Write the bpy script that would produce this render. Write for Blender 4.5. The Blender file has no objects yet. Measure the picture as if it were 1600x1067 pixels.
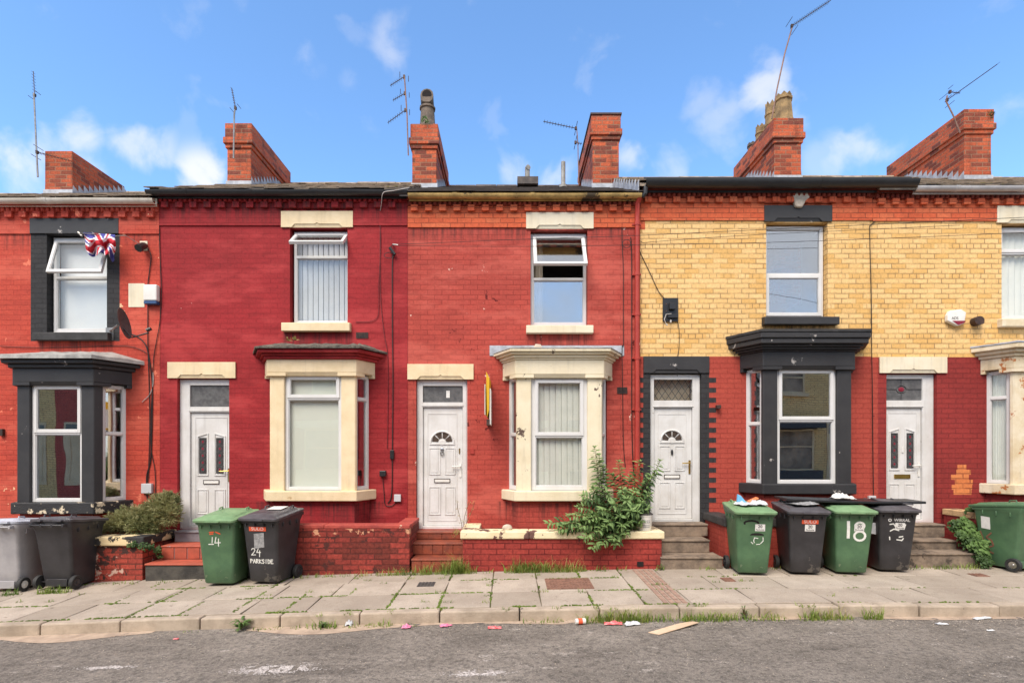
import bpy, bmesh, math, random
from mathutils import Matrix, Vector, noise as mnoise
R = math.radians
rnd = random.Random(7)
scene = bpy.context.scene
COL = scene.collection
ZE = 1.82            # eye height above the pavement in front of the middle house
F = 840.0            # focal length in photo pixels (1600 wide)
FAC = 9.0            # distance of the facade plane

def PX(px, d=FAC): return (px - 795.0) * d / F
def PZ(py, d=FAC): return ZE - (py - 702.0) * d / F
def P(px, py, d=FAC): return Vector((PX(px, d), d, PZ(py, d)))

def g(x):            # the street falls gently towards the left
    if x < -6: return g(-6) + 0.042 * (x + 6) * 0.6
    if x > 6: return g(6) + 0.002 * (x - 6)
    return 0.02 * x - 0.00183 * x * x

def S(r, g_, b):
    f = lambda v: (v / 255 / 12.92) if v / 255 <= 0.04045 else ((v / 255 + 0.055) / 1.055) ** 2.4
    return (f(r), f(g_), f(b), 1.0)

# ------------------------------------------------------------------ objects
def tag(o, label=None, cat=None, group=None, kind=None):
    if label: o['label'] = label
    if cat: o['category'] = cat
    if group: o['group'] = group
    if kind: o['kind'] = kind
    return o

def empty(name, loc=(0, 0, 0), rz=0.0):
    o = bpy.data.objects.new(name, None)
    COL.objects.link(o)
    o.location = loc
    o.rotation_euler = (0, 0, rz)
    o.empty_display_size = 0.2
    return o

def origin_of(p):
    v = Vector((0, 0, 0))
    while p is not None:
        v += Vector(p.location); p = p.parent
    return v

class MB:
    def __init__(s):
        s.v = []; s.f = []; s.mi = []; s.M = Matrix.Identity(4); s.m = 0
    def add(s, pts, faces):
        o = len(s.v)
        s.v += [s.M @ Vector(p) for p in pts]
        for f in faces:
            s.f.append([i + o for i in f]); s.mi.append(s.m)
    def box(s, x0, x1, y0, y1, z0, z1):
        s.add([(x0,y0,z0),(x1,y0,z0),(x1,y1,z0),(x0,y1,z0),(x0,y0,z1),(x1,y0,z1),(x1,y1,z1),(x0,y1,z1)],
              [(0,3,2,1),(4,5,6,7),(0,1,5,4),(1,2,6,5),(2,3,7,6),(3,0,4,7)])
    def prism(s, poly, z0, z1):                      # poly in xy, anticlockwise
        n = len(poly)
        s.add([(p[0],p[1],z0) for p in poly] + [(p[0],p[1],z1) for p in poly],
              [tuple(range(n-1,-1,-1)), tuple(range(n,2*n))] + [(i,(i+1)%n,n+(i+1)%n,n+i) for i in range(n)])
    def prism_y(s, poly, y0, y1):                    # poly in xz, front y0, back y1
        n = len(poly)
        s.add([(p[0],y0,p[1]) for p in poly] + [(p[0],y1,p[1]) for p in poly],
              [tuple(range(n)), tuple(range(2*n-1,n-1,-1))] + [(i,n+i,n+(i+1)%n,(i+1)%n) for i in range(n)])
    def loft(s, rings, cap0=True, cap1=True):
        n = len(rings[0]); pts = [p for r in rings for p in r]; fs = []
        for k in range(len(rings)-1):
            a = k*n; b = a+n
            fs += [(a+i, a+(i+1)%n, b+(i+1)%n, b+i) for i in range(n)]
        if cap0: fs.append(tuple(range(n-1,-1,-1)))
        if cap1: fs.append(tuple(range((len(rings)-1)*n, len(rings)*n)))
        s.add(pts, fs)
    def lathe(s, prof, n=14, c=(0,0,0)):             # prof: (r, z)
        s.loft([[(c[0]+r*math.cos(2*math.pi*i/n), c[1]+r*math.sin(2*math.pi*i/n), c[2]+z) for i in range(n)] for r, z in prof])
    def tube(s, path, r, n=6):
        path = [Vector(p) for p in path]; rings = []
        rr = r if isinstance(r, (list, tuple)) else [r]*len(path)
        up = Vector((0,0,1)); prev = None
        for i, p in enumerate(path):
            t = (path[min(i+1,len(path)-1)] - path[max(i-1,0)])
            if t.length < 1e-9: t = Vector((0,0,1))
            t.normalize()
            if prev is None:
                a = t.cross(up)
                if a.length < 1e-3: a = t.cross(Vector((1,0,0)))
            else:
                a = prev - t * prev.dot(t)
                if a.length < 1e-4: a = t.cross(up)
            a.normalize(); prev = a; b = t.cross(a)
            rings.append([p + (a*math.cos(2*math.pi*k/n) + b*math.sin(2*math.pi*k/n))*rr[i] for k in range(n)])
        s.loft(rings)
    def frame(s, u0, u1, v0, v1, bw, w0, w1):        # window-local rectangle of four butted bars
        for a, b, c, d in ((u0,u0+bw,v0,v1),(u1-bw,u1,v0,v1),(u0+bw,u1-bw,v0,v0+bw),(u0+bw,u1-bw,v1-bw,v1)):
            s.box(a, b, c, d, w0, w1)
    def build(s, name, mats, parent=None, off=None, bevel=0.0, smooth=False, seg=1, ang=35):
        if not isinstance(mats, (list, tuple)): mats = [mats]
        if off is None: off = origin_of(parent)
        me = bpy.data.meshes.new(name)
        me.from_pydata([tuple(v - Vector(off)) for v in s.v], [], s.f)
        for m in mats: me.materials.append(m)
        me.polygons.foreach_set('material_index', s.mi)
        bm = bmesh.new(); bm.from_mesh(me)
        bmesh.ops.recalc_face_normals(bm, faces=bm.faces); bm.to_mesh(me); bm.free()
        if smooth:
            me.polygons.foreach_set('use_smooth', [True]*len(me.polygons))
            me.set_sharp_from_angle(angle=R(ang))
        me.update()
        o = bpy.data.objects.new(name, me); COL.objects.link(o)
        if parent is not None: o.parent = parent
        elif off is not None: o.location = off
        if bevel:
            b = o.modifiers.new('Bevel', 'BEVEL'); b.width = bevel; b.segments = seg
            b.limit_method = 'ANGLE'; b.angle_limit = R(40)
        return o

def children(o): return [c for c in bpy.data.objects if c.parent == o]
def copy_tree(o, parent=None):
    c = o.copy(); COL.objects.link(c); c.parent = parent
    for ch in children(o): copy_tree(ch, c)
    return c

def basis(o, u, v, w):
    m = Matrix.Identity(4)
    for i, a in enumerate((u, v, w, o)):
        for k in range(3): m[k][i] = a[k]
    return m

# ------------------------------------------------------------------ materials
class NT:
    def __init__(s, name):
        s.m = bpy.data.materials.new(name); s.m.use_nodes = True
        s.t = s.m.node_tree; s.b = s.t.nodes['Principled BSDF']; s.out = s.t.nodes['Material Output']
    def n(s, kind, **kw):
        nd = s.t.nodes.new(kind)
        for k, v in kw.items():
            if hasattr(nd, k) and k not in nd.inputs: setattr(nd, k, v)
        return nd
    def l(s, a, b): s.t.links.new(a, b)
    def set(s, sock, v):
        if hasattr(v, 'is_linked'): s.l(v, sock)
        else: sock.default_value = v
    def noise(s, vec, scale, detail=4, rough=0.55):
        nd = s.t.nodes.new('ShaderNodeTexNoise'); nd.inputs['Scale'].default_value = scale
        nd.inputs['Detail'].default_value = detail; nd.inputs['Roughness'].default_value = rough
        if vec is not None: s.l(vec, nd.inputs['Vector'])
        return nd.outputs['Fac']
    def ramp(s, v, a, b, lo=0.0, hi=1.0):
        nd = s.t.nodes.new('ShaderNodeMapRange'); nd.interpolation_type = 'SMOOTHSTEP'
        s.l(v, nd.inputs['Value'])
        for k, x in (('From Min',a),('From Max',b),('To Min',lo),('To Max',hi)): nd.inputs[k].default_value = x
        return nd.outputs['Result']
    def math(s, op, a, b=0.0):
        nd = s.t.nodes.new('ShaderNodeMath'); nd.operation = op
        s.set(nd.inputs[0], a); s.set(nd.inputs[1], b); return nd.outputs[0]
    def mix(s, fac, a, b, mode='MIX'):
        nd = s.t.nodes.new('ShaderNodeMix'); nd.data_type = 'RGBA'; nd.blend_type = mode
        s.set(nd.inputs[0], fac); s.set(nd.inputs[6], a); s.set(nd.inputs[7], b); return nd.outputs[2]
    def pos(s, scale=(1,1,1), obj=False):
        if obj:
            src = s.t.nodes.new('ShaderNodeTexCoord').outputs['Object']
        else:
            src = s.t.nodes.new('ShaderNodeNewGeometry').outputs['Position']
        if scale == (1,1,1): return src
        mp = s.t.nodes.new('ShaderNodeVectorMath'); mp.operation = 'MULTIPLY'
        s.l(src, mp.inputs[0]); mp.inputs[1].default_value = scale; return mp.outputs[0]
    def bump(s, h, dist=0.01, strength=1.0, normal=None):
        nd = s.t.nodes.new('ShaderNodeBump'); nd.inputs['Distance'].default_value = dist
        nd.inputs['Strength'].default_value = strength
        s.l(h, nd.inputs['Height'])
        if normal is not None: s.l(normal, nd.inputs['Normal'])
        return nd.outputs['Normal']
    def done(s, col=None, rough=0.7, normal=None, metal=0.0, spec=None):
        if col is not None: s.set(s.b.inputs['Base Color'], col)
        s.set(s.b.inputs['Roughness'], rough); s.b.inputs['Metallic'].default_value = metal
        if normal is not None: s.l(normal, s.b.inputs['Normal'])
        if spec is not None: s.b.inputs['Specular IOR Level'].default_value = spec
        return s.m

def plain(name, c1, c2=None, scale=6.0, rough=0.7, bump=0.0, bscale=60.0, metal=0.0, spec=None, chips=None, streak=0.0, obj=False):
    t = NT(name); p = t.pos(obj=obj)
    c2 = c2 or tuple(x*0.8 for x in c1[:3]) + (1,)
    f = t.ramp(t.noise(p, scale, 6, 0.65), 0.3, 0.7)
    col = t.mix(f, c1, c2)
    if streak:
        ps = t.pos((14, 14, 1.2), obj)
        sf = t.ramp(t.noise(ps, 1.0, 5), 0.5, 0.8, 0, streak)
        col = t.mix(sf, col, tuple(x*0.35 for x in c1[:3]) + (1,))
    if chips:                                             # (colour, scale, threshold)
        big = t.noise(p, chips[1]*0.3, 2); sm = t.noise(p, chips[1], 5, 0.7)
        m = t.ramp(t.math('ADD', t.math('MULTIPLY', big, 0.5), t.math('MULTIPLY', sm, 0.5)), chips[2], chips[2]+0.02)
        col = t.mix(m, col, chips[0])
    nrm = None
    if bump: nrm = t.bump(t.noise(p, bscale, 4), bump)
    return t.done(col, rough, nrm, metal, spec)

def brick_mat(name, c1, c2, mortar, mvis=1.0, msize=0.009, bump=0.006, squash=None, rough=0.8, stain=0.3, stain_col=(0.02,0.015,0.012,1),
              chips=None, patchy=0.35, bw=0.239, row=0.0836, c3=None, zoff=0.0, noisy=0.0, fade=None, runs=()):
    t = NT(name); p = t.pos()
    sp = t.n('ShaderNodeSeparateXYZ'); t.l(p, sp.inputs[0])
    wob = t.noise(p, 5.0, 3)
    u = t.math('ADD', t.math('ADD', sp.outputs[0], sp.outputs[1]), t.math('MULTIPLY', wob, 0.012))
    v = t.math('ADD', t.math('ADD', sp.outputs[2], zoff + 10*row), t.math('MULTIPLY', t.noise(p, 3.0, 2), 0.010))
    cb = t.n('ShaderNodeCombineXYZ'); t.l(u, cb.inputs[0]); t.l(v, cb.inputs[1])
    br = t.n('ShaderNodeTexBrick'); t.l(cb.outputs[0], br.inputs['Vector'])
    br.offset = 0.5; br.offset_frequency = 2
    if squash: br.squash = squash[0]; br.squash_frequency = squash[1]
    for k, x in (('Scale',1.0),('Mortar Size',msize),('Mortar Smooth',0.25),('Bias',0.0),('Brick Width',bw),('Row Height',row)):
        br.inputs[k].default_value = x
    br.inputs['Color1'].default_value = c1; br.inputs['Color2'].default_value = c2
    mid = tuple((a+b)/2 for a, b in zip(c1, c2)); br.inputs['Mortar'].default_value = mid
    col = br.outputs['Color']
    if c3:                                                # a third brick colour scattered by a coarse cell pattern
        wn = t.n('ShaderNodeTexWhiteNoise'); wn.noise_dimensions = '2D'
        fl = t.n('ShaderNodeCombineXYZ')
        rw = t.math('FLOOR', t.math('DIVIDE', v, row))
        half = t.math('MULTIPLY', t.math('SUBTRACT', 1.0, t.math('MODULO', rw, 2.0)), 0.5)
        t.l(t.math('FLOOR', t.math('ADD', t.math('DIVIDE', u, bw), half)), fl.inputs[0]); t.l(rw, fl.inputs[1])
        t.l(fl.outputs[0], wn.inputs['Vector'])
        col = t.mix(t.math('LESS_THAN', wn.outputs['Value'], 0.3), col, c3)
    big = t.ramp(t.noise(p, 0.9, 5, 0.6), 0.35, 0.7)
    col = t.mix(t.math('MULTIPLY', big, patchy), col, tuple(x*0.62 for x in mid[:3]) + (1,))
    fine = t.ramp(t.noise(p, 28.0, 4, 0.7), 0.25, 0.75, 0.82 - noisy, 1.14 + noisy)
    mul = t.n('ShaderNodeVectorMath', operation='SCALE'); mul.operation = 'SCALE'
    t.l(col, mul.inputs[0]); t.l(fine, mul.inputs['Scale']); col = mul.outputs[0]
    mv = t.math('MULTIPLY', br.outputs['Fac'], t.ramp(t.noise(p, 4.5, 4, 0.6), 0.32, 0.62, mvis*0.25, mvis))
    col = t.mix(mv, col, mortar)
    if stain:
        sx = t.noise(t.pos((5, 5, 0.8)), 1.0, 5, 0.6)
        col = t.mix(t.ramp(sx, 0.52, 0.82, 0, stain), col, stain_col)
    if fade:                                              # sun-bleached and re-coated areas of the paint
        fn = t.noise(t.pos((0.55, 0.55, 1.5)), 1.5, 6, 0.62)
        col = t.mix(t.ramp(fn, 0.48, 0.66, 0, fade[1]), col, fade[0])
        f2 = t.noise(t.pos((2.2, 2.2, 7.0)), 1.7, 5, 0.6)
        col = t.mix(t.ramp(f2, 0.52, 0.68, 0, fade[1]*0.7), col, tuple(x*0.55 for x in mid[:3]) + (1,))
    for rx0, rx1, rz, rl in runs:                         # dirty water runs below sills and gutters
        mx_ = t.math('MULTIPLY', t.ramp(sp.outputs[0], rx0-0.06, rx0+0.05), t.ramp(sp.outputs[0], rx1+0.06, rx1-0.05))
        mz_ = t.math('MULTIPLY', t.ramp(sp.outputs[2], rz-rl, rz), t.math('LESS_THAN', sp.outputs[2], rz))
        rn = t.ramp(t.noise(t.pos((16, 16, 0.7)), 1.0, 5, 0.65), 0.40, 0.66)
        col = t.mix(t.math('MULTIPLY', t.math('MULTIPLY', mx_, mz_), t.math('MULTIPLY', rn, 0.7)), col, (0.035, 0.022, 0.02, 1))
    if chips:
        for ccol, sc, th in chips:
            m = t.ramp(t.math('ADD', t.math('MULTIPLY', t.noise(p, sc*0.22, 2), 0.5), t.math('MULTIPLY', t.noise(p, sc, 4, 0.65), 0.5)), th, th+0.015)
            col = t.mix(m, col, ccol)
    h = t.math('SUBTRACT', t.math('MULTIPLY', t.noise(p, 40.0, 5, 0.7), 0.45), br.outputs['Fac'])
    return t.done(col, rough, t.bump(h, bump), spec=0.3)

def glass_mat(name, base=0.14, tint=(0.97,0.98,0.97,1), wav=0.0004):
    t = NT(name); p = t.pos()
    tr = t.n('ShaderNodeBsdfTransparent'); tr.inputs[0].default_value = tint
    gl = t.n('ShaderNodeBsdfGlossy'); gl.inputs['Roughness'].default_value = 0.0
    gl.inputs['Color'].default_value = (0.95, 0.97, 1, 1)
    t.l(t.bump(t.noise(p, 1.3, 1), wav * 6), gl.inputs['Normal'])
    lw = t.n('ShaderNodeLayerWeight'); lw.inputs['Blend'].default_value = 0.5
    f = t.math('ADD', base, t.math('MULTIPLY', 1.0 - base, t.math('POWER', lw.outputs['Facing'], 4.0)))
    mx = t.n('ShaderNodeMixShader'); t.l(f, mx.inputs[0]); t.l(tr.outputs[0], mx.inputs[1]); t.l(gl.outputs[0], mx.inputs[2])
    t.l(mx.outputs[0], t.out.inputs['Surface'])
    return t.m

WHITE = (0.80, 0.80, 0.79, 1)
M = {}
M['upvc'] = plain('white_upvc', (0.72,0.71,0.70,1), (0.66,0.65,0.63,1), 3.0, 0.35, streak=0.08)
M['door_white'] = plain('white_door', (0.72,0.71,0.695,1), (0.62,0.60,0.57,1), 3.5, 0.4, streak=0.25, chips=((0.40,0.37,0.33,1), 9.0, 0.66))
M['cream'] = plain('cream_paint', S(234,213,176), S(220,198,158), 4.0, 0.7, 0.004, 60, streak=0.22, chips=(S(190,160,118), 9.0, 0.66))
M['cream_pale'] = plain('pale_cream_paint', S(232,222,198), S(222,208,178), 2.0, 0.65, 0.003, 80, streak=0.3)
M['cream_worn'] = plain('worn_cream_paint', S(232,220,192), S(218,204,172), 2.0, 0.7, 0.004, 60, chips=(S(92,72,62), 10.0, 0.615), streak=0.25)
M['cream_rough'] = plain('peeling_cream_paint', S(226,214,190), S(205,186,150), 3.0, 0.8, 0.006, 40, chips=(S(176,110,62), 5.0, 0.565), streak=0.4)
M['black'] = plain('black_masonry_paint', S(52,51,52), S(42,41,43), 3.0, 0.55, 0.003, 70, chips=(S(170,164,158), 11.0, 0.635))
M['black_worn'] = plain('flaking_black_paint', S(48,47,48), S(38,37,38), 4.0, 0.6, 0.008, 40, chips=(S(214,198,170), 9.0, 0.545))
M['black_slab'] = plain('sooty_black_stone', S(62,60,60), S(40,39,39), 5.0, 0.75, 0.006, 50, streak=0.3)
M['lead'] = plain('weathered_lead', S(182,180,174), S(134,132,128), 5.0, 0.55, 0.004, 30, streak=0.4)
M['lead_pale'] = plain('pale_lead', S(188,192,200), S(150,154,162), 6.0, 0.6, 0.003, 40, streak=0.3)
M['felt'] = plain('mossy_bay_roof', S(120,112,100), S(66,62,58), 14.0, 0.95, 0.02, 45)
M['black_plastic'] = plain('black_plastic', S(40,40,42), S(32,32,34), 4.0, 0.38, 0.001, 90)
M['black_gutter'] = plain('black_gutter_paint', S(44,44,46), S(34,34,36), 3.0, 0.4, streak=0.2)
M['white_gutter'] = plain('white_gutter_plastic', S(232,226,216), S(206,196,180), 2.0, 0.45, streak=0.35)
M['grey_gutter'] = plain('grey_white_gutter', S(214,212,212), S(176,174,176), 2.0, 0.5, streak=0.4)
M['ochre_gutter'] = plain('ochre_mossy_gutter', S(206,172,104), S(150,124,74), 3.5, 0.7, 0.003, 40, streak=0.8, chips=(S(74,62,44), 6.0, 0.56))
M['red_pipe'] = plain('red_painted_pipe', S(178,62,50), S(158,50,42), 3.0, 0.5, streak=0.2)
M['cable'] = plain('black_cable', S(34,30,30), S(26,24,24), 8, 0.6)
M['cable_red'] = plain('painted_cable', S(112,26,30), S(88,22,26), 8, 0.6)
M['cable_white'] = plain('white_cable', S(205,200,195), S(170,165,160), 8, 0.5)
M['metal'] = plain('galvanised_metal', S(170,168,165), S(130,126,122), 10, 0.4, metal=0.7)
M['metal_dark'] = plain('dark_rusty_metal', S(84,62,54), S(54,44,42), 12, 0.6, metal=0.3)
M['brass'] = plain('polished_brass', (0.72,0.48,0.14,1), (0.6,0.38,0.1,1), 10, 0.3, metal=1.0)
M['chrome'] = plain('dull_chrome', (0.6,0.6,0.6,1), (0.5,0.5,0.5,1), 10, 0.3, metal=1.0)
M['plaster'] = plain('interior_plaster', (0.42,0.40,0.37,1), (0.38,0.36,0.33,1), 1.5, 0.9)
M['glass'] = glass_mat('window_glass', 0.07)
M['glass_mirror'] = glass_mat('mirroring_window_glass', 0.38, (0.9,0.91,0.91,1))
M['glass_strong'] = glass_mat('reflective_window_glass', 0.27, (0.9,0.92,0.92,1))
M['opp_white'] = plain('cream_far_paint', S(222,196,156), S(206,180,142), 2.0, 0.7, spec=0.1)
M['opp_pane'] = plain('curtained_far_pane', S(170,150,126), S(104,92,80), 1.8, 0.9, spec=0.05)
M['obscure'] = plain('obscured_glass', S(112,112,112), S(84,84,86), 9.0, 0.18, 0.002, 50)
M['obscure_dark'] = plain('dark_obscured_glass', S(88,86,86), S(70,68,70), 2.0, 0.16, 0.0008, 30)
M['fan_glass'] = plain('brown_fan_glass', S(86,74,66), S(60,52,48), 14.0, 0.15)
M['lead_came'] = plain('lead_came', S(72,72,74), S(54,54,56), 9, 0.5, metal=0.4)
M['blind_white'] = plain('white_blind', S(242,242,242), S(232,233,236), 1.2, 0.8)
M['blind_green'] = plain('pale_roller_blind', S(240,240,228), S(234,236,224), 0.8, 0.85)
M['blind_slat'] = plain('grey_blind_slat', S(226,227,230), S(204,206,212), 1.2, 0.8)
M['net'] = plain('net_curtain', S(244,242,234), S(230,230,222), 2.5, 0.9)
M['curtain_tan'] = plain('tan_curtain', S(180,168,150), S(150,138,120), 3, 0.9)
M['terracotta'] = plain('terracotta_tile', S(150,74,50), S(112,58,44), 7.0, 0.6, 0.004, 40, streak=0.2)
M['red_tile'] = plain('red_painted_tread', S(188,92,70), S(158,80,62), 6.0, 0.6, 0.003, 40, chips=(S(170,165,165), 8.0, 0.62))
M['grey_paint'] = plain('grey_step_paint', S(138,136,140), S(116,114,120), 5.0, 0.6, 0.002, 40)
M['step_stone'] = plain('worn_step_stone', S(150,132,114), S(98,86,76), 5.0, 0.9, 0.008, 35, chips=(S(74,66,58), 4.0, 0.60), streak=0.35)
M['dark_step'] = plain('dirty_step_stone', S(84,80,74), S(54,52,50), 5.0, 0.9, 0.008, 35, chips=(S(150,140,125), 9.0, 0.66))
M['soil'] = plain('soil', (0.05,0.035,0.025,1), (0.03,0.022,0.016,1), 12, 0.95, 0.02, 30)
M['kerb'] = plain('kerb_stone', S(188,172,154), S(152,138,122), 3.0, 0.9, 0.006, 60, chips=(S(92,84,76), 5.0, 0.62), streak=0.2)
M['pot'] = plain('buff_chimney_pot', S(166,136,92), S(110,90,62), 7.0, 0.8, 0.004, 30, streak=0.4)
M['mast_rust'] = plain('rusty_mast', S(150,112,96), S(110,84,74), 12, 0.7)
M['pot_grey'] = plain('sooty_chimney_pot', S(118,104,92), S(76,68,62), 7.0, 0.85, 0.004, 30, streak=0.4)
M['soot_and_hole_shade'] = plain('soot_and_hole_shade', (0.01,0.008,0.008,1), (0.015,0.01,0.01,1), 6, 0.95)
M['tile'] = plain('brown_roof_tile', S(172,154,134), S(122,110,98), 5.0, 0.9, 0.006, 40, chips=(S(134,126,88), 8.0, 0.60))
M['tile_dark'] = plain('dark_roof_slate', S(104,94,88), S(76,70,68), 6.0, 0.85, 0.005, 40, chips=(S(110,104,92), 9.0, 0.64))
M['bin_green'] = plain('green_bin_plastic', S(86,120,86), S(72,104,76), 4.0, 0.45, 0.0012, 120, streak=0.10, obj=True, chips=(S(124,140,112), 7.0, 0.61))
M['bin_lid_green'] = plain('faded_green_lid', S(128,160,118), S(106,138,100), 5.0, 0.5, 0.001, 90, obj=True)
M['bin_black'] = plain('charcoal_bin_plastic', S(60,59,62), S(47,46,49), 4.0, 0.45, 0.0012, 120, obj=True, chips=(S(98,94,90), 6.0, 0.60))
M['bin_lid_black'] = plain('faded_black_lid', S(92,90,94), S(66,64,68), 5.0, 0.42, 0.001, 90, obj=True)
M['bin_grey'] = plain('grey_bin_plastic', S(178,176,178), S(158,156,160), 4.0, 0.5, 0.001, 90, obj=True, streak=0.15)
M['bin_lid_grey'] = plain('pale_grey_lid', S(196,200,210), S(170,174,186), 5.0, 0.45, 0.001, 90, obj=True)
M['rubber'] = plain('rubber', (0.02,0.02,0.021,1), (0.03,0.03,0.03,1), 10, 0.7)
M['paint_white'] = plain('white_marker_paint', S(236,236,230), S(214,214,208), 40.0, 0.6)
M['paint_red'] = plain('faded_red_graffiti', S(140,84,68), S(112,84,64), 60.0, 0.7)
M['sticker_orange'] = plain('orange_sticker', S(232,96,58), S(220,84,50), 6, 0.5)
M['sticker_white'] = plain('white_sticker', S(232,230,226), S(214,212,208), 12, 0.5)
M['sticker_grey'] = plain('scuffed_silver_label', S(168,168,168), S(120,120,122), 30, 0.5)
M['ink'] = plain('black_ink', S(26,26,28), S(20,20,22), 10, 0.6)
M['yellow'] = plain('yellow_sign_board', S(240,190,40), S(232,180,34), 3, 0.5)
M['white'] = plain('white_plastic', S(232,230,224), S(220,216,208), 4, 0.4)
M['grey_box'] = plain('grey_plastic', S(206,206,208), S(190,190,192), 4, 0.4)
M['blue'] = plain('blue_plastic', S(52,86,130), S(44,74,116), 4, 0.4)
M['flag_red'] = plain('flag_red', S(206,36,52), S(190,30,46), 10, 0.8)
M['flag_white'] = plain('flag_white', S(232,228,232), S(218,214,220), 10, 0.8)
M['flag_blue'] = plain('flag_blue', S(70,72,150), S(58,58,132), 10, 0.8)
M['maroon'] = plain('maroon_plastic', S(140,24,48), S(126,20,42), 6, 0.4)
M['rust'] = plain('rusty_iron', S(146,108,90), S(112,82,70), 14, 0.85, 0.004, 60)
M['drain_brick'] = plain('worn_drain_brick', S(172,142,124), S(142,116,104), 10, 0.9, 0.004, 60)
M['iron'] = plain('dark_cast_iron', S(84,80,78), S(66,62,60), 12, 0.7, 0.003, 60)
M['cardboard'] = plain('cardboard', S(222,194,164), S(204,176,146), 5, 0.9, 0.002, 40)
M['pink'] = plain('pink_wrapper', S(236,150,178), S(220,110,150), 22, 0.45)
M['red_w'] = plain('red_wrapper', S(206,60,66), S(236,150,150), 28, 0.4)
M['paper'] = plain('crumpled_paper', S(214,214,214), S(180,182,188), 12, 0.7)
M['paper_blue'] = plain('blue_packet', S(120,190,228), S(90,165,214), 8, 0.5)
M['paper_orange'] = plain('orange_packet', S(236,140,90), S(226,116,70), 8, 0.5)
M['stone'] = plain('pale_stone', S(206,192,174), S(170,156,140), 12, 0.9, 0.006, 30)
M['red_coping'] = plain('red_painted_coping', S(180,76,64), S(146,58,52), 5, 0.75, 0.008, 40, streak=0.3, chips=(S(206,176,150), 9.0, 0.62))
M['stone_coping'] = plain('weathered_buff_coping', S(206,170,124), S(168,136,100), 6, 0.9, 0.006, 40, chips=(S(110,84,66), 7.0, 0.60))
M['black_coping'] = plain('peeling_black_coping', S(52,50,50), S(40,38,38), 5, 0.7, 0.008, 30, chips=(S(226,204,160), 5.5, 0.53))
M['black_coping_plain'] = plain('black_painted_coping', S(62,58,57), S(44,42,42), 5, 0.7, 0.006, 40, chips=(S(120,110,104), 9.0, 0.66))
M['cream_coping'] = plain('cream_painted_coping', S(236,222,186), S(224,206,166), 3, 0.75, 0.006, 40, chips=(S(104,74,66), 5.0, 0.56))

# brickwork
M['brick_h1'] = brick_mat('orange_red_painted_brick', S(196,78,60), S(186,70,56), S(146,40,32), 0.5, 0.006, 0.003, patchy=0.4, fade=(S(214,106,86), 0.5), runs=[(PX(58),PX(175),PZ(533),0.4),(PX(-20),PX(250),PZ(366),0.4)], stain=0.12, stain_col=S(120,24,22),
                          chips=[(S(236,190,150), 5.0, 0.63), (S(222,120,94), 8.0, 0.61)], zoff=0.03)
M['brick_h2'] = brick_mat('crimson_painted_brick', S(160,42,46), S(154,40,44), S(112,20,24), 0.3, 0.005, 0.004, patchy=0.5, fade=(S(192,70,70), 0.5), runs=[(PX(443),PX(549),PZ(519),0.7),(PX(402),PX(600),PZ(783),0.5),(PX(252),PX(637),PZ(318),0.5)], stain=0.10, stain_col=S(96,18,22),
                          chips=[(S(222,180,170), 7.0, 0.655)])
M['brick_h3'] = brick_mat('red_painted_brick', S(184,76,64), S(174,70,60), S(118,36,30), 0.6, 0.006, 0.003, patchy=0.4, fade=(S(208,104,90), 0.5), runs=[(PX(822),PX(926),PZ(522),0.6),(PX(778),PX(950),PZ(783),0.5),(PX(640),PX(990),PZ(356),0.35)], stain=0.16, stain_col=S(100,24,22),
                          chips=[(S(232,196,180), 8.0, 0.645), (S(96,26,24), 7.0, 0.62)], zoff=0.02)
M['brick_orange'] = brick_mat('bare_orange_brick', S(220,106,68), S(206,94,60), S(132,62,46), 0.8, 0.007, 0.006, patchy=0.35, stain=0.25, stain_col=S(90,36,26), c3=S(216,112,74))
M['brick_yellow'] = brick_mat('yellow_glazed_brick', S(230,186,120), S(238,198,136), S(156,122,82), 0.95, 0.008, 0.005, squash=(0.5, 6), patchy=0.08, stain=0.12, stain_col=S(170,116,60),
                          c3=S(224,177,106), runs=[(PX(1190),PX(1306),PZ(509),0.3)], rough=0.6, bw=0.239)
M['brick_red45'] = brick_mat('smooth_red_painted_brick', S(178,76,62), S(172,71,59), S(128,34,30), 0.45, 0.006, 0.005, patchy=0.25, stain=0.12, stain_col=S(106,30,26),
                          chips=[(S(110,34,30), 7.0, 0.67)])
M['brick_dark5'] = brick_mat('dark_red_painted_brick', S(152,54,50), S(144,50,48), S(98,34,34), 0.6, 0.007, 0.006, patchy=0.5, stain=0.25, stain_col=S(74,20,20),
                          chips=[(S(216,130,96), 9.0, 0.665)])
M['brick_exposed'] = brick_mat('exposed_orange_brick', S(226,140,84), S(214,124,72), S(150,80,54), 1.0, 0.009, 0.008, patchy=0.3, stain=0.1)
M['brick_wall2'] = brick_mat('patchy_crimson_garden_brick', S(160,66,56), S(134,54,48), S(84,40,36), 0.95, 0.009, 0.012, patchy=0.6, stain=0.45, c3=S(112,50,42), noisy=0.2,
                          chips=[(S(206,150,118), 4.0, 0.60), (S(82,44,40), 6.0, 0.565)])
M['brick_wall1'] = brick_mat('flaking_red_garden_brick', S(176,76,62), S(156,66,56), S(96,52,44), 0.9, 0.010, 0.012, patchy=0.5, stain=0.25, noisy=0.2,
                          chips=[(S(206,172,156), 9.0, 0.575), (S(74,52,48), 6.0, 0.56)])
M['brick_wall3'] = brick_mat('red_painted_garden_brick', S(160,62,54), S(148,56,50), S(96,28,28), 0.9, 0.008, 0.008, patchy=0.45, stain=0.25, noisy=0.1,
                          chips=[(S(86,40,36), 6.0, 0.63)])
M['brick_chim'] = brick_mat('chimney_brick', S(202,100,64), S(176,84,56), S(150,114,92), 0.9, 0.010, 0.014, patchy=0.65, stain=0.65, stain_col=S(58,36,30), c3=S(120,64,52), bw=0.23, noisy=0.15)
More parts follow.
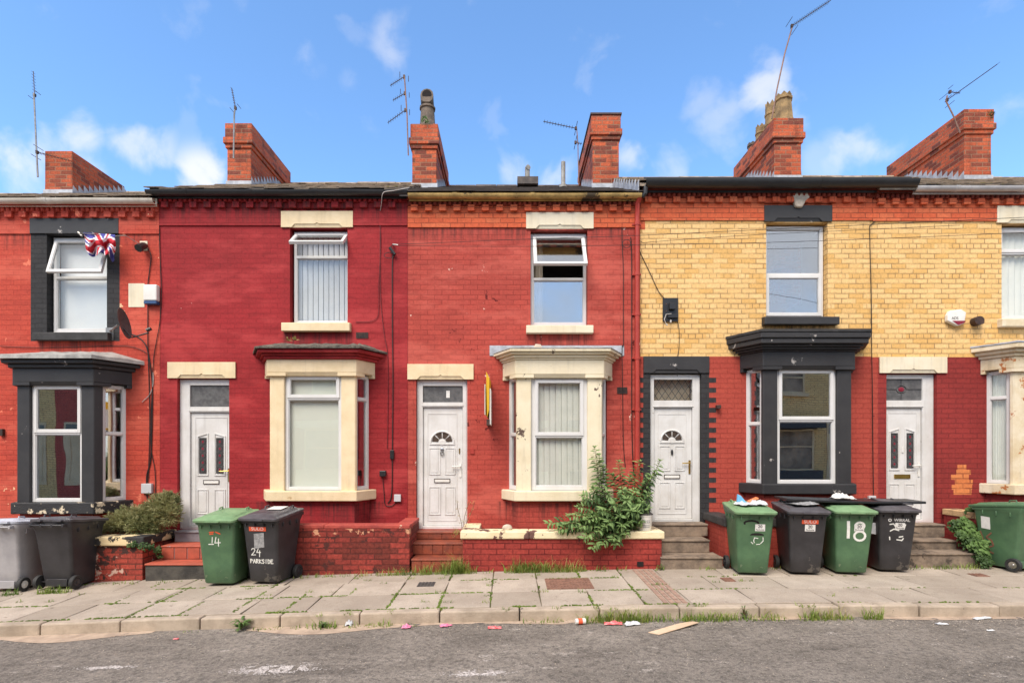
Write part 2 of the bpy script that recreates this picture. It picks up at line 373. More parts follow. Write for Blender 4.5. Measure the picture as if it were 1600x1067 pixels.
M['brick_opp'] = brick_mat('opposite_red_brick', S(196,92,78), S(180,84,70), S(96,40,34), 0.8, 0.010, 0.004)
M['brick_opp_y'] = brick_mat('opposite_yellow_brick', S(238,200,136), S(230,188,124), S(130,100,66), 0.9, 0.010, 0.004)
M['brick_blackpaint'] = brick_mat('black_painted_brick', S(58,57,58), S(50,49,51), S(34,33,35), 0.7, 0.007, 0.005, patchy=0.25, stain=0.0, chips=[(S(170,160,150), 10.0, 0.71)])
M['brick_cornice_dark'] = brick_mat('sooty_cornice_brick', S(150,62,44), S(112,46,38), S(70,34,30), 0.5, 0.006, 0.008, patchy=0.6, stain=0.4)

# road, pavement
def road_mat():
    t = NT('worn_asphalt'); p = t.pos()
    a = t.noise(p, 62.0, 3, 0.75); b = t.noise(p, 1.2, 6, 0.65); c = t.noise(p, 19.0, 6, 0.8); d = t.noise(p, 120.0, 2, 0.6)
    col = t.mix(t.ramp(b, 0.32, 0.68), S(150,141,131), S(128,120,111))
    st = t.noise(t.pos((0.5, 1.8, 1)), 1.5, 7, 0.72)
    col = t.mix(t.ramp(st, 0.50, 0.68, 0, 0.6), col, S(90,83,76))
    bl = t.noise(t.pos((0.4, 1.1, 1)), 1.3, 4, 0.6)
    col = t.mix(t.ramp(bl, 0.50, 0.70, 0, 0.45), col, S(172,162,150))
    col = t.mix(t.ramp(c, 0.36, 0.56, 0.7, 0), col, S(74,70,67))
    col = t.mix(t.ramp(a, 0.42, 0.30, 0, 0.8), col, S(54,51,49))
    col = t.mix(t.ramp(a, 0.56, 0.72, 0, 0.8), col, S(196,186,174))
    col = t.mix(t.ramp(d, 0.62, 0.72, 0, 0.6), col, S(186,178,168))
    ck = t.noise(p, 0.8, 8, 0.85)
    col = t.mix(t.ramp(t.math('ABSOLUTE', t.math('SUBTRACT', ck, 0.5)), 0.0, 0.008, 0.5, 0), col, S(52,49,47))
    lt = t.noise(t.pos((0.8, 1.6, 1)), 2.6, 8, 0.78)
    col = t.mix(t.math('MULTIPLY', t.ramp(lt, 0.57, 0.66, 0, 0.75), t.ramp(a, 0.42, 0.56)), col, S(208,198,188))
    return t.done(col, 0.92, t.bump(t.math('ADD', a, t.math('MULTIPLY', c, 1.5)), 0.012), spec=0.25)
M['road'] = road_mat()
def paint_patch_mat():
    t = NT('worn_white_road_paint'); p = t.pos()
    a = t.noise(p, 60.0, 4, 0.8)
    col = t.mix(t.ramp(a, 0.40, 0.62), S(214,206,200), S(120,112,106))
    return t.done(col, 0.9, t.bump(a, 0.004))
M['road_paint'] = paint_patch_mat()
def slab_mat():
    t = NT('pavement_slab'); p = t.pos()
    a = t.noise(p, 90.0, 4, 0.7); b = t.noise(p, 2.0, 6, 0.65)
    oi = t.n('ShaderNodeAttribute'); oi.attribute_name = 'tone'
    col = t.mix(t.ramp(b, 0.3, 0.7), S(196,183,168), S(170,157,144))
    col = t.mix(t.math('MULTIPLY', oi.outputs['Fac'], 0.55), col, S(146,134,120))
    col = t.mix(t.ramp(a, 0.35, 0.62, 0.4, 0), col, S(120,110,98))
    sp = t.noise(p, 5.0, 6, 0.7)
    col = t.mix(t.ramp(sp, 0.58, 0.72, 0, 0.55), col, S(122,112,98))
    sq = t.noise(t.pos((1,1,1)), 11.0, 3, 0.6)
    col = t.mix(t.ramp(sq, 0.66, 0.72, 0, 0.5), col, S(104,92,82))
    return t.done(col, 0.92, t.bump(a, 0.003), spec=0.25)
M['slab'] = slab_mat()
M['joint'] = plain('mossy_joint', S(96,98,58), S(92,80,64), 3.0, 0.95, 0.01, 60)
M['buff_edge'] = plain('buff_gutter_concrete', S(190,168,146), S(158,138,120), 6.0, 0.95, 0.005, 60, chips=(S(96,90,86), 9.0, 0.60))
M['ground'] = plain('bare_ground', (0.12,0.11,0.09,1), (0.09,0.08,0.07,1), 0.4, 0.95, 0.01, 10)

def leaf_mat(name, c1, c2, c3, scale=3.0, transl=0.25):
    t = NT(name); p = t.pos()
    ri = t.n('ShaderNodeNewGeometry')
    col = t.mix(ri.outputs['Random Per Island'], c1, c2)
    col = t.mix(t.ramp(t.noise(p, scale, 3), 0.4, 0.65), col, c3)
    t.done(col, 0.55, None, spec=0.35)
    tl = t.n('ShaderNodeBsdfTranslucent'); t.l(col, tl.inputs[0])
    mx = t.n('ShaderNodeMixShader'); mx.inputs[0].default_value = transl
    t.l(t.b.outputs[0], mx.inputs[1]); t.l(tl.outputs[0], mx.inputs[2]); t.l(mx.outputs[0], t.out.inputs['Surface'])
    return t.m
M['leaf'] = leaf_mat('shrub_leaf', S(76,104,54), S(122,148,88), S(62,88,48))
M['leaf_pale'] = leaf_mat('pale_new_leaf', S(140,166,104), S(126,154,92), S(118,146,88))
M['stem'] = plain('shrub_stem', S(122,96,66), S(96,82,54), 10, 0.8)
M['conifer'] = leaf_mat('conifer_spray', S(150,152,104), S(172,168,122), S(128,134,90))
M['ivy'] = leaf_mat('ivy_leaf', S(84,112,56), S(116,146,82), S(58,82,42))
M['grassm'] = leaf_mat('grass_blade', S(122,146,62), S(150,160,84), S(96,124,50))
M['drygrass'] = leaf_mat('dry_grass_blade', S(190,172,110), S(168,158,92), S(150,146,80))
M['moss'] = leaf_mat('moss', S(98,122,44), S(120,140,58), S(84,100,40))
# =================================================================== houses
BOUND = [-13.5, -9.62, -5.84, -1.69, 2.20, 6.08, 9.96, 13.8]

def rects_wall(mb, x0, x1, z0, z1, y, th, holes, zones, default, inner):
    xs = {x0, x1}; zs = {z0, z1}
    for h in holes: xs |= {h[0], h[1]}; zs |= {h[2], h[3]}
    for h in zones: xs |= {h[0], h[1]}; zs |= {h[2], h[3]}
    xs = sorted(round(v, 5) for v in xs if x0 - 1e-6 <= v <= x1 + 1e-6)
    zs = sorted(round(v, 5) for v in zs if z0 - 1e-6 <= v <= z1 + 1e-6)
    def inside(h, x, z): return h[0] < x < h[1] and h[2] < z < h[3]
    def hole(i, j):
        if i < 0 or j < 0 or i >= len(xs)-1 or j >= len(zs)-1: return None
        x = (xs[i]+xs[i+1])/2; z = (zs[j]+zs[j+1])/2
        return any(inside(h, x, z) for h in holes)
    for i in range(len(xs)-1):
        for j in range(len(zs)-1):
            if hole(i, j): continue
            a, b, c, d = xs[i], xs[i+1], zs[j], zs[j+1]
            x = (a+b)/2; z = (c+d)/2
            m = default
            for h in zones:
                if inside(h, x, z): m = h[4]
            mb.m = m
            mb.add([(a,y,c),(b,y,c),(b,y,d),(a,y,d)], [(0,1,2,3)])
            mb.m = inner
            mb.add([(a,y+th,c),(b,y+th,c),(b,y+th,d),(a,y+th,d)], [(3,2,1,0)])
            mb.m = m
            if hole(i-1, j): mb.add([(a,y,c),(a,y,d),(a,y+th,d),(a,y+th,c)], [(0,1,2,3)])
            if hole(i+1, j): mb.add([(b,y,c),(b,y+th,c),(b,y+th,d),(b,y,d)], [(0,1,2,3)])
            if hole(i, j-1): mb.add([(a,y,c),(a,y+th,c),(b,y+th,c),(b,y,c)], [(0,1,2,3)])
            if hole(i, j+1): mb.add([(a,y,d),(b,y,d),(b,y+th,d),(a,y+th,d)], [(0,1,2,3)])
    mb.m = 0

FRONT = lambda x, z, y=FAC: basis((x, y, z), (1,0,0), (0,0,1), (0,-1,0))

def window(par, mt, W, H, tr=None, top='fixed', ang=0.0, low='fixed', fw=0.05, blind=None, glass='glass', glass_top=None, upper_blind=True, vent=False, bd=-0.082):
    """A casement set in a hole: outer frame, transom at tr (from the bottom), panes, sashes, a blind behind the glass."""
    f = MB(); f.M = mt
    f.frame(0, W, 0, H, fw, -0.07, 0.0)
    f.box(0.006, W-0.006, -0.028, 0.0, -0.05, 0.018)          # cill nosing of the plastic frame
    if tr: f.box(fw, W-fw, tr-0.022, tr+0.022, -0.07, 0.004)
    if vent: f.box(W*0.3, W*0.7, H-0.036, H-0.022, 0.0, 0.008)
    secs = [(fw, W-fw, fw, (tr-0.022) if tr else H-fw, low, glass)]
    if tr: secs.append((fw, W-fw, tr+0.022, H-fw, top, glass_top or glass))
    kids = []
    for a, b, c, d, kind, gl in secs:
        if kind == 'fixed':
            f.frame(a, b, c, d, 0.012, -0.055, -0.008)
            g_ = MB(); g_.M = mt; g_.box(a+0.004, b-0.004, c+0.004, d-0.004, -0.036, -0.030); kids.append((g_, 'pane', gl, 0))
        else:
            k = ang if kind == 'open' else 0.0
            lap = 0.014
            rot = mt @ Matrix.Translation((0, d+lap, 0.012)) @ Matrix.Rotation(-k, 4, 'X')
            h = d - c + 2*lap
            s = MB(); s.M = rot
            s.frame(a-lap, b+lap, -h, 0, 0.048, -0.045, 0.006)
            s.frame(a-lap+0.048, b+lap-0.048, -h+0.048, -0.048, 0.010, -0.035, -0.002)
            kids.append((s, 'sash', 'upvc', 0.003))
            g_ = MB(); g_.M = rot; g_.box(a-lap+0.05, b+lap-0.05, -h+0.05, -0.05, -0.024, -0.018); kids.append((g_, 'pane', gl, 0))
    w = f.build('window', M['upvc'], par, bevel=0.004)
    for s, n, m, bv in kids: s.build(n, M[m], w, bevel=bv)
    if blind:
        kind, mat_ = blind
        b = MB(); b.M = mt
        h1 = H - 0.02 if upper_blind else (tr or H)
        if kind == 'vertical':
            n = max(3, int((W-0.06)/0.085))
            step = (W-0.06)/n; gp = 0.985 if mat_ == 'net' else 0.80
            for i in range(n):
                x = 0.03 + step*i
                b.add([(x,0.03,bd),(x+step*gp,0.03,bd-0.022),(x+step*gp,h1,bd-0.022),(x,h1,bd),
                       (x,0.03,bd-0.002),(x+step*gp,0.03,bd-0.024),(x+step*gp,h1,bd-0.024),(x,h1,bd-0.002)],
                      [(0,1,2,3),(7,6,5,4),(0,4,5,1),(3,2,6,7),(0,3,7,4),(1,5,6,2)])
        elif kind == 'net':
            n = 44; pts = []
            for i in range(n+1):
                x = 0.02 + (W-0.04)*i/n
                z = bd - 0.015 + 0.012*math.sin(i*1.3) + 0.006*math.sin(i*0.5+1)
                pts.append((x, z))
            b.add([(x,0.02,z) for x,z in pts]+[(x,h1,z) for x,z in pts]+[(x,0.02,z-0.002) for x,z in pts]+[(x,h1,z-0.002) for x,z in pts],
                  [(i,i+1,n+2+i,n+1+i) for i in range(n)] + [(2*n+2+i+1,2*n+2+i,3*n+3+i,3*n+4+i) for i in range(n)])
        elif kind == 'roller':
            b.box(0.02, W-0.02, 0.02, h1, bd-0.006, bd)
        elif kind == 'side':                                    # a curtain drawn to one side
            n = 10; pts = [(0.02 + 0.20*W*i/n, bd - 0.03 + 0.018*math.sin(i*1.9)) for i in range(n+1)]
            b.add([(x,0.02,z) for x,z in pts]+[(x,h1,z) for x,z in pts]+[(x,0.02,z-0.003) for x,z in pts]+[(x,h1,z-0.003) for x,z in pts],
                  [(i,i+1,n+2+i,n+1+i) for i in range(n)] + [(2*n+2+i+1,2*n+2+i,3*n+3+i,3*n+4+i) for i in range(n)])
        b.build('blind' if kind != 'side' else 'curtain', M[mat_], w, smooth=(kind in ('net','side')))
    return w

def lintel(par, x0, x1, z0, z1, mat_, proud=0.03, notch=True, y=FAC, back=0.12):
    mb = MB(); w = x1 - x0; e = w*0.145; c = 0.055
    if notch:
        yf = y - proud
        poly = [(x0,z0),(x0+e,z0),(x0+e+c,z0+c),(x0+w*0.47,z0+c),(x0+w*0.5,z0+c+0.022),(x0+w*0.53,z0+c),(x1-e-c,z0+c),(x1-e,z0),(x1,z0),(x1,z1),(x0,z1)]
        mb.prism_y(poly, yf, y - 0.006)
        mb.add([(x0+e,yf+0.024,z0),(x1-e,yf+0.024,z0),(x1-e-c,yf+0.010,z0+c+0.001),(x0+e+c,yf+0.010,z0+c+0.001),
                (x0+e,y-0.004,z0),(x1-e,y-0.004,z0),(x1-e,y-0.004,z0+c+0.02),(x0+e,y-0.004,z0+c+0.02)],
               [(0,1,2,3),(0,4,5,1),(1,5,6,2),(3,7,4,0),(2,6,7,3),(7,6,5,4)])
    else:
        mb.box(x0, x1, y-proud, y-0.004, z0, z1)
    return mb.build('lintel', M[mat_], par, bevel=0.006)

def sill(par, x0, x1, z0, z1, mat_, proud=0.09):
    mb = MB()
    n = 9; h = z1 - z0
    for i in range(1):
        mb.add([(x0,FAC-proud,z0),(x1,FAC-proud,z0),(x1,FAC+0.10,z0),(x0,FAC+0.10,z0),
                (x0,FAC-proud,z1-0.012),(x1,FAC-proud,z1-0.012),(x1,FAC+0.10,z1+0.012),(x0,FAC+0.10,z1+0.012)],
               [(0,3,2,1),(4,5,6,7),(0,1,5,4),(1,2,6,5),(2,3,7,6),(3,0,4,7)])
    return mb.build('sill', M[mat_], par, bevel=0.01, seg=2)

def door_leaf(par, x0, x1, z0, z1, style, furniture, y=FAC+0.10):
    W = x1-x0; H = z1-z0
    mt = FRONT(x0, z0, y)
    d = MB(); d.M = mt
    d.box(0, W, 0, H, -0.05, 0)
    kids = []
    def panel(a, b, c, e, r=0.016):
        d.frame(a, b, c, e, r, 0, 0.010)
        d.box(a+r+0.02, b-r-0.02, c+r+0.02, e-r-0.02, 0, 0.006)
    if style == 'twin':                                            # two slim leaded lights with sloping heads
        d.frame(W*0.10, W*0.90, H*0.03, H*0.96, 0.012, 0, 0.007)
        panel(W*0.15, W*0.43, H*0.10, H*0.32); panel(W*0.57, W*0.85, H*0.10, H*0.32)
        for k, (a, b) in enumerate(((0.15, 0.43), (0.57, 0.85))):
            a *= W; b *= W; c = H*0.44; e = H*0.82
            hl, hr = (e-0.05, e) if k == 0 else (e, e-0.05)
            out = [(a,c),(b,c),(b,hr),(a,hl)]; r = 0.018
            inn = [(a+r,c+r),(b-r,c+r),(b-r,hr-r),(a+r,hl-r)]
            pts = [(x,z,0) for x,z in out]+[(x,z,0.013) for x,z in out]+[(x,z,0.013) for x,z in inn]+[(x,z,0) for x,z in inn]
            fs = []
            for i in range(4):
                j = (i+1)%4; fs += [(i,j,4+j,4+i),(4+i,4+j,8+j,8+i),(8+i,8+j,12+j,12+i)]
            d.add(pts, fs)
            ga, gb = a+W*0.065, b-W*0.065
            gmb = MB(); gmb.M = mt; gmb.box(ga, gb, c+0.05, min(hl,hr)-0.04, 0.001, 0.006); kids.append((gmb, 'leaded_light', 'obscure_dark'))
            cm = MB(); cm.M = mt; u0 = ga; ww = gb-ga; zz0 = c+0.05; hh = min(hl,hr)-0.04-zz0
            cm.frame(ga-0.008, gb+0.008, zz0-0.008, zz0+hh+0.008, 0.008, 0, 0.012)
            for q in range(5):
                zc = zz0 + hh*(q+0.5)/5
                pth = [(u0+ww*(0.5+0.42*math.cos(t*math.pi/4)), zc+hh*0.085*math.sin(t*math.pi/4), 0.007) for t in range(9)]
                cm.tube(pth, 0.004, 4)
            kids.append((cm, 'lead_cames', 'lead_came'))
            rm = MB(); rm.M = mt
            for q in range(5):
                zc = zz0 + hh*(q+0.5)/5
                rm.box(u0+ww*0.36, u0+ww*0.64, zc-0.018, zc+0.018, 0.006, 0.008)
            kids.append((rm, 'stained_glass', 'maroon'))
    else:                                                           # sunburst
        d.frame(W*0.10, W*0.86, H*0.04, H*0.95, 0.012, 0, 0.007)
        for c, e in ((0.09, 0.33), (0.43, 0.66)):
            panel(W*0.14, W*0.44, H*c, H*e); panel(W*0.55, W*0.82, H*c, H*e)
        cx = W*0.48; cz = H*0.70; r0 = W*0.30
        arc = [(cx + r0*math.cos(math.pi*k/14), cz + r0*0.98*math.sin(math.pi*k/14)) for k in range(15)]
        d.tube([(a, b, 0.004) for a, b in arc], 0.016, 6)
        d.box(cx-r0-0.016, cx+r0+0.016, cz-0.030, cz-0.002, 0, 0.014)
        kw = MB(); kw.M = mt
        for k in range(4):
            a0 = math.pi*(k/4) + 0.07; a1 = math.pi*((k+1)/4) - 0.07
            pts = []
            for rr, n_ in ((r0*0.34, 4), (r0*0.86, 4)):
                row = [(cx+rr*math.cos(a0+(a1-a0)*i/n_), cz+rr*math.sin(a0+(a1-a0)*i/n_)+0.012) for i in range(n_+1)]
                pts.append(row)
            poly = pts[1] + pts[0][::-1]
            n_ = len(poly)
            kw.add([(a,b,0.001) for a,b in poly]+[(a,b,0.006) for a,b in poly], [tuple(range(n_-1,-1,-1)), tuple(range(n_,2*n_))]+[(i,(i+1)%n_,n_+(i+1)%n_,n_+i) for i in range(n_)])
        kids.append((kw, 'fan_light', 'fan_glass'))
        hub = MB(); hub.M = mt
        for q in range(1): hub.loft([[(cx+0.055*math.cos(2*math.pi*i/14)*s_, cz+0.012+0.055*math.sin(2*math.pi*i/14)*s_, w_) for i in range(14)] for s_, w_ in ((1,0),(1,0.008),(0.6,0.012))])
        kids.append((hub, 'fan_boss', 'door_white'))
    o = d.build('door', M['door_white'], par, bevel=0.003)
    for s, n_, m in kids: s.build(n_, M[m], o)
    lb = MB(); lb.M = mt
    lz = H*0.385 if style == 'twin' else H*0.38
    lx = W*0.5 if style == 'twin' else W*0.48
    lb.frame(lx-0.135, lx+0.135, lz-0.035, lz+0.035, 0.010, 0.001, 0.012)
    lb.build('letterbox_surround', M['brass' if furniture == 'brass_box' else 'metal_dark'], o)
    lb = MB(); lb.M = mt; lb.box(lx-0.124, lx+0.124, lz-0.024, lz+0.024, 0.001, 0.009)
    lb.build('letterbox_flap', M['brass' if furniture == 'brass_box' else 'white'], o)
    hd = MB(); hd.M = mt; hx = W*0.945; hz = H*(0.46 if style == 'twin' else 0.48)
    hd.box(hx-0.018, hx+0.014, hz-0.14, hz+0.09, 0.0, 0.012)
    hd.tube([(hx,hz+0.045,0.01),(hx,hz+0.045,0.05),(hx-0.03,hz+0.045,0.055),(hx-0.14,hz+0.040,0.055)], 0.010, 8)
    hd.build('handle', M['brass' if furniture in ('brass', ) else 'white'], o, smooth=True)
    if style == 'fan' and furniture == 'knocker':
        kn = MB(); kn.M = mt; kx = W*0.48; kz = H*0.645
        kn.loft([[(kx+0.03*s_*math.cos(2*math.pi*i/12), kz+0.03*s_*math.sin(2*math.pi*i/12), w_) for i in range(12)] for s_, w_ in ((1,0),(1,0.015),(0.5,0.02))])
        kn.tube([(kx+0.03*math.sin(t*0.7), kz-0.03-0.035*(1-math.cos(t*0.7)), 0.02) for t in range(10)], 0.007, 6)
        kn.build('knocker', M['chrome'], o, smooth=True)
        lk = MB(); lk.M = mt; lk.box(W*0.905, W*0.935, H*0.61, H*0.655, 0, 0.012); lk.build('lock', M['brass'], o)
    elif style == 'fan':
        kn = MB(); kn.M = mt; kx = W*0.48; kz = H*0.60
        kn.loft([[(kx+0.018*s_*math.cos(2*math.pi*i/12), kz+0.05*s_*math.sin(2*math.pi*i/12), w_) for i in range(12)] for s_, w_ in ((1,0),(1,0.018),(0.6,0.024))])
        kn.build('knocker', M['black_plastic'], o, smooth=True)
    elif furniture == 'brass_box':
        sp = MB(); sp.M = mt; sp.box(W*0.49, W*0.53, H*0.60, H*0.65, 0.0, 0.012); sp.build('bell_push', M['sticker_white'], o)
    return o

def doorway(par, xa, xb, zb, zt, leaf, fan, style, furniture, fanlight):
    """frame in a hole xa..xb, zb..zt; leaf=(x0,x1,z1); fan=(x0,x1,z0,z1)."""
    y = FAC + 0.07
    f = MB()
    lx0, lx1, lz1 = leaf; fx0, fx1, fz0, fz1 = fan
    f.box(xa+0.002, lx0-0.004, y, y+0.10, zb, zt-0.002); f.box(lx1+0.004, xb-0.002, y, y+0.10, zb, zt-0.002)
    f.box(lx0-0.004, lx1+0.004, y, y+0.10, lz1+0.006, fz0); f.box(lx0-0.004, lx1+0.004, y, y+0.10, fz1, zt-0.002)
    f.box(lx0-0.004, lx1+0.004, y-0.012, y+0.10, zb, zb+0.05)
    f.frame(lx0-0.03, lx1+0.03, lz1-0.0, fz1+0.03, 0.02, y-0.010, y-0.001) if False else None
    for a, b in ((xa+0.02, xa+0.034), (xb-0.034, xb-0.02)): f.box(a, b, y-0.008, y-0.001, zb, zt-0.02)
    f.box(lx0-0.02, lx1+0.02, y-0.010, y-0.001, lz1+0.022, lz1+0.036)
    fr = f.build('door_frame', M['door_white'], par, bevel=0.004)
    door_leaf(par, lx0, lx1, zb+0.054, lz1, style, furniture, y + 0.035)
    gl = MB(); gl.box(fx0-0.002, fx1+0.002, y+0.03, y+0.036, fz0-0.002, fz1+0.002); gl.build('fanlight', M['glass' if fanlight in ('leaded','obscure_clear') else 'obscure'], fr)
    if fanlight == 'leaded':
        cm = MB(); W = fx1-fx0; H = fz1-fz0; n = 6
        for s_ in (1, -1):
            for k in range(-3, n+3):
                pts = []
                xs_ = W/n*k
                a = Vector((xs_, 0)); b = Vector((xs_ + s_*W/n*2.2, H))
                t0, t1 = 0.0, 1.0
                dx = b.x - a.x
                for lim, sg in ((0, 1), (W, -1)):
                    t = (lim - a.x)/dx
                    if (dx > 0) == (sg > 0): t0 = max(t0, t)
                    else: t1 = min(t1, t)
                if t1 - t0 > 0.02:
                    p, q = a.lerp(b, t0), a.lerp(b, t1)
                    cm.tube([(fx0+p.x, y+0.026, fz0+p.y), (fx0+q.x, y+0.026, fz0+q.y)], 0.005, 4)
        cm.build('lead_cames', M['lead_came'], fr)
        bl = MB(); bl.box(fx0, fx1, y+0.14, y+0.15, fz0-0.05, fz1+0.05); bl.build('fanlight_curtain', M['curtain_tan'], fr)
    if fanlight == 'number':
        nb = MB(); nb.box(fx0+0.60*(fx1-fx0), fx0+0.69*(fx1-fx0), y+0.026, y+0.0295, fz0+0.08, fz0+0.20); nb.build('number_sticker', M['sticker_white'], fr)
    if fanlight == 'rose':
        cm = MB(); W = fx1-fx0; H = fz1-fz0; cx, cz = fx0+W*0.47, fz0+H*0.52
        cm.tube([(cx+0.085*math.cos(t*math.pi/8), y+0.026, cz+0.06*math.sin(t*math.pi/8)) for t in range(17)], 0.006, 4)
        for a, b in (((fx0, cz), (cx-0.085, cz)), ((cx+0.085, cz), (fx1, cz)), ((cx, fz0), (cx, cz-0.06)), ((cx, cz+0.06), (cx, fz1))):
            cm.tube([(a[0], y+0.026, a[1]), (b[0], y+0.026, b[1])], 0.005, 4)
        cm.build('lead_cames', M['lead_came'], fr)
        rs = MB(); rs.loft([[(cx+0.05*s_*math.cos(2*math.pi*i/12), w_, cz+0.038*s_*math.sin(2*math.pi*i/12)) for i in range(12)] for s_, w_ in ((1,y+0.029),(1,y+0.022),(0.5,y+0.018))])
        rs.build('glass_rose', M['maroon'], fr)

def bay_poly(xc, h, s, b, e, back=-0.02):
    L = math.hypot(s, b)
    def xo(y): return h + e*b/L + (y + b + e*s/L)*s/b
    yf = -(b+e)
    return [(xc-xo(-back), FAC-back-0.0), (xc-xo(yf), FAC+yf), (xc+xo(yf), FAC+yf), (xc+xo(-back), FAC-back)]

def bay(par, xc, h, s, b, zb, zsill0, zsill1, zhead, zfas, ztop, trim, base_mat, colw, roof, trans, blinds, glass, cfw=0.05, ctr=None, sidecol=0.05):
    L = math.hypot(s, b)
    poly = lambda e, back=-0.004: [(p[0], p[1]) for p in bay_poly(xc, h, s, b, e, back)]
    # dwarf wall under the sill
    m = MB(); m.prism(poly(-0.03), zb, zsill0 + 0.02); m.build('bay_wall', M[base_mat], par)
    # sill
    m = MB(); m.prism(poly(0.07), zsill0, zsill1); m.build('bay_sill', M[roof.get('sill', trim)], par, bevel=0.014, seg=2)
    # corner columns
    for sg in (-1, 1):
        m = MB(); cd = Vector((s, b)).normalized()
        A = Vector((h, -b)); B = A + cd*sidecol
        nn = Vector((b, -s)).normalized()
        C = B - nn*0.10; D = Vector((h-colw, -b+0.10)); E = Vector((h-colw, -b))
        pts = [A, B, C, D, E]
        pts = [(xc + sg*p.x, FAC + p.y) for p in pts]
        if sg < 0: pts = pts[::-1]
        m.prism(pts, zsill1-0.01, zhead+0.005)
        m.build('bay_column', M[trim], par, bevel=0.008)
    # fascia with a chamfered head
    m = MB(); out = poly(0.05); 
    inn = poly(-0.14)
    m.prism(out, zhead + 0.055, zfas)
    e0 = 0.12
    # end blocks of the fascia (left, right) leave the carved hollow between them
    fx0, fx1 = out[1][0], out[2][0]; yf = out[1][1]
    w_ = fx1 - fx0
    m.build('bay_fascia', M[trim], par, bevel=0.008)
    m = MB()
    q0, q1 = fx0 + w_*0.21, fx1 - w_*0.21
    for sg in (-1, 1):
        a = fx0 if sg < 0 else fx1; q = q0 if sg < 0 else q1
        ya = FAC - 0.02
        wallx = out[0][0] if sg < 0 else out[3][0]
        ip = poly(-0.10); ix = ip[1][0] if sg < 0 else ip[2][0]; iy = ip[1][1]
        k = 0.45
        mid = (a + (wallx-a)*k, yf + (FAC-yf)*k)
        midi = (mid[0] - sg*0.12*b/L, mid[1] + 0.12*s/L)
        pts = [(q, yf), (a, yf), mid, midi, (ix, iy), (q, iy)] if sg > 0 else [(q, iy), (ix, iy), midi, mid, (a, yf), (q, yf)]
        m.prism(pts if sg > 0 else pts, zhead, zhead + 0.056)
        k2 = 0.86
        c0 = (a + (wallx-a)*k2, yf + (FAC-yf)*k2); c1 = (wallx, FAC - 0.004)
        i0 = (c0[0]-sg*0.12*b/L, c0[1]+0.12*s/L); i1 = (c1[0]-sg*0.15, c1[1])
        m.prism([c0, c1, i1, i0], zhead, zhead+0.056)
    # sloped hollow along the front
    m.add([(q0,yf+0.006,zhead+0.056),(q1,yf+0.006,zhead+0.056),(q1+0.05,yf+0.035,zhead+0.004),(q0-0.05,yf+0.035,zhead+0.004),
           (q0-0.05,yf+0.12,zhead+0.004),(q1+0.05,yf+0.12,zhead+0.004),(q1,yf+0.12,zhead+0.056),(q0,yf+0.12,zhead+0.056)],
          [(0,1,2,3),(3,2,5,4),(4,5,6,7),(7,6,1,0),(0,3,4,7),(1,6,5,2)])
    m.build('fascia_carving', M[trim], par, bevel=0.004)
    # moulded cornice, then roof
    m = MB(); hh = ztop - zfas
    steps = roof['steps']
    for k, (e, a, c) in enumerate(steps):
        m.prism(poly(e), zfas + hh*a + (0.0 if k else 0.001), zfas + hh*c)
    m.build('bay_cornice', M[roof['mat']], par, bevel=0.012, seg=2)
    e = steps[-1][0] + roof.get('over', 0.02); t = roof['t']; rise = roof['rise']
    p0 = poly(e); p1 = poly(roof.get('e_in', -0.25))
    m = MB()
    n = 14
    def edge(pp):                                          # resample the three-sided outline
        res = []
        for a_, b_, k in ((pp[0],pp[1],6),(pp[1],pp[2],14),(pp[2],pp[3],6)):
            for i in range(k): res.append((a_[0]+(b_[0]-a_[0])*i/k, a_[1]+(b_[1]-a_[1])*i/k))
        res.append(pp[3]); return res
    A = edge(p0); Bq = edge([(p1[0][0], FAC-0.004), p1[1], p1[2], (p1[3][0], FAC-0.004)])
    jit = roof.get('jit', 0.0)
    rr = random.Random(int(xc*100))
    low = [(x, y, ztop + 0.001) for x, y in A]; up = [(x, y, ztop + t + rr.uniform(-jit, jit)) for x, y in A]
    inr = [(x, y, ztop + t + rise*(0.6 + 0.4*min(1, (y-(FAC-b))/b)) + rr.uniform(-jit, jit)*1.5) for x, y in Bq]
    wl = [(x, FAC-0.003, ztop + t + rise) for x, y in Bq]
    k = len(A); pts = low+up+inr+wl; fs = []
    for q in range(3):
        fs += [(q*k+i, q*k+i+1, (q+1)*k+i+1, (q+1)*k+i) for i in range(k-1)]
    fs += [(3*k+i, 3*k+i+1, i+1, i) for i in range(k-1)]
    fs += [(0, k, 2*k, 3*k), (k-1, 4*k-1, 3*k-1, 2*k-1)]
    m.add(pts, fs)
    m.build('bay_roof', M[roof['rmat']], par, smooth=roof.get('smooth', False))
    if roof.get('flash'):
        m = MB(); x0, x1, z0, z1 = roof['flash']; m.box(x0, x1, FAC-0.012, FAC-0.003, z0, z1); m.build('lead_flashing', M['lead_pale'], par)
    # windows: front and the two cants
    H = zhead + 0.04 - zsill1
    wf0 = xc-h+colw; W = 2*(h-colw)
    yfr = -b + 0.045
    window(par, basis((wf0, FAC+yfr, zsill1), (1,0,0), (0,0,1), (0,-1,0)), W, H, tr=H*trans, top=roof.get('ftop','sash'), low=roof.get('flow','fixed'), blind=blinds[1], glass=glass[1], glass_top=glass[3] if len(glass) > 3 else None, vent=roof.get('vent', False), fw=roof.get('fw', 0.05))
    cl = L - sidecol - 0.02
    nn = Vector((b, -s)).normalized(); cd = Vector((s, b)).normalized()
    A = Vector((h, -b)) + cd*sidecol - nn*0.045
    ct = trans if ctr is None else ctr
    window(par, basis((xc+A.x, FAC+A.y, zsill1), (cd.x, cd.y, 0), (0,0,1), (nn.x, nn.y, 0)), cl, H, tr=H*ct, fw=cfw, blind=blinds[2], glass=glass[2])
    E = Vector((h, -b)) + cd*(sidecol+cl) - nn*0.045
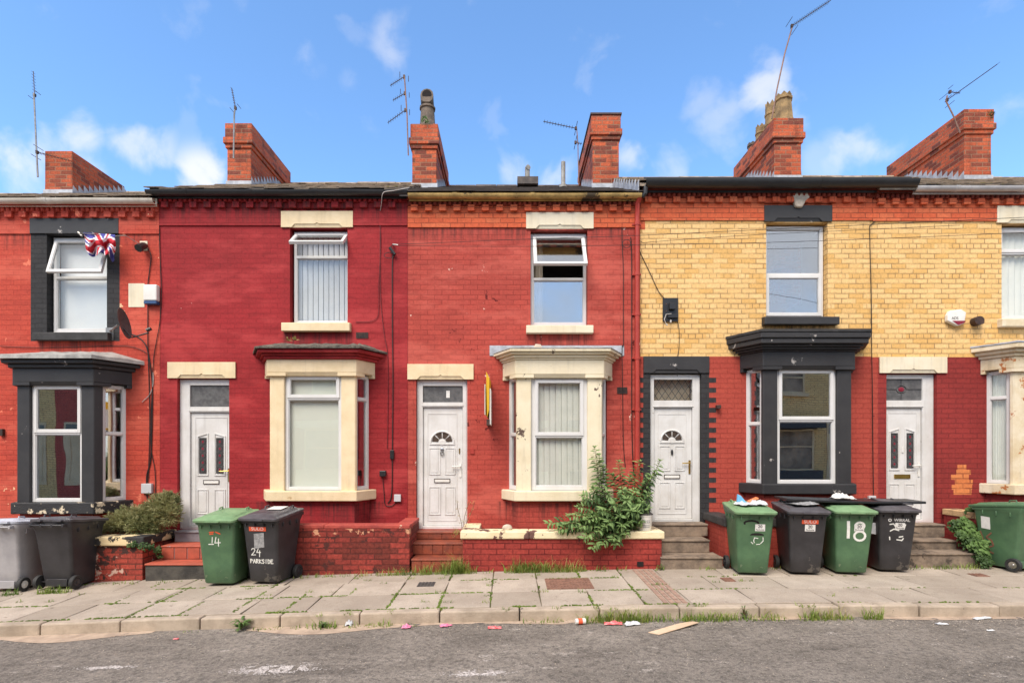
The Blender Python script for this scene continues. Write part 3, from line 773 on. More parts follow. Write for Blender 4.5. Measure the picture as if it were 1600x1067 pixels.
    window(par, basis((xc-E.x, FAC+E.y, zsill1), (cd.x, -cd.y, 0), (0,0,1), (-nn.x, nn.y, 0)), cl, H, tr=H*ct, fw=cfw, blind=blinds[0], glass=glass[0])

def chimney(par, pxl, pxr, pytop, dback, mat_='brick_chim', corbel=True, ztop=None, zbase=5.0, flash_side=0, slope=0.5, zroof=6.0, yroof=8.8, cap=False, d=11.0):
    x0, x1 = PX(pxl, d), PX(pxr, d); zt = PZ(pytop, d); c = 0.0836
    m = MB()
    if corbel:
        m.box(x0, x1, d, dback, zbase, zt-6*c)
        for k, (e, n) in enumerate(((0.028, 1), (0.06, 1.5), (0.032, 3.5))):
            zz = zt - sum(q[1] for q in ((0.028, 1), (0.06, 1.5), (0.032, 3.5))[k:])*c
            m.box(x0-e, x1+e, d-e, dback+e, zz, zz+n*c - (0.0 if k < 2 else 0.0))
    else:
        m.box(x0, x1, d, dback, zbase, zt)
    ch = m.build('chimney', M[mat_], par, bevel=0.008)
    if cap:
        m = MB(); m.box(x0-0.05, x1+0.05, d-0.05, dback+0.05, zt+0.001, zt+0.035); m.build('cap_slab', M['metal_dark'], ch)
    # lead apron and stepped side flashing
    zr = lambda y: zroof + slope*(y-yroof)
    m = MB(); m.box(x0-0.02, x1+0.02, d-0.022, d-0.004, zr(d)-0.05, zr(d)+0.11)
    for sx in (x0-0.006, x1+0.006):
        y = d
        while y < min(dback, 12.6):
            zb = zr(y) - 0.03
            st = 0.14
            m.add([(sx,y,zb),(sx,y+st,zb+slope*st),(sx,y+st,zb+slope*st+0.10),(sx,y+0.01,zb+0.24),
                   (sx+0.004,y,zb),(sx+0.004,y+st,zb+slope*st),(sx+0.004,y+st,zb+slope*st+0.10),(sx+0.004,y+0.01,zb+0.24)],
                  [(0,1,2,3),(7,6,5,4),(0,4,5,1),(1,5,6,2),(2,6,7,3),(3,7,4,0)])
            y += st
    m.build('flashing', M['lead_pale'], ch)
    return ch, (x0+x1)/2, zt

def roof_part(par, x0, x1, y0, z0, yr, zr, mat_, tw=0.27, th=0.24, jit=0.006, roll=True):
    m = MB(); rr = random.Random(int(x0*50)+9)
    L = math.hypot(yr-y0, zr-z0); dy, dz = (yr-y0)/L, (zr-z0)/L
    n = int(L/th)
    nt = max(1, round((x1-x0)/tw)); tw = (x1-x0)/nt
    for k in range(n+1):
        a = k*th; b_ = min(L, a+th*1.25)
        for i in range(-1, nt):
            off = tw*0.5 if k % 2 else 0
            xa = max(x0, x0+i*tw+off); xb = min(x1, x0+(i+1)*tw+off)
            if xb-xa < 0.03: continue
            j = rr.uniform(-jit, jit); t = 0.016
            def pt(x, s_, h): return (x, y0+dy*s_-dz*h, z0+dz*s_+dy*h)
            h0 = 0.030 + j; h1 = 0.006
            if k*th >= L - 0.02: continue
            m.add([pt(xa+0.002,a,h0-t),pt(xb-0.002,a,h0-t),pt(xb-0.002,b_,h1-t),pt(xa+0.002,b_,h1-t),
                   pt(xa+0.002,a,h0),pt(xb-0.002,a,h0),pt(xb-0.002,b_,h1),pt(xa+0.002,b_,h1)],
                  [(0,3,2,1),(4,5,6,7),(0,1,5,4),(1,2,6,5),(2,3,7,6),(3,0,4,7)])
    # boarding beneath, back slope
    m.add([(x0,y0+0.02,z0-0.06),(x1,y0+0.02,z0-0.06),(x1,yr,zr-0.06),(x0,yr,zr-0.06),(x0,y0+0.02,z0-0.01),(x1,y0+0.02,z0-0.01),(x1,yr,zr-0.01),(x0,yr,zr-0.01)],
          [(0,3,2,1),(4,5,6,7),(0,1,5,4),(1,2,6,5),(2,3,7,6),(3,0,4,7)])
    yb = 2*yr - y0
    m.add([(x0,yr,zr-0.06),(x1,yr,zr-0.06),(x1,yb,z0-0.06),(x0,yb,z0-0.06),(x0,yr,zr),(x1,yr,zr),(x1,yb,z0),(x0,yb,z0)],
          [(0,3,2,1),(4,5,6,7),(0,1,5,4),(1,2,6,5),(2,3,7,6),(3,0,4,7)])
    # ridge tiles
    nr = max(1, int((x1-x0)/0.45))
    for i in range(nr):
        a = x0+(x1-x0)*i/nr; b_ = x0+(x1-x0)*(i+1)/nr - 0.012
        j = rr.uniform(-0.008, 0.008)
        m.tube([(a,yr,zr-0.03+j),(b_,yr,zr-0.03+j)], 0.085, 8)
    return m.build('roof', M[mat_], par)

def cornice(par, x0, x1, pys, mat_, band_mat, skip=(), dent_mat=None):
    egg0, egg1, den1, band1 = [PZ(v) for v in pys]
    m = MB(); m.m = 0
    a = x0
    for s0, s1 in sorted(skip) + [(x1, x1)]:                 # the plain band below the dentils, cut round the lintels
        if s0 - a > 0.01: m.box(a, s0, FAC-0.022, FAC-0.002, band1, den1 + 0.004)
        a = s1
    # dentil course and its backing
    m.box(x0, x1, FAC-0.024, FAC-0.002, den1+0.004, egg1)
    pitch = 0.236; n = int((x1-x0)/pitch)
    for i in range(n+1):
        a = x0 + 0.06 + i*pitch
        if a+0.115 < x1: m.box(a, a+0.115, FAC-0.075, FAC-0.024, den1+0.002, egg1)
    m.m = 1
    m.box(x0, x1, FAC-0.05, FAC-0.002, egg1, egg0-0.02)
    m.box(x0, x1, FAC-0.12, FAC-0.002, egg0-0.02, egg0+0.05)
    pitch = 0.083; n = int((x1-x0)/pitch)
    hh = egg0-0.02-egg1
    for i in range(n):
        c = x0 + 0.045 + i*pitch
        rings = []
        for z, r in ((egg1, 0.020), (egg1+hh*0.25, 0.031), (egg1+hh*0.7, 0.034), (egg0-0.021, 0.030)):
            rings.append([(c + r*math.cos(math.pi*k/5 + math.pi), FAC-0.05 + 1.3*r*math.sin(math.pi*k/5 + math.pi), z) for k in range(6)])
        m.loft(rings)
    return m.build('cornice', [M[band_mat], M[mat_]], par)

def gutter(par, x0, x1, z, mat_, r=0.06, y=None, fascia=True, big=False):
    y = FAC - 0.17 if y is None else y
    m = MB()
    n = 10
    out = [(y + r*math.cos(math.pi + math.pi*k/n), z + r*math.sin(math.pi + math.pi*k/n)) for k in range(n+1)]
    inn = [(y + (r-0.008)*math.cos(math.pi + math.pi*k/n), z + (r-0.008)*math.sin(math.pi + math.pi*k/n)) for k in range(n, -1, -1)]
    # extrude along x in several lengths with a slight sag and raised unions
    segs = max(2, int((x1-x0)/1.0)); poly = out + inn
    rings = []
    for i in range(segs+1):
        x = x0 + (x1-x0)*i/segs
        dz = rnd.uniform(-0.006, 0.006)
        rings.append([(x, a, b+dz) for a, b in poly])
    m.loft(rings)
    for i in range(1, segs):
        x = x0 + (x1-x0)*(i-0.4)/segs
        o2 = [(y + (r+0.006)*math.cos(math.pi + math.pi*k/n), z + (r+0.006)*math.sin(math.pi + math.pi*k/n)) for k in range(n+1)]
        i2 = [(y + (r+0.0005)*math.cos(math.pi + math.pi*k/n), z + (r+0.0005)*math.sin(math.pi + math.pi*k/n)) for k in range(n, -1, -1)]
        m.loft([[(xx, a, b+0.002) for a, b in o2+i2] for xx in (x-0.035, x+0.035)])
    m.box(x0+0.003, x1-0.003, FAC-0.118, FAC-0.10, z-r*1.3, z+r*1.1) if fascia else None
    return m.build('gutter', M[mat_], par, smooth=True)

def shell(mb, x0, x1, zb, ze_, zfl):
    mb.m = 1
    mb.box(x0, x0+0.10, FAC+0.22, 17.0, zb, ze_); mb.box(x1-0.10, x1, FAC+0.22, 17.0, zb, ze_)
    mb.box(x0+0.10, x1-0.10, 16.85, 17.0, zb, ze_)
    mb.box(x0+0.10, x1-0.10, FAC+0.22, 16.85, zfl-0.1, zfl+0.1)
    mb.box(x0+0.10, x1-0.10, FAC+0.22, 16.85, ze_-0.12, ze_)
    mb.box(x0+0.10, x1-0.10, FAC+0.22, 16.85, zb, zb+0.45)
    mb.box(x0+0.10, x1-0.10, 12.4, 12.5, zb+0.45, zfl-0.1)
    mb.box(x0+0.10, x1-0.10, 12.4, 12.5, zfl+0.1, ze_-0.12)
    mb.m = 0

def airbrick(par, px, py, w=18, h=8, m_='metal_dark'):
    m = MB(); x0, x1, z0, z1 = PX(px-w/2), PX(px+w/2), PZ(py+h/2), PZ(py-h/2)
    n = 7; r = 3
    m.box(x0, x1, FAC-0.004, FAC-0.001, z0, z1)
    for i in range(n+1):
        x = x0+(x1-x0)*i/n; m.box(x-0.005, x+0.005, FAC-0.012, FAC-0.004, z0, z1)
    for i in range(r+1):
        z = z0+(z1-z0)*i/r; m.box(x0, x1, FAC-0.0125, FAC-0.0045, z-0.005, z+0.005)
    return m.build('air_brick', M[m_], par)

def house(label, i):
    x0, x1 = BOUND[i]+0.002, BOUND[i+1]-0.002
    h = empty('terraced_house', ((x0+x1)/2, FAC, g((x0+x1)/2)))
    tag(h, label, 'house', 'houses of the terrace')
    return h, x0, x1

ROOF_STEP = lambda *a: a
X, Z = PX, PZ
houses = {}

# ---------------------------------------------------------------- house 1 (far left, black surrounds)
h, x0, x1 = house('orange-red painted terraced house with black window surrounds and a black bay', 1); houses[1] = h
up = (X(73), X(167), Z(519), Z(366)); bay1 = (X(30), X(196), Z(784), Z(600))
dx0, dx1 = X(-98), X(-18)
door1 = (dx0, dx1, Z(836), Z(606))
mb = MB(); zt = Z(324)
rects_wall(mb, x0, x1, -0.6, zt, FAC, 0.22, [up, (bay1[0], bay1[1], bay1[2], bay1[3]), door1],
           [(X(48), X(187), Z(533), Z(342), 2)], 0, 1)
shell(mb, x0, x1, -0.6, zt, Z(545))
mb.build('wall', [M['brick_h1'], M['plaster'], M['brick_blackpaint']], h)
lintel(h, X(48), X(187), Z(366), Z(342), 'black', notch=False, proud=0.028)
sill(h, X(58), X(175), Z(533), Z(520), 'black_slab', 0.10)
window(h, FRONT(X(73)+0.03, Z(517), FAC+0.10), X(167)-X(73)-0.02, Z(368)-Z(517), tr=0.92, top='open', ang=R(17), blind=('roller', 'blind_white'), glass='glass', bd=-0.13)
bay(h, -7.21, 0.61, 0.24, 0.45, -0.5, Z(803, 8.5), Z(785, 8.5), Z(602, 8.5), Z(575, 8.5), Z(561, 8.4), 'black', 'brick_h1', 0.20,
    dict(steps=[(0.10,0,0.5),(0.17,0.5,1.0)], sill='black_worn', mat='black', rmat='lead', t=0.06, rise=0.15, over=0.06, ftop='sash', jit=0.008, smooth=True), 0.58,
    [None, None, None], ['glass_mirror']*3, sidecol=0.13)
doorway(h, dx0, dx1, Z(836), Z(606), (dx0+0.06, dx1-0.06, Z(655)), (dx0+0.09, dx1-0.09, Z(645), Z(615)), 'fan', 'plain', 'plain')
lintel(h, dx0-0.12, dx1+0.12, Z(606), Z(582), 'black')
cornice(h, x0, x1, (325, 333, 342, 366), 'brick_h1', 'brick_h1', skip=[(X(48), X(187))])
gutter(h, x0, X(252), Z(312, 8.83), 'white_gutter', 0.068)
z_e = Z(309, 8.8)
roof_part(h, x0, x1, 8.78, z_e, 13.0, Z(303, 13.0), 'tile', tw=0.24, th=0.30, jit=0.016)
chimney(h, 70, 113, 236, 12.5, corbel=False, zbase=4.8, zroof=z_e, slope=(Z(303,13)-z_e)/4.2, cap=False)

# ---------------------------------------------------------------- house 2 (crimson)
h, x0, x1 = house('deep crimson painted terraced house with smooth cream bay and lintels', 2); houses[2] = h
up = (X(453), X(543), Z(505), Z(356)); dr = (X(277), X(358), Z(827), Z(591))
mb = MB(); zt = Z(308)
rects_wall(mb, x0, x1, -0.5, zt, FAC, 0.22, [up, (X(424), X(572), Z(766), Z(590)), dr], [], 0, 1)
shell(mb, x0, x1, -0.5, zt, Z(530))
mb.build('wall', [M['brick_h2'], M['plaster']], h)
lintel(h, X(440), X(552), Z(356), Z(331), 'cream'); sill(h, X(443), X(549), Z(519), Z(505), 'cream', 0.10)
window(h, FRONT(X(453)+0.03, Z(504), FAC+0.10), X(543)-X(453)-0.01, Z(359)-Z(504), tr=1.13, top='open', ang=R(50), blind=('vertical', 'blind_slat'), fw=0.045)
bay(h, -3.16, 0.685, 0.18, 0.34, -0.45, Z(783, 8.6), Z(767, 8.6), Z(587, 8.6), Z(561, 8.6), Z(545, 8.5), 'cream', 'brick_h2', 0.226,
    dict(steps=[(0.09,0,0.35),(0.13,0.35,0.6),(0.19,0.6,1.0)], mat='brick_h2', rmat='felt', t=0.035, rise=0.13, over=0.04, e_in=-0.1, jit=0.014, ftop='sash'), 0.79,
    [None, ('roller', 'blind_green'), ('side', 'net')], ['glass', 'glass', 'glass_mirror'])
doorway(h, X(277), X(358), Z(827), Z(592), (X(293), X(357), Z(644)), (X(293), X(356), Z(635), Z(601)), 'twin', 'brass', 'plain')
lintel(h, X(263), X(369), Z(591), Z(566), 'cream')
cornice(h, x0, x1, (310, 318, 327, 353), 'brick_h2', 'brick_h2', skip=[(X(440), X(552))])
gutter(h, x0-0.1, X(640), Z(299, 8.83), 'black_gutter', 0.072)
z_e = Z(297, 8.8)
roof_part(h, x0-0.12, x1-0.10, 8.78, z_e, 13.0, Z(288.5, 13.0), 'tile', tw=0.24, th=0.30, jit=0.018)
chimney(h, 355, 392, 194, 12.9, zbase=4.8, zroof=z_e, slope=(Z(288.5,13)-z_e)/4.2)
airbrick(h, 566, 524); airbrick(h, 494, 797, 20, 8)

# ---------------------------------------------------------------- house 3 (middle, peeling cream bay)
h, x0, x1 = house('red painted terraced house in the middle with bare orange brick under its eaves', 3); houses[3] = h
up = (X(829), X(918), Z(508), Z(360)); dr = (X(650), X(730), Z(827), Z(592))
mb = MB(); zt = Z(312)
rects_wall(mb, x0, x1, -0.5, zt, FAC, 0.22, [up, (X(800), X(948), Z(768), Z(590)), dr],
           [(x0, x1, Z(356), zt, 2)], 0, 1)
shell(mb, x0, x1, -0.5, zt, Z(530))
mb.build('wall', [M['brick_h3'], M['plaster'], M['brick_orange']], h)
lintel(h, X(822), X(927), Z(358), Z(333), 'cream_pale'); sill(h, X(822), X(926), Z(522), Z(509), 'cream_pale', 0.10)
window(h, FRONT(X(829)+0.005, Z(507), FAC+0.10), X(918)-X(829)-0.01, Z(362)-Z(507), tr=0.79, top='open', ang=R(33), blind=('side', 'curtain_tan'), glass='glass_strong')
cx = (x0+x1)/2
bay(h, 0.815, 0.68, 0.18, 0.34, -0.45, Z(783, 8.6), Z(767, 8.6), Z(590, 8.6), Z(562, 8.6), Z(545, 8.5), 'cream_worn', 'brick_h3', 0.226,
    dict(steps=[(0.07,0,0.2),(0.10,0.2,0.5),(0.15,0.5,0.72),(0.19,0.72,1.0)], mat='cream_worn', rmat='lead', t=0.015, rise=0.10, over=0.005, flash=(X(765), X(975), Z(556), Z(540)), ftop='sash', flow='fixed', jit=0.006, fw=0.075), 0.475,
    [None, ('vertical', 'net'), None], ['glass_strong', 'glass', 'glass_strong'], cfw=0.06, ctr=0.49)
doorway(h, X(650), X(730), Z(827), Z(593), (X(660), X(722), Z(636)), (X(659), X(721), Z(628), Z(602)), 'fan', 'knocker', 'number')
lintel(h, X(637), X(740), Z(593), Z(569), 'cream')
cornice(h, x0, x1, (314, 323, 332, 356), 'brick_cornice_dark', 'brick_orange', skip=[(X(822), X(927))])
gutter(h, X(641), X(998), Z(304, 8.83), 'ochre_gutter', 0.062)
z_e = Z(301, 8.8)
roof_part(h, x0-0.10, x1, 8.78, z_e, 13.0, Z(292.5, 13.0), 'tile_dark', tw=0.30, th=0.26, jit=0.006)
sl = (Z(292.5,13)-z_e)/4.2
ch, xx, zz = chimney(h, 644, 682, 195, 12.9, zbase=4.8, zroof=z_e, slope=sl)
# hooded pot on the left stack
m = MB(); y = 11.25; x_ = PX(668, y); m.lathe([(0.20,0),(0.20,0.05),(0.165,0.10),(0.140,0.46),(0.165,0.47),(0.165,0.51),(0.145,0.52)], 12, (x_, y, zz-0.01))
rings = []
for k in range(7):                                             # horn bending towards the street
    a = R(90*k/6)
    c_ = Vector((x_, y + 0.05 - 0.14*math.sin(a)*1.0, zz + 0.50 + 0.20*k/6 + 0.02))
    nrm = Vector((0, -math.sin(a)*0.9, math.cos(a)*0.9+0.1)).normalized(); s_ = Vector((1,0,0)); t_ = nrm.cross(s_)
    rings.append([c_ + (s_*math.cos(2*math.pi*i/12) + t_*math.sin(2*math.pi*i/12))*0.135 for i in range(12)])
m.loft(rings)
pot = m.build('chimney_pot', M['pot_grey'], ch, smooth=True)
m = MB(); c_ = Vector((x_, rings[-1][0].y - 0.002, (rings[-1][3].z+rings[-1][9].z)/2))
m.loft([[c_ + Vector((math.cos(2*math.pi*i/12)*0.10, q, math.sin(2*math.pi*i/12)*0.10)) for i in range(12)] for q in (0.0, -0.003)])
m.build('dark_flue_disc', M['soot_and_hole_shade'], pot)  # flat black disc stands for the shade inside the sooty pot
m = MB(); m.lathe([(0.16,0),(0.16,0.05),(0.135,0.1),(0.12,0.42),(0.14,0.45),(0.14,0.5)], 12, (PX(667, 12.3), 12.3, zz-0.01)); m.build('chimney_pot', M['pot_grey'], ch, smooth=True)
chimney(h, 926, 967, 181, 12.9, zbase=4.8, zroof=z_e, slope=sl, cap=True)
# flue pipes through the slates
m = MB(); yy = 11.6; a = PX(824, yy); zb = z_e + sl*(yy-8.78)
m.tube([(a,yy,zb-0.1),(a,yy,zb+0.36),(a,yy-0.02,zb+0.42),(a+0.02,yy-0.06,zb+0.42)], 0.055, 10)
fl = m.build('flue_pipe', M['lead'], h, smooth=True)
m = MB(); m.box(a-0.22, a+0.22, yy-0.30, yy+0.2, zb-0.05, zb+0.10); m.build('flue_base', M['tile_dark'], fl)
m = MB(); a = PX(880, yy); m.tube([(a,yy,zb-0.1),(a,yy,zb+0.56)], 0.048, 10); m.tube([(a,yy,zb+0.0),(a,yy,zb+0.06)], 0.085, 10); m.build('flue_pipe', M['lead'], h, smooth=True)
airbrick(h, 972, 610, 15, 9); airbrick(h, 879, 791, 15, 9, 'rust')
# downpipe on the boundary
m = MB(); xp = X(994); m.tube([(xp+0.02,FAC-0.17,Z(309,8.85)),(xp,FAC-0.10,Z(322)),(xp,FAC-0.07,Z(345)),(xp,FAC-0.07,Z(560)),(xp-0.005,FAC-0.07,0.1)], 0.040, 10)
for py in (352, 430, 492, 560, 640, 720):
    m.lathe([(0.047,-0.03),(0.047,0.03)], 10, (xp, FAC-0.07, Z(py))); m.box(xp-0.075, xp+0.075, FAC-0.035, FAC-0.004, Z(py)-0.012, Z(py)+0.012)
m.build('downpipe', M['red_pipe'], h, smooth=True)
# bell push
m = MB(); m.box(X(735), X(741), FAC-0.015, FAC-0.003, Z(709), Z(701)); m.build('bell_box', M['red_pipe'], h)

# ---------------------------------------------------------------- house 4 (yellow brick, black bay)
h, x0, x1 = house('yellow brick terraced house with black bay and black toothed door surround', 4); houses[4] = h
up = (X(1197), X(1293), Z(497), Z(348)); dr = (X(1016), X(1096), Z(816), Z(583))
zones = [(x0, x1, -0.5, Z(557), 2), (X(1005), X(1108), Z(817)-0.06, Z(557), 3), (x0, x1, Z(345), Z(300), 4), (x0, X(1008), Z(359), Z(344), 4)]
c = 0.1672; zq = Z(590); k = 0
while zq - c/2 > Z(800):
    zones.append((X(1108), X(1119), zq - c/2, zq, 3))
    if zq - c/2 > Z(740): zones.append((x0, X(1005), zq - c/2, zq, 3))
    zq -= c
mb = MB(); zt = Z(300)
rects_wall(mb, x0, x1, -0.5, zt, FAC, 0.22, [up, (X(1172), X(1326), Z(756), Z(580)), dr], zones, 0, 1)
shell(mb, x0, x1, -0.5, zt, Z(520))
mb.build('wall', [M['brick_yellow'], M['plaster'], M['brick_red45'], M['brick_blackpaint'], M['brick_orange']], h)
lintel(h, X(1193), X(1299), Z(347), Z(322), 'black'); sill(h, X(1190), X(1306), Z(509), Z(496), 'black', 0.11)
window(h, FRONT(X(1197)+0.003, Z(495), FAC+0.10), X(1291)-X(1197)+0.004, Z(350)-Z(495), tr=0.73, low='sash', glass='glass_strong', blind=('roller','blind_white') if False else None)
bay(h, 4.81, 0.706, 0.18, 0.34, -0.45, Z(772, 8.6), Z(756, 8.6), Z(577, 8.6), Z(549, 8.6), Z(520, 8.5), 'black', 'brick_red45', 0.226,
    dict(steps=[(0.08,0,0.10),(0.12,0.10,0.22),(0.16,0.22,0.36),(0.225,0.36,0.66),(0.25,0.66,1.0)], mat='black', rmat='black_slab', t=0.04, rise=0.06, over=0.012, ftop='sash', flow='fixed', vent=True), 0.545,
    [None, None, None], ['glass_mirror']*4, ctr=0.52)
doorway(h, X(1016), X(1096), Z(816), Z(584), (X(1024), X(1084), Z(637)), (X(1021), X(1084), Z(625), Z(592)), 'fan', 'brass', 'leaded')
lintel(h, X(1005), X(1108), Z(583), Z(557), 'black', proud=0.02)
cornice(h, x0, x1, (301, 310, 319, 345), 'brick_cornice_dark', 'brick_orange', skip=[(X(1193), X(1299))])
gutter(h, X(1003), X(1417), Z(284, 8.8), 'black_gutter', 0.105, y=FAC-0.20)
z_e = Z(284, 8.75)
roof_part(h, x0-0.06, x1, 8.75, z_e, 13.0, Z(280, 13.0), 'tile', tw=0.24, th=0.30, jit=0.014)
sl = (Z(280,13)-z_e)/4.25
m = MB(); m.prism_y([(X(1240),Z(326)),(X(1250),Z(327)),(X(1255),Z(318)),(X(1262),Z(311)),(X(1258),Z(303)),(X(1243),Z(303)),(X(1235),Z(309))], FAC-0.079, FAC-0.004); m.build('cement_patch', M['stone'], h, bevel=0.012)
# stepped lead on the exposed verge next to the lower roof
m = MB(); xx_ = x0 - 0.07
for q in range(18):
    y = 8.8 + q*0.22; zz = z_e + sl*(y-8.75)
    m.box(xx_-0.012, xx_, y, y+0.205, zz-0.20, zz+0.03+0.004*(q % 2))
m.build('verge_flashing', M['lead_pale'], h)
m = MB(); m.tube([(X(1004),FAC-0.2,Z(290,8.8)),(X(1003),FAC-0.2,Z(303,8.8)),(X(1000),FAC-0.17,Z(306,8.8))], 0.04, 8); m.build('gutter_outlet', M['black_gutter'], h, smooth=True)

# ---------------------------------------------------------------- house 5 (yellow brick, flaking cream bay)
h, x0, x1 = house('yellow brick terraced house with dark red ground floor and flaking cream bay', 5); houses[5] = h
up = (X(1565), X(1661), Z(498), Z(350)); dr = (X(1385), X(1464), Z(817), Z(583))
zones = [(x0, x1, -0.5, Z(558), 2), (X(1372), x1, -0.5, Z(558), 3), (x0, x1, Z(346), Z(300), 4)]
c = 0.0836
for a, b, q in ((1487, 1519, 0), (1492, 1520, 1), (1486, 1514, 2), (1494, 1517, 3), (1496, 1510, 4), (1490, 1518, -1)):
    zones.append((X(a), X(b), Z(757) + (q-1)*c, Z(757) + q*c, 5))
mb = MB(); zt = Z(303)
rects_wall(mb, x0, x1, -0.5, zt, FAC, 0.22, [up, (X(1548), X(1700), Z(756), Z(580)), dr], zones, 0, 1)
shell(mb, x0, x1, -0.5, zt, Z(520))
mb.build('wall', [M['brick_yellow'], M['plaster'], M['brick_red45'], M['brick_dark5'], M['brick_orange'], M['brick_exposed']], h)
lintel(h, X(1556), X(1670), Z(349), Z(323), 'cream_pale'); sill(h, X(1558), X(1668), Z(512), Z(499), 'cream_rough', 0.10)
window(h, FRONT(X(1565)+0.004, Z(497), FAC+0.10), X(1661)-X(1565)-0.01, Z(352)-Z(497), tr=1.12, top='sash', blind=('net', 'net'))
bay(h, 8.82, 0.69, 0.18, 0.34, -0.45, Z(773, 8.6), Z(757, 8.6), Z(580, 8.6), Z(556, 8.6), Z(535, 8.5), 'cream_rough', 'brick_dark5', 0.226,
    dict(steps=[(0.08,0,0.3),(0.13,0.3,0.6),(0.19,0.6,1.0)], mat='cream_rough', rmat='lead_pale', t=0.02, rise=0.06, over=0.01, jit=0.01), 0.70,
    [('net','net'), ('vertical','net'), ('net','net')], ['glass']*3, ctr=0.76)
doorway(h, X(1385), X(1464), Z(817), Z(584), (X(1387), X(1446), Z(637)), (X(1386), X(1447), Z(625), Z(591)), 'twin', 'brass_box', 'rose')
lintel(h, X(1373), X(1478), Z(583), Z(558), 'cream_pale')
cornice(h, x0, x1, (304, 313, 322, 346), 'brick_cornice_dark', 'brick_orange', skip=[(X(1556), X(1670))])
gutter(h, X(1418), x1, Z(293, 8.83), 'grey_gutter', 0.066)
z_e = Z(290, 8.78)
roof_part(h, x0, x1, 8.78, z_e, 13.0, Z(278, 13.0), 'tile', tw=0.24, th=0.30, jit=0.016)
sl = (Z(278,13)-z_e)/4.2
ch, xx, zz = chimney(h, 1210, 1252, 186, 12.9, zbase=4.8, zroof=z_e, slope=sl)
def crown_pot(y, px, hgt, r, mat_, octo):
    m = MB(); xc = PX(px, y); n = 8 if octo else 16
    if octo: prof = [(r*1.25,0),(r*1.2,0.05),(r*1.05,0.12),(r*0.85,hgt*0.78),(r*1.0,hgt*0.80),(r*1.0,hgt*0.86),(r*0.88,hgt*0.88)]
    else: prof = [(r*1.1,0),(r,0.04),(r*0.92,hgt*0.35),(r*1.0,hgt*0.36),(r*1.0,hgt*0.41),(r*0.9,hgt*0.43),(r*0.88,hgt*0.62),(r*0.98,hgt*0.64),(r*0.98,hgt*0.69),(r*0.88,hgt*0.71),(r*0.9,hgt*0.86)]
    m.lathe(prof, n, (xc, y, zz-0.01))
    k = 8; ra = prof[-1][0]; ri = ra-0.03
    for i in range(k):                                          # crown points
        a0 = 2*math.pi*i/k; a1 = 2*math.pi*(i+1)/k; am = (a0+a1)/2
        z0_, z1_ = zz-0.01+prof[-1][1]-0.01, zz-0.01+hgt
        zb_ = z0_+0.03
        pt = lambda r_, a_, z_: (xc+r_*math.cos(a_), y+r_*math.sin(a_), z_)
        m.add([pt(ra,a0,z0_),pt(ra,a1,z0_),pt(ra,a1,zb_),pt(ra,am,z1_),pt(ra,a0,zb_),pt(ri,a0,z0_),pt(ri,a1,z0_),pt(ri,a1,zb_),pt(ri,am,z1_),pt(ri,a0,zb_)],
              [(0,1,2,3,4),(9,8,7,6,5),(2,7,8,3),(3,8,9,4)])
    return m.build('chimney_pot', M[mat_], ch)
crown_pot(11.25, 1224, 0.66, 0.18, 'pot', True)
crown_pot(11.72, 1206, 0.80, 0.15, 'pot', False)
crown_pot(12.15, 1190, 0.56, 0.14, 'pot', False)
crown_pot(12.6, 1176, 0.42, 0.13, 'pot_grey', True)
chimney(h, 1507, 1549, 172, 13.2, zbase=4.8, zroof=z_e, slope=sl)
# missing bricks of the weathered stack are left in its outline; a second roof lip
# ---------------------------------------------------------------- the two neighbours cut by the frame
for i, lab, bm_, pyo, wm in ((0, 'red painted terraced house beyond the left edge with a plain grey roof', 'brick_h3', 14, 'black'), (6, 'yellow brick terraced house beyond the right edge with cream lintels', 'brick_yellow', -12, 'cream_pale')):
    h, x0, x1 = house(lab, i); houses[i] = h
    xc = (x0+x1)/2; w = 0.48
    up = (xc+0.4-w, xc+0.4+w, Z(508+pyo), Z(358+pyo)); dn = (xc+0.2-w, xc+1.0+w*0.2, Z(766+pyo), Z(600+pyo)); dr = (x0+0.35, x0+1.2, Z(827+pyo), Z(592+pyo))
    mb = MB(); zt = Z(310+pyo)
    rects_wall(mb, x0, x1, -0.7, zt, FAC, 0.22, [up, dn, dr], [], 0, 1); shell(mb, x0, x1, -0.7, zt, Z(530+pyo))
    mb.build('wall', [M[bm_], M['plaster']], h)
    for q in (up, dn):
        lintel(h, q[0]-0.1, q[1]+0.1, q[3], q[3]+0.27, wm); sill(h, q[0]-0.1, q[1]+0.1, q[2]-0.14, q[2], wm)
        window(h, FRONT(q[0]+0.004, q[2]+0.01, FAC+0.1), q[1]-q[0]-0.008, q[3]-q[2]-0.02, tr=1.1, blind=('net','net'))
    doorway(h, dr[0], dr[1], dr[2], dr[3], (dr[0]+0.1, dr[1]-0.1, dr[3]-0.5), (dr[0]+0.1, dr[1]-0.1, dr[3]-0.40, dr[3]-0.08), 'fan', 'plain', 'plain')
    lintel(h, dr[0]-0.1, dr[1]+0.1, dr[3], dr[3]+0.27, wm)
    cornice(h, x0, x1, (312+pyo, 321+pyo, 330+pyo, 356+pyo), bm_, bm_, skip=[(up[0]-0.1, up[1]+0.1)])
    gutter(h, x0, x1, Z(301+pyo, 8.83), 'black_gutter', 0.07)
    z_e = Z(299+pyo, 8.8)
    roof_part(h, x0, x1, 8.78, z_e, 13.0, Z(292+pyo, 13.0), 'tile', tw=0.24, th=0.30, jit=0.016)

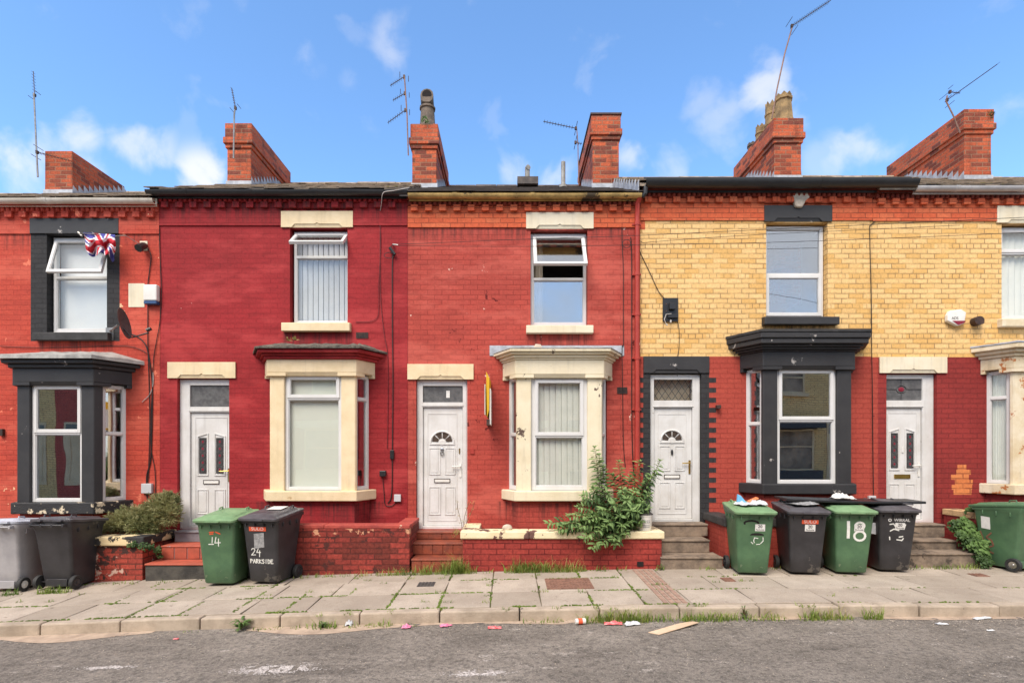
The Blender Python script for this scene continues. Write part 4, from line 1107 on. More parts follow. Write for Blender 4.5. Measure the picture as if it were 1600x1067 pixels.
# ---------------------------------------------------------------- houses across the street (seen in the window glass)
def opposite(x0, x1, wall, door_left, trim, zr):
    h = empty('terraced_house', ((x0+x1)/2, -3.6, g((x0+x1)/2)-0.05))
    tag(h, 'plain house of the terrace across the street, mirrored in the window glass', 'house', 'houses across the street')
    y = -3.6; zb = -0.4; w = x1-x0
    m = MB(); m.box(x0+0.003, x1-0.003, y-8, y, zb, 5.3); m.build('wall', M[wall], h)
    m = MB(); m.add([(x0,y+0.2,5.28),(x1,y+0.2,5.28),(x1,y-4,6.9),(x0,y-4,6.9),(x1,y-8.2,5.28),(x0,y-8.2,5.28)],[(0,1,2,3),(3,2,4,5),(0,5,4,1),(0,3,5),(1,4,2)]); rf = m.build('roof', M['tile_dark'], h)
    def win(xc, z0, z1, ww):
        f = MB(); f.M = basis((xc+ww/2, y+0.004, z0), (-1,0,0), (0,0,1), (0,1,0)); H = z1-z0
        f.frame(0, ww, 0, H, 0.06, 0, 0.03); f.box(0.06, ww-0.06, H*0.55, H*0.55+0.05, 0, 0.03)
        f.box(-0.1, ww+0.1, -0.14, -0.003, 0, 0.10)
        wi = f.build('window', M['opp_white'], h)
        g_ = MB(); g_.M = f.M; g_.box(0.06, ww-0.06, 0.06, H*0.55, 0.001, 0.01); g_.box(0.06, ww-0.06, H*0.55+0.05, H-0.06, 0.001, 0.01); g_.build('pane', M['opp_pane'], wi)
        l_ = MB(); l_.M = f.M; l_.box(-0.12, ww+0.12, H+0.002, H+0.26, 0, 0.03); l_.build('lintel', M[trim], h)
    xd = x0+0.8 if door_left else x1-0.8
    xb_ = x1-1.4 if door_left else x0+1.4
    win(xb_, 4.0, 5.15, 0.95); win(xb_, 1.0, 2.62, 1.5)
    b_ = MB(); b_.box(xb_-1.0, xb_+1.0, y+0.12, y+0.45, 2.66, 2.92); b_.box(xb_-0.95, xb_+0.95, y+0.003, y+0.34, 0.0, 1.0); b_.build('bay_roof', M[trim], h)
    d = MB(); d.M = basis((xd+0.42, y+0.004, 0.45), (-1,0,0), (0,0,1), (0,1,0)); d.box(0, 0.84, 0, 2.45, 0, 0.02); d.frame(0.15, 0.69, 0.15, 1.85, 0.03, 0.02, 0.035); dd = d.build('door', M['opp_white'], h)
    d2 = MB(); d2.M = d.M; d2.box(0.08, 0.76, 2.0, 2.36, 0.021, 0.028); d2.build('fanlight', M['obscure_dark'], dd)
    return h
protos = [opposite(-1.95, 1.95, 'brick_opp', True, 'cream', 0), opposite(1.95, 5.85, 'brick_opp_y', False, 'black', 0)]
for k, (pi, xoff) in enumerate(((0, -7.8), (1, -7.8), (0, 7.8), (1, 7.8), (0, -15.6), (1, -15.6), (0, 15.6), (1, 15.6), (0, -23.4), (1, -23.4))):
    c_ = copy_tree(protos[pi]); c_.location.x += xoff
# =================================================================== ground
def sheet(name, ys, zf, mat_, xs=None):
    xs = xs or [-60,-30,-20]+[-16+0.5*i for i in range(65)]+[20,30,60]
    m = MB(); n = len(ys)
    m.add([(x, y, zf(x, y)) for x in xs for y in ys], [(i*n+j, (i+1)*n+j, (i+1)*n+j+1, i*n+j+1) for i in range(len(xs)-1) for j in range(n-1)])
    return m.build(name, mat_, smooth=True)
KERB = 6.20
PAV = lambda x, y: g(x) - 0.035*max(0.0, min(1.0, (8.15-y)/1.9))
ROADZ = lambda x, y: g(x) - 0.165 + 0.035*math.sin(max(0, min(1, (KERB-y)/6.0))*math.pi)
o = sheet('ground', [-150,-30,-12,-3,3,9.4,18,40,150], lambda x, y: g(x)-0.32, M['ground'], xs=[-150,-60,-30,-20]+[-16+1*i for i in range(33)]+[20,30,60,150])
tag(o, 'bare earth lying under the road, the pavement and the houses', 'ground', kind='structure')
o = sheet('road', [0.2,0.8,1.5,2.2,3,3.8,4.5,5.2,5.8,KERB+0.02], lambda x, y: ROADZ(x, y), M['road'])
tag(o, 'worn grey asphalt road along the front of the terrace', 'road', kind='structure')
# pavement: separate slabs on a mossy bed
o = sheet('pavement_bed', [KERB+0.12, 7.0, 8.3], lambda x, y: PAV(x, y)-0.018, M['joint'])
tag(o, 'mossy earth showing in the joints between the paving slabs', 'pavement bed', kind='structure')
m = MB(); tones = []
rows = [(KERB+0.155, 6.955), (6.965, 7.575), (7.585, 8.30)]
rr = random.Random(5)
COVERS = [(PX(853,7.42), PX(922,7.42), 7.26, 7.56), (PX(640,7.45)-0.0, PX(692,7.45), 7.22, 7.56)]
for ri, (ya, yb) in enumerate(rows):
    x = -15.0 + (0.3 if ri == 1 else 0.0)
    edges = [x]
    while x < 15.5:
        if -1.6 < x < 1.8: x += 0.613
        elif x > 1.8: x += rr.choice((0.6, 0.76, 0.9, 0.9))
        else: x += rr.choice((0.61, 0.76, 0.9, 0.76))
        edges.append(x)
    # bring the joints around the middle into line
    edges = [e for e in edges if not (-1.75 < e < 1.7)] + [-1.45 + 0.613*k for k in range(6)]
    edges.sort()
    for a, b in zip(edges, edges[1:]):
        if b - a < 0.12: continue
        if 1.66 < (a+b)/2 < 2.16 and False: continue
        tone = rr.random(); j = [rr.uniform(-0.004, 0.004) for _ in range(4)]
        gap = 0.007
        sk = rr.uniform(-0.012, 0.012)
        c = [(a+gap+sk,ya),(b-gap+sk,ya),(b-gap-sk,yb),(a+gap-sk,yb)]
        top = [(x_, y_, PAV(x_, y_)+j[i]) for i, (x_, y_) in enumerate(c)]; bot = [(x_, y_, z_-0.05) for x_, y_, z_ in top]
        m.add(bot+top, [(0,3,2,1),(4,5,6,7),(0,1,5,4),(1,2,6,5),(2,3,7,6),(3,0,4,7)]); tones += [tone]*6
o = m.build('pavement', M['slab'], bevel=0.005)
at = o.data.attributes.new('tone', 'FLOAT', 'FACE'); at.data.foreach_set('value', tones)
tag(o, 'pavement of worn square stone slabs with grass in the joints', 'pavement', kind='structure')
# kerb stones
m = MB(); x = -15.6; q = 0
KX = []
while x < 15:
    w = 0.925; KX.append(x)
    za, zb = PAV(x, KERB), PAV(x+w, KERB); j = rr.uniform(-0.006, 0.006); jy = rr.uniform(-0.008, 0.008)
    a, b = x+0.006, x+w-0.006
    m.add([(a,KERB+jy,za-0.4),(b,KERB+jy,zb-0.4),(b,KERB+0.15,zb-0.4),(a,KERB+0.15,za-0.4),
           (a,KERB+0.012+jy,za+j),(b,KERB+0.012+jy,zb+j),(b,KERB+0.15,zb+j),(a,KERB+0.15,za+j)],
          [(0,3,2,1),(4,5,6,7),(0,1,5,4),(1,2,6,5),(2,3,7,6),(3,0,4,7)]); x += w
o = m.build('kerb', M['kerb'], bevel=0.018, seg=2)
tag(o, 'line of pale stone kerb blocks along the road edge', 'kerb', kind='structure')
# worn concrete strip in the gutter
m = MB(); xs = [-9+0.12*i for i in range(160)]
edge = [KERB - 0.03 - max(0, 0.34*(mnoise.noise((x*0.7, 3.1, 0))+0.24)*(1.0 if x < 0.6 else 0.5)) - 0.03*abs(mnoise.noise((x*5, 1, 0))) for x in xs]
for i in range(len(xs)-1):
    if max(edge[i], edge[i+1]) > KERB - 0.05: continue
    a, b = xs[i], xs[i+1]
    m.add([(a,edge[i],ROADZ(a,edge[i])+0.004),(b,edge[i+1],ROADZ(b,edge[i+1])+0.004),(b,KERB+0.01,ROADZ(b,KERB)+0.004),(a,KERB+0.01,ROADZ(a,KERB)+0.004)], [(0,1,2,3)])
o = m.build('gutter_strip', M['buff_edge']); tag(o, 'broken buff concrete showing along the road gutter', 'gutter strip', kind='structure')
# worn paint patches on the road
def patch(px, py, d, rx, ry, label, seed):
    m = MB(); x, y = PX(px, d), d; r_ = random.Random(int(seed*10))
    for k in range(int(4200*rx*ry/0.02*(0.35 if seed == 3.0 else 1.0))):
        a = r_.uniform(0, 6.283); q = abs(r_.gauss(0, 0.55))
        xx = x+rx*q*math.cos(a); yy = y+ry*q*math.sin(a)+0.02*mnoise.noise((xx*6, seed, 0))
        if mnoise.noise((xx*14, yy*14, seed)) < -0.12: continue
        s_ = r_.uniform(0.003, 0.010); z = ROADZ(xx, yy)+0.003+0.0004*r_.random(); b_ = r_.uniform(0, 6.28)
        m.add([(xx+s_*math.cos(b_+i*1.2566)*r_.uniform(.6,1.3), yy+s_*math.sin(b_+i*1.2566)*r_.uniform(.6,1.3), z) for i in range(5)], [(0,1,2,3,4)])
    o = m.build('road_stain', M['road_paint']); tag(o, label, 'road stain', kind='structure')
patch(430, 1040, 4.93, 0.34, 0.09, 'patch of worn white paint on the asphalt', 1.0)
patch(165, 1030, 5.1, 0.30, 0.05, 'faint scatter of white flecks on the asphalt at the left', 3.0)
patch(745, 1058, 4.72, 0.25, 0.05, 'small smear of white paint on the near asphalt', 2.0)
# opposite pavement
o = sheet('pavement', [-3.62, -1.5, 0.2], lambda x, y: g(x)-0.03, M['slab']); tag(o, 'pavement on the far side of the road behind the camera', 'pavement', kind='structure')
# forecourt soil
def forecourt(x0, x1, z, label):
    m = MB(); n = 10
    m.add([(x0+(x1-x0)*i/n, y, z+rr.uniform(-0.01,0.012)) for i in range(n+1) for y in (8.15, 8.5, 9.05)], [(i*3+j, i*3+3+j, i*3+4+j, i*3+1+j) for i in range(n) for j in range(2)])
    o = m.build('forecourt', M['soil']); tag(o, label, 'forecourt', kind='structure')
forecourt(-9.6, PX(275)-0.05, 0.40, 'earth of the forecourt in front of the black bay on the left')
forecourt(PX(362), PX(648)-0.05, 0.45, 'earth of the forecourt in front of the crimson house')
forecourt(PX(734), PX(1012)-0.02, 0.50, 'earth of the raised bed in front of the middle house')
forecourt(3.45, PX(1380), 0.55, 'earth of the forecourt behind the black coping')
forecourt(7.44, 13.5, 0.60, 'earth of the forecourt in front of the flaking cream bay')

# covers and drains in the pavement
def cover(px0, px1, py0, py1, mat_, name, label, ribs):
    ya = F*(ZE-PAV(PX((px0+px1)/2, 7.4), 7.4))/((py1)-702.0); yb = F*(ZE-PAV(PX((px0+px1)/2, 7.4), 7.4))/((py0)-702.0)
    x0, x1 = PX(px0, (ya+yb)/2), PX(px1, (ya+yb)/2)
    m = MB(); z = lambda x, y: PAV(x, y)+0.008
    m.add([(x0,ya,z(x0,ya)-0.03),(x1,ya,z(x1,ya)-0.03),(x1,yb,z(x1,yb)-0.03),(x0,yb,z(x0,yb)-0.03),(x0,ya,z(x0,ya)),(x1,ya,z(x1,ya)),(x1,yb,z(x1,yb)),(x0,yb,z(x0,yb))],
          [(0,3,2,1),(4,5,6,7),(0,1,5,4),(1,2,6,5),(2,3,7,6),(3,0,4,7)])
    if ribs:
        n = ribs; r_ = 6
        for i in range(n):
            for j in range(r_):
                a = x0+(x1-x0)*(i+0.2)/n; b = x0+(x1-x0)*(i+0.75)/n; c = ya+(yb-ya)*(j+0.2)/r_; e = ya+(yb-ya)*(j+0.75)/r_
                m.box(a, b, c, e, z(a, c)-0.004, z(a, c)+0.006)
    o = m.build(name, M[mat_]); tag(o, label, 'cover')
    return x0, x1, ya, yb
a = cover(853, 924, 904, 919, 'rust', 'manhole_cover', 'rusty chequered manhole cover set in the pavement before the middle house', 14)
cover(653, 679, 910, 916, 'iron', 'stopcock_cover', 'small dark cover set in a pale slab below the tiled steps', 5)
cover(1129, 1146, 903, 908, 'rust', 'stopcock_cover', 'little rusty cover beside the stone steps and the green bin of papers', 4)
cover(1518, 1540, 897, 901, 'rust', 'stopcock_cover', 'thin rusty cover in the slabs near the right edge of the photo', 4)
# ribbed drain bricks crossing the pavement
m = MB()
for r_ in range(4):
    n = 12
    for i in range(n):
        y0_ = KERB+0.17+(8.02-KERB-0.17)*i/n; y1_ = KERB+0.17+(8.02-KERB-0.17)*(i+0.9)/n
        x = 1.84 + 0.075*r_
        m.box(x, x+0.055, y0_, y1_, PAV(x, y0_)-0.03, PAV(x, y0_)+0.009)
o = m.build('drain_channel', M['drain_brick']); tag(o, 'ribbed brown drain channel crossing the pavement slabs', 'drain channel')

# =================================================================== garden walls and steps
def garden_wall(label, mat_, cop, segs, z1, ct, cat='garden wall', over=0.03, pillar=None, cproud=None):
    """segs: plan rectangles (x0,x1,y0,y1); z1: top of the brickwork; ct: coping thickness."""
    w = empty('garden_wall', ((segs[0][0]+segs[0][1])/2, segs[0][2], g(segs[0][0]))); tag(w, label, cat, 'low walls of the forecourts')
    m = MB()
    for a, b, c, d in segs: m.box(a, b, c, d, -0.6, z1)
    m.build('wall', M[mat_], w, bevel=0.006)
    m = MB()
    for k, (a, b, c, d) in enumerate(segs):
        L = b - a if (b-a) > (d-c) else d - c
        n = max(1, int(L/0.9)); 
        for i in range(n):
            j = rr.uniform(-0.004, 0.004)
            if b-a > d-c: m.box(a-over*(i == 0)+(b-a)*i/n+(0.003 if i else 0), a+(b-a)*(i+1)/n+over*(i == n-1), c-over, d+over-(0.0 if k == 0 else 0.0), z1+0.001, z1+ct+j)
            else: m.box(a-over, b+over, c+(d-c)*i/n+(0.035 if k and i == 0 else 0.003), c+(d-c)*(i+1)/n, z1+0.001, z1+ct+j)
    m.build('coping', M[cop], w, bevel=0.016 if ct > 0.1 else 0.01, seg=2)
    return w
# house 1: pale peeling black coping, return wall along the steps
zc = PZ(838, 8.1)
garden_wall('flaking red brick garden wall with peeling black and cream coping behind the bins', 'brick_wall1', 'black_coping', [(-9.5, PX(224, 8.2), 8.18, 8.40), (PX(224, 8.2)-0.22, PX(224, 8.2), 8.40, 8.96)], zc-0.15, 0.14, over=0.045)
# house 2
garden_wall('crimson brick garden wall with bricks on edge as coping behind the bin lettered 24', 'brick_wall2', 'red_coping', [(PX(372, 8.12), PX(640, 8.12), 8.12, 8.34), (PX(640, 8.12)-0.22, PX(640, 8.12), 8.34, 8.98)], PZ(820, 8.12)-0.055, 0.055, over=0.004)
# house 3
w3 = garden_wall('red painted garden wall with a thick cream coping under the green shrub', 'brick_wall3', 'cream_coping', [(PX(723, 8.06), PX(1034, 8.06), 8.06, 8.28), (PX(723, 8.06), PX(723, 8.06)+0.2, 8.28, 8.96), (PX(1034, 8.06)-0.2, PX(1034, 8.06), 8.28, 8.96)], PZ(842, 8.03), PZ(830, 8.03)-PZ(842, 8.03), over=0.035)
m = MB(); x = PX(1000, 8.06); m.box(x-0.045, x+0.05, 8.045, 8.0585, 0.07, 0.14); m.build('painted_wall_hole', M['soot_and_hole_shade'], w3)  # black slab on the brick face, painted shade of a hole
# house 4
garden_wall('red painted garden wall with a black coping behind the row of four bins', 'brick_red45', 'black_coping_plain', [(3.27, PX(1392, 8.1), 8.1, 8.34), (3.27, 3.47, 8.34, 8.96)], PZ(823, 8.08), 0.13, over=0.035)
# house 5
garden_wall('dark red garden wall with a buff stone coping above the ivy', 'brick_dark5', 'stone_coping', [(7.24, 13.5, 8.1, 8.32), (7.24, 7.46, 8.32, 8.96)], 0.74, 0.10, over=0.02)

def steps(label, treads, mats, blocks=False, group='front door steps'):
    """treads: (x0,x1,yfront,ztop) from the bottom up, each box runs back to the house."""
    s = empty('front_steps', ((treads[0][0]+treads[0][1])/2, treads[0][2], treads[0][3]-0.2)); tag(s, label, 'steps', group)
    for k, (a, b, y, z) in enumerate(treads):
        m = MB(); zb = treads[k-1][3]+0.001 if k else -0.5
        nose = 0.03
        m.box(a, b, y, 8.99, zb, z-nose); 
        m.build('riser', M[mats[k][0]], s, bevel=0.006)
        m = MB(); m.box(a-0.005, b+0.005, y-0.018, 8.995 if k == len(treads)-1 else treads[k+1][2]+0.05, z-nose+0.001, z); m.build('tread', M[mats[k][1]], s, bevel=0.01, seg=2)
        if blocks and blocks[k]:
            n, mm = blocks[k]; m = MB(); w = (b-a)/n
            for i in range(n): m.box(a+w*i+0.006, a+w*(i+1)-0.006, y-0.010, y-0.001, zb+0.008, z-nose-0.004)
            m.build('riser_tiles', M[mm], s, bevel=0.003)
    return s
steps('grey and red painted steps before the twin-lighted door of the crimson house', [(PX(229, 8.15), PX(372, 8.15)-0.01, 8.12, PZ(880, 8.12)), (PX(250, 8.4), PX(372, 8.4)-0.01, 8.44, PZ(852, 8.44)), (PX(275, 8.8), PX(362, 8.8), 8.76, PZ(829, 8.8))],
      [('dark_step', 'red_tile'), ('grey_paint', 'red_tile'), ('grey_paint', 'grey_paint')], [None, (6, 'red_tile'), None])
steps('terracotta tiled steps between the crimson wall and the cream coping', [(PX(641, 8.1)+0.02, PX(722, 8.1)-0.01, 8.10, PZ(873, 8.1)), (PX(644, 8.4), PX(726, 8.4)-0.02, 8.42, PZ(848, 8.42)), (PX(649, 8.8), PX(733, 8.8), 8.76, PZ(830, 8.8))],
      [('terracotta', 'terracotta')]*3, [(5, 'terracotta'), (5, 'terracotta'), (4, 'terracotta')])
steps('worn stone steps between the shrub and the green bin of papers', [(PX(1031, 8.05)+0.01, PX(1128, 8.05), 8.02, PZ(870, 8.02)), (PX(1031, 8.35), PX(1114, 8.35)-0.05, 8.36, PZ(843, 8.36)), (PX(1014, 8.75)+0.02, PX(1104, 8.75), 8.70, PZ(817, 8.8))],
      [('step_stone', 'step_stone')]*3)
steps('worn stone steps beside the ivy at the right', [(PX(1396, 8.1), PX(1528, 8.1), 8.06, PZ(864, 8.06)), (PX(1396, 8.4), PX(1495, 8.4), 8.40, PZ(844, 8.40)), (PX(1384, 8.75), PX(1474, 8.75), 8.72, PZ(818, 8.8))],
      [('step_stone', 'step_stone')]*3)
steps('stone steps of the door beyond the left edge', [(-10.75+0.02, -9.55, 8.1, -0.05), (-10.7, -9.6, 8.4, 0.12), (-10.65, -9.62, 8.75, 0.30)], [('step_stone', 'step_stone')]*3)

# =================================================================== wheelie bins
def rrect(hx0, hx1, y0, y1, r, z, n=4):
    pts = []
    for cx, cy, a0 in ((hx1-r, y0+r, -90), (hx1-r, y1-r, 0), (hx0+r, y1-r, 90), (hx0+r, y0+r, 180)):
        for i in range(n+1):
            a = R(a0 + 90*i/n); pts.append((cx+r*math.cos(a), cy+r*math.sin(a), z(cy+r*math.sin(a)) if callable(z) else z))
    return pts
def front_y(z): return -(0.235 + 0.085*(z-0.05)/0.87)
ZL0 = lambda y: 0.915 + 0.07*(y+0.36)/0.72
def bin_(label, x, y, rz, body, lid, wheel_hub='bin_black', raise_lid=0.0, group='wheelie bins on the pavement'):
    b = empty('wheelie_bin', (x, y, PAV(x, y)+0.004), rz); tag(b, label, 'bin', group)
    O = (0,0,0)
    m = MB()
    rings = []
    for z, hx, y0, y1 in ((0.03,0.205,-0.215,0.20),(0.05,0.215,-0.232,0.215),(0.30,0.232,front_y(0.30),0.245),(0.86,0.272,front_y(0.86),0.318),(0.88,0.280,front_y(0.88)-0.006,0.325)):
        rings.append(rrect(-hx, hx, y0, y1, 0.045, z))
    rings.append(rrect(-0.292, 0.292, -0.345, 0.352, 0.05, lambda yy: ZL0(yy)-0.035)); rings.append(rrect(-0.292, 0.292, -0.345, 0.352, 0.05, lambda yy: ZL0(yy)-0.002))
    m.loft(rings)
    # ribs under the rim, wheel arches, axle
    for s_ in (-0.2,-0.07,0.07,0.2): m.box(s_-0.008, s_+0.008, front_y(0.84)-0.028, front_y(0.84)+0.02, 0.83, 0.89)
    for sx in (-1, 1):
        for yy in (-0.18, 0.0, 0.18): m.box(sx*0.27-0.02, sx*0.27+0.02, yy-0.008, yy+0.008, 0.82, 0.89)
    m.tube([(-0.255,0.215,0.10),(0.255,0.215,0.10)], 0.012, 8)
    m.box(-0.16, 0.16, 0.205, 0.245, 0.045, 0.15)
    # rear handle bar with its brackets
    m.tube([(-0.25,0.40,0.945),(0.25,0.40,0.945)], 0.015, 8)
    for sx in (-0.24,-0.08,0.08,0.24): m.box(sx-0.015, sx+0.015, 0.345, 0.415, 0.92, 0.965)
    m.build('body', M[body], b, off=O, bevel=0.004, smooth=True, ang=50)
    # lid: flat rim, raised centre
    m = MB(); zl = ZL0
    rings = [rrect(-0.30, 0.30, -0.385, 0.36, 0.05, lambda yy: zl(yy)+0.001), rrect(-0.305, 0.305, -0.392, 0.365, 0.055, lambda yy: zl(yy)+0.012), rrect(-0.305, 0.305, -0.392, 0.365, 0.055, lambda yy: zl(yy)+0.034),
             rrect(-0.295, 0.295, -0.380, 0.355, 0.05, lambda yy: zl(yy)+0.042), rrect(-0.245, 0.245, -0.320, 0.310, 0.06, lambda yy: zl(yy)+0.046), rrect(-0.225, 0.225, -0.295, 0.290, 0.06, lambda yy: zl(yy)+0.070+0.01*(0.3-abs(yy))),]
    m.loft(rings)
    for sx in (-0.15, 0.15): m.box(sx-0.06, sx+0.06, 0.33, 0.405, zl(0.36)+0.012, zl(0.36)+0.036)
    m.box(-0.10, 0.10, -0.415, -0.385, zl(-0.4)+0.010, zl(-0.4)+0.026)
    for sx in (-0.2, 0.2): m.tube([(sx,0.12,zl(0.12)+0.06),(sx,0.13,zl(0.13)+0.10),(sx,0.21,zl(0.21)+0.10),(sx,0.22,zl(0.22)+0.06)], 0.011, 6)
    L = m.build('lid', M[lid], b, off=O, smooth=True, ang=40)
    for sx in (-1, 1):
        m = MB(); c_ = Vector((sx*0.268, 0.215, 0.10))
        def ring(rad, xo): return [c_ + Vector((sx*xo, rad*math.cos(2*math.pi*i/20), rad*math.sin(2*math.pi*i/20))) for i in range(20)]
        m.loft([ring(0.098,-0.028), ring(0.10,-0.02), ring(0.10,0.02), ring(0.094,0.028), ring(0.062,0.028), ring(0.056,0.016)])
        wv = m.build('wheel', M['rubber'], b, off=O, smooth=True)
        m = MB(); m.loft([ring(0.055,0.0165), ring(0.052,0.022), ring(0.020,0.019), ring(0.015,0.030)]); m.build('hub', M[wheel_hub], wv, off=O, smooth=True)
    return b, L
TILT = math.atan(0.085/0.87)
def on_front(b, name, x0, x1, z0, z1, mat_, t=0.003, skew=0.0):
    m = MB()
    pt = lambda x, z, o: (x, front_y(z)-0.001-o, z)
    q = [(x0, z0-skew), (x1, z0+skew), (x1+skew*0.4, z1+skew), (x0+skew*0.4, z1-skew)]
    m.add([pt(a, c, 0) for a, c in q]+[pt(a, c, t) for a, c in q], [(0,1,2,3),(7,6,5,4),(0,4,5,1),(1,5,6,2),(2,6,7,3),(3,7,4,0)])
    return m.build(name, M[mat_], b, off=(0,0,0))
def text_on_front(b, body, x, z, size, mat_, name='lettering', off=0.0045, bold=0.0, sx=1.0):
    c = bpy.data.curves.new(name, 'FONT'); c.body = body; c.size = size; c.align_x = 'CENTER'; c.align_y = 'CENTER'; c.extrude = 0.0006; c.offset = bold
    c.materials.append(M[mat_])
    t = bpy.data.objects.new(name, c); COL.objects.link(t); t.parent = b
    t.location = (x, front_y(z)-off, z); t.rotation_euler = (R(90)+TILT, 0, 0); t.scale = (sx, 1, 1)
    return t
def stroke_on_front(b, strokes, mat_, name='lettering', w=0.008):
    m = MB()
    for s_ in strokes:
        for (xa, za), (xb, zb) in zip(s_, s_[1:]):
            d = Vector((xb-xa, zb-za)); 
            if d.length < 1e-6: continue
            d.normalize(); n_ = Vector((-d.y, d.x))*w/2; e = d*w*0.35
            q = [(xa-e.x+n_.x, za-e.y+n_.y), (xa-e.x-n_.x, za-e.y-n_.y), (xb+e.x-n_.x, zb+e.y-n_.y), (xb+e.x+n_.x, zb+e.y+n_.y)]
            k = rr.uniform(0.0022, 0.0034)
            m.add([(x, front_y(z)-0.0005, z) for x, z in q]+[(x, front_y(z)-k, z) for x, z in q], [(3,2,1,0),(4,5,6,7),(0,1,5,4),(1,2,6,5),(2,3,7,6),(3,0,4,7)])
    return m.build(name, M[mat_], b, off=(0,0,0))
# hand painted glyphs in a unit box (0..1, 0..1.4)
GL = {'2': [[(0.05,1.1),(0.25,1.38),(0.7,1.36),(0.85,1.05),(0.55,0.6),(0.0,0.0),(0.95,0.05)]], '4': [[(0.45,1.4),(0.05,0.55),(0.95,0.6)],[(0.75,1.0),(0.65,-0.3)]],
      'P': [[(0.1,0),(0.1,1.4),(0.7,1.3),(0.8,0.9),(0.1,0.7)]], 'A': [[(0,0),(0.45,1.4),(0.95,0)],[(0.2,0.5),(0.75,0.5)]], 'R': [[(0.1,0),(0.1,1.4),(0.7,1.3),(0.75,0.9),(0.1,0.7),(0.85,0)]],
      'K': [[(0.1,0),(0.1,1.4)],[(0.85,1.3),(0.12,0.6),(0.9,0)]], 'S': [[(0.85,1.2),(0.5,1.4),(0.1,1.1),(0.45,0.75),(0.85,0.4),(0.5,0),(0.05,0.15)]], 'I': [[(0.4,0),(0.45,1.1)],[(0.5,1.3),(0.52,1.42)]],
      'D': [[(0.1,0),(0.1,1.4),(0.6,1.25),(0.9,0.7),(0.6,0.1),(0.1,0)]], 'E': [[(0.85,1.35),(0.1,1.35),(0.1,0),(0.9,0.05)],[(0.1,0.72),(0.7,0.75)]], '1': [[(0.3,1.1),(0.5,1.4),(0.5,0)]],
      '8': [[(0.5,0.75),(0.1,1.05),(0.5,1.4),(0.9,1.05),(0.5,0.75),(0.05,0.38),(0.5,0),(0.95,0.38),(0.5,0.75)]]}
def word(txt, x, z, s, adv=1.15):
    out = []
    for i, ch in enumerate(txt):
        for st in GL.get(ch, []): out.append([(x+(i*adv+a)*s, z+c*s+rr.uniform(-0.001,0.001)) for a, c in st])
    return out
def pos_bin(px, d): return PX(px, d), d
BD = 0.24                                                      # from the bin's front foot to its middle
# left pair behind the kerb, backs to the street
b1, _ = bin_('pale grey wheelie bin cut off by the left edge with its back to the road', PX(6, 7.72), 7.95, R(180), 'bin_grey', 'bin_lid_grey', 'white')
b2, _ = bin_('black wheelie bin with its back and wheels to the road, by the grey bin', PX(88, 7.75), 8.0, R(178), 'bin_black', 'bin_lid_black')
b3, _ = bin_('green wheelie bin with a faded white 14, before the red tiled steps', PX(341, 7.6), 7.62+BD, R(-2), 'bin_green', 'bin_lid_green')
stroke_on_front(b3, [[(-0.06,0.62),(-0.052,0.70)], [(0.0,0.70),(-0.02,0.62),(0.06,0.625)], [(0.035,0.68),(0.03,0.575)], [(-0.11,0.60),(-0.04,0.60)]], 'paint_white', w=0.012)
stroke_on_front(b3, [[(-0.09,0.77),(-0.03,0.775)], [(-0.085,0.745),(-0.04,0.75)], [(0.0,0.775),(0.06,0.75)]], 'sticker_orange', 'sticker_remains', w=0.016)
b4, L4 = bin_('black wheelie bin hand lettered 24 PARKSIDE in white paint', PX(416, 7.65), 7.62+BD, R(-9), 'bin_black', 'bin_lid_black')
stroke_on_front(b4, word('24', -0.15, 0.42, 0.068) + word('PARKSIDE', -0.175, 0.305, 0.040, 1.12), 'paint_white', w=0.0105)
on_front(b4, 'sticker', -0.165, 0.095, 0.765, 0.825, 'sticker_orange'); text_on_front(b4, 'SULO', -0.035, 0.795, 0.062, 'sticker_white', 'sticker_lettering', sx=1.25)
on_front(b4, 'silver_label', -0.10, 0.055, 0.525, 0.735, 'sticker_grey', skew=0.01)
m = MB(); zl = ZL0
m.add([(x, y_, zl(y_)+0.083+o_) for o_ in (0, 0.004) for x, y_ in ((-0.10,0.0),(0.12,0.02),(0.10,0.24),(-0.12,0.22))], [(3,2,1,0),(4,5,6,7),(0,1,5,4),(1,2,6,5),(2,3,7,6),(3,0,4,7)]); m.build('lid_label', M['sticker_white'], b4, off=(0,0,0))
# right hand row
def plate(b, x0, x1, z0, z1, num='20'):
    on_front(b, 'number_plate', x0, x1, z0, z1, 'sticker_white')
    text_on_front(b, num, (x0+x1)/2, z0+(z1-z0)*0.66, (z1-z0)*0.62, 'ink', 'plate_number', bold=0.001)
    text_on_front(b, 'Parkside', (x0+x1)/2, z0+(z1-z0)*0.20, (z1-z0)*0.36, 'ink', 'plate_street', sx=0.95)
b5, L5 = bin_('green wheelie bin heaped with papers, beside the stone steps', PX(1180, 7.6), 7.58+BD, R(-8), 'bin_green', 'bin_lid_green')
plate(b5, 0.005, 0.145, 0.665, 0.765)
stroke_on_front(b5, [[(-0.05+0.1*math.cos(a*0.5), 0.78+0.035*math.sin(a*0.5)) for a in range(0, 8)]], 'soot_and_hole_shade', 'scorched_paint', w=0.026)
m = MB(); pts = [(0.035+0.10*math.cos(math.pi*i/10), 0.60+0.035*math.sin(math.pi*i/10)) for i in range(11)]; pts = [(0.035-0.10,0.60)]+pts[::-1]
m.add([(x, front_y(z)-0.003, z) for x, z in pts], [tuple(range(len(pts)))]); m.add([(x, front_y(z)-0.0005, z) for x, z in pts], [tuple(range(len(pts)))]); m.build('scorch_mark', M['soot_and_hole_shade'], b5, off=(0,0,0))
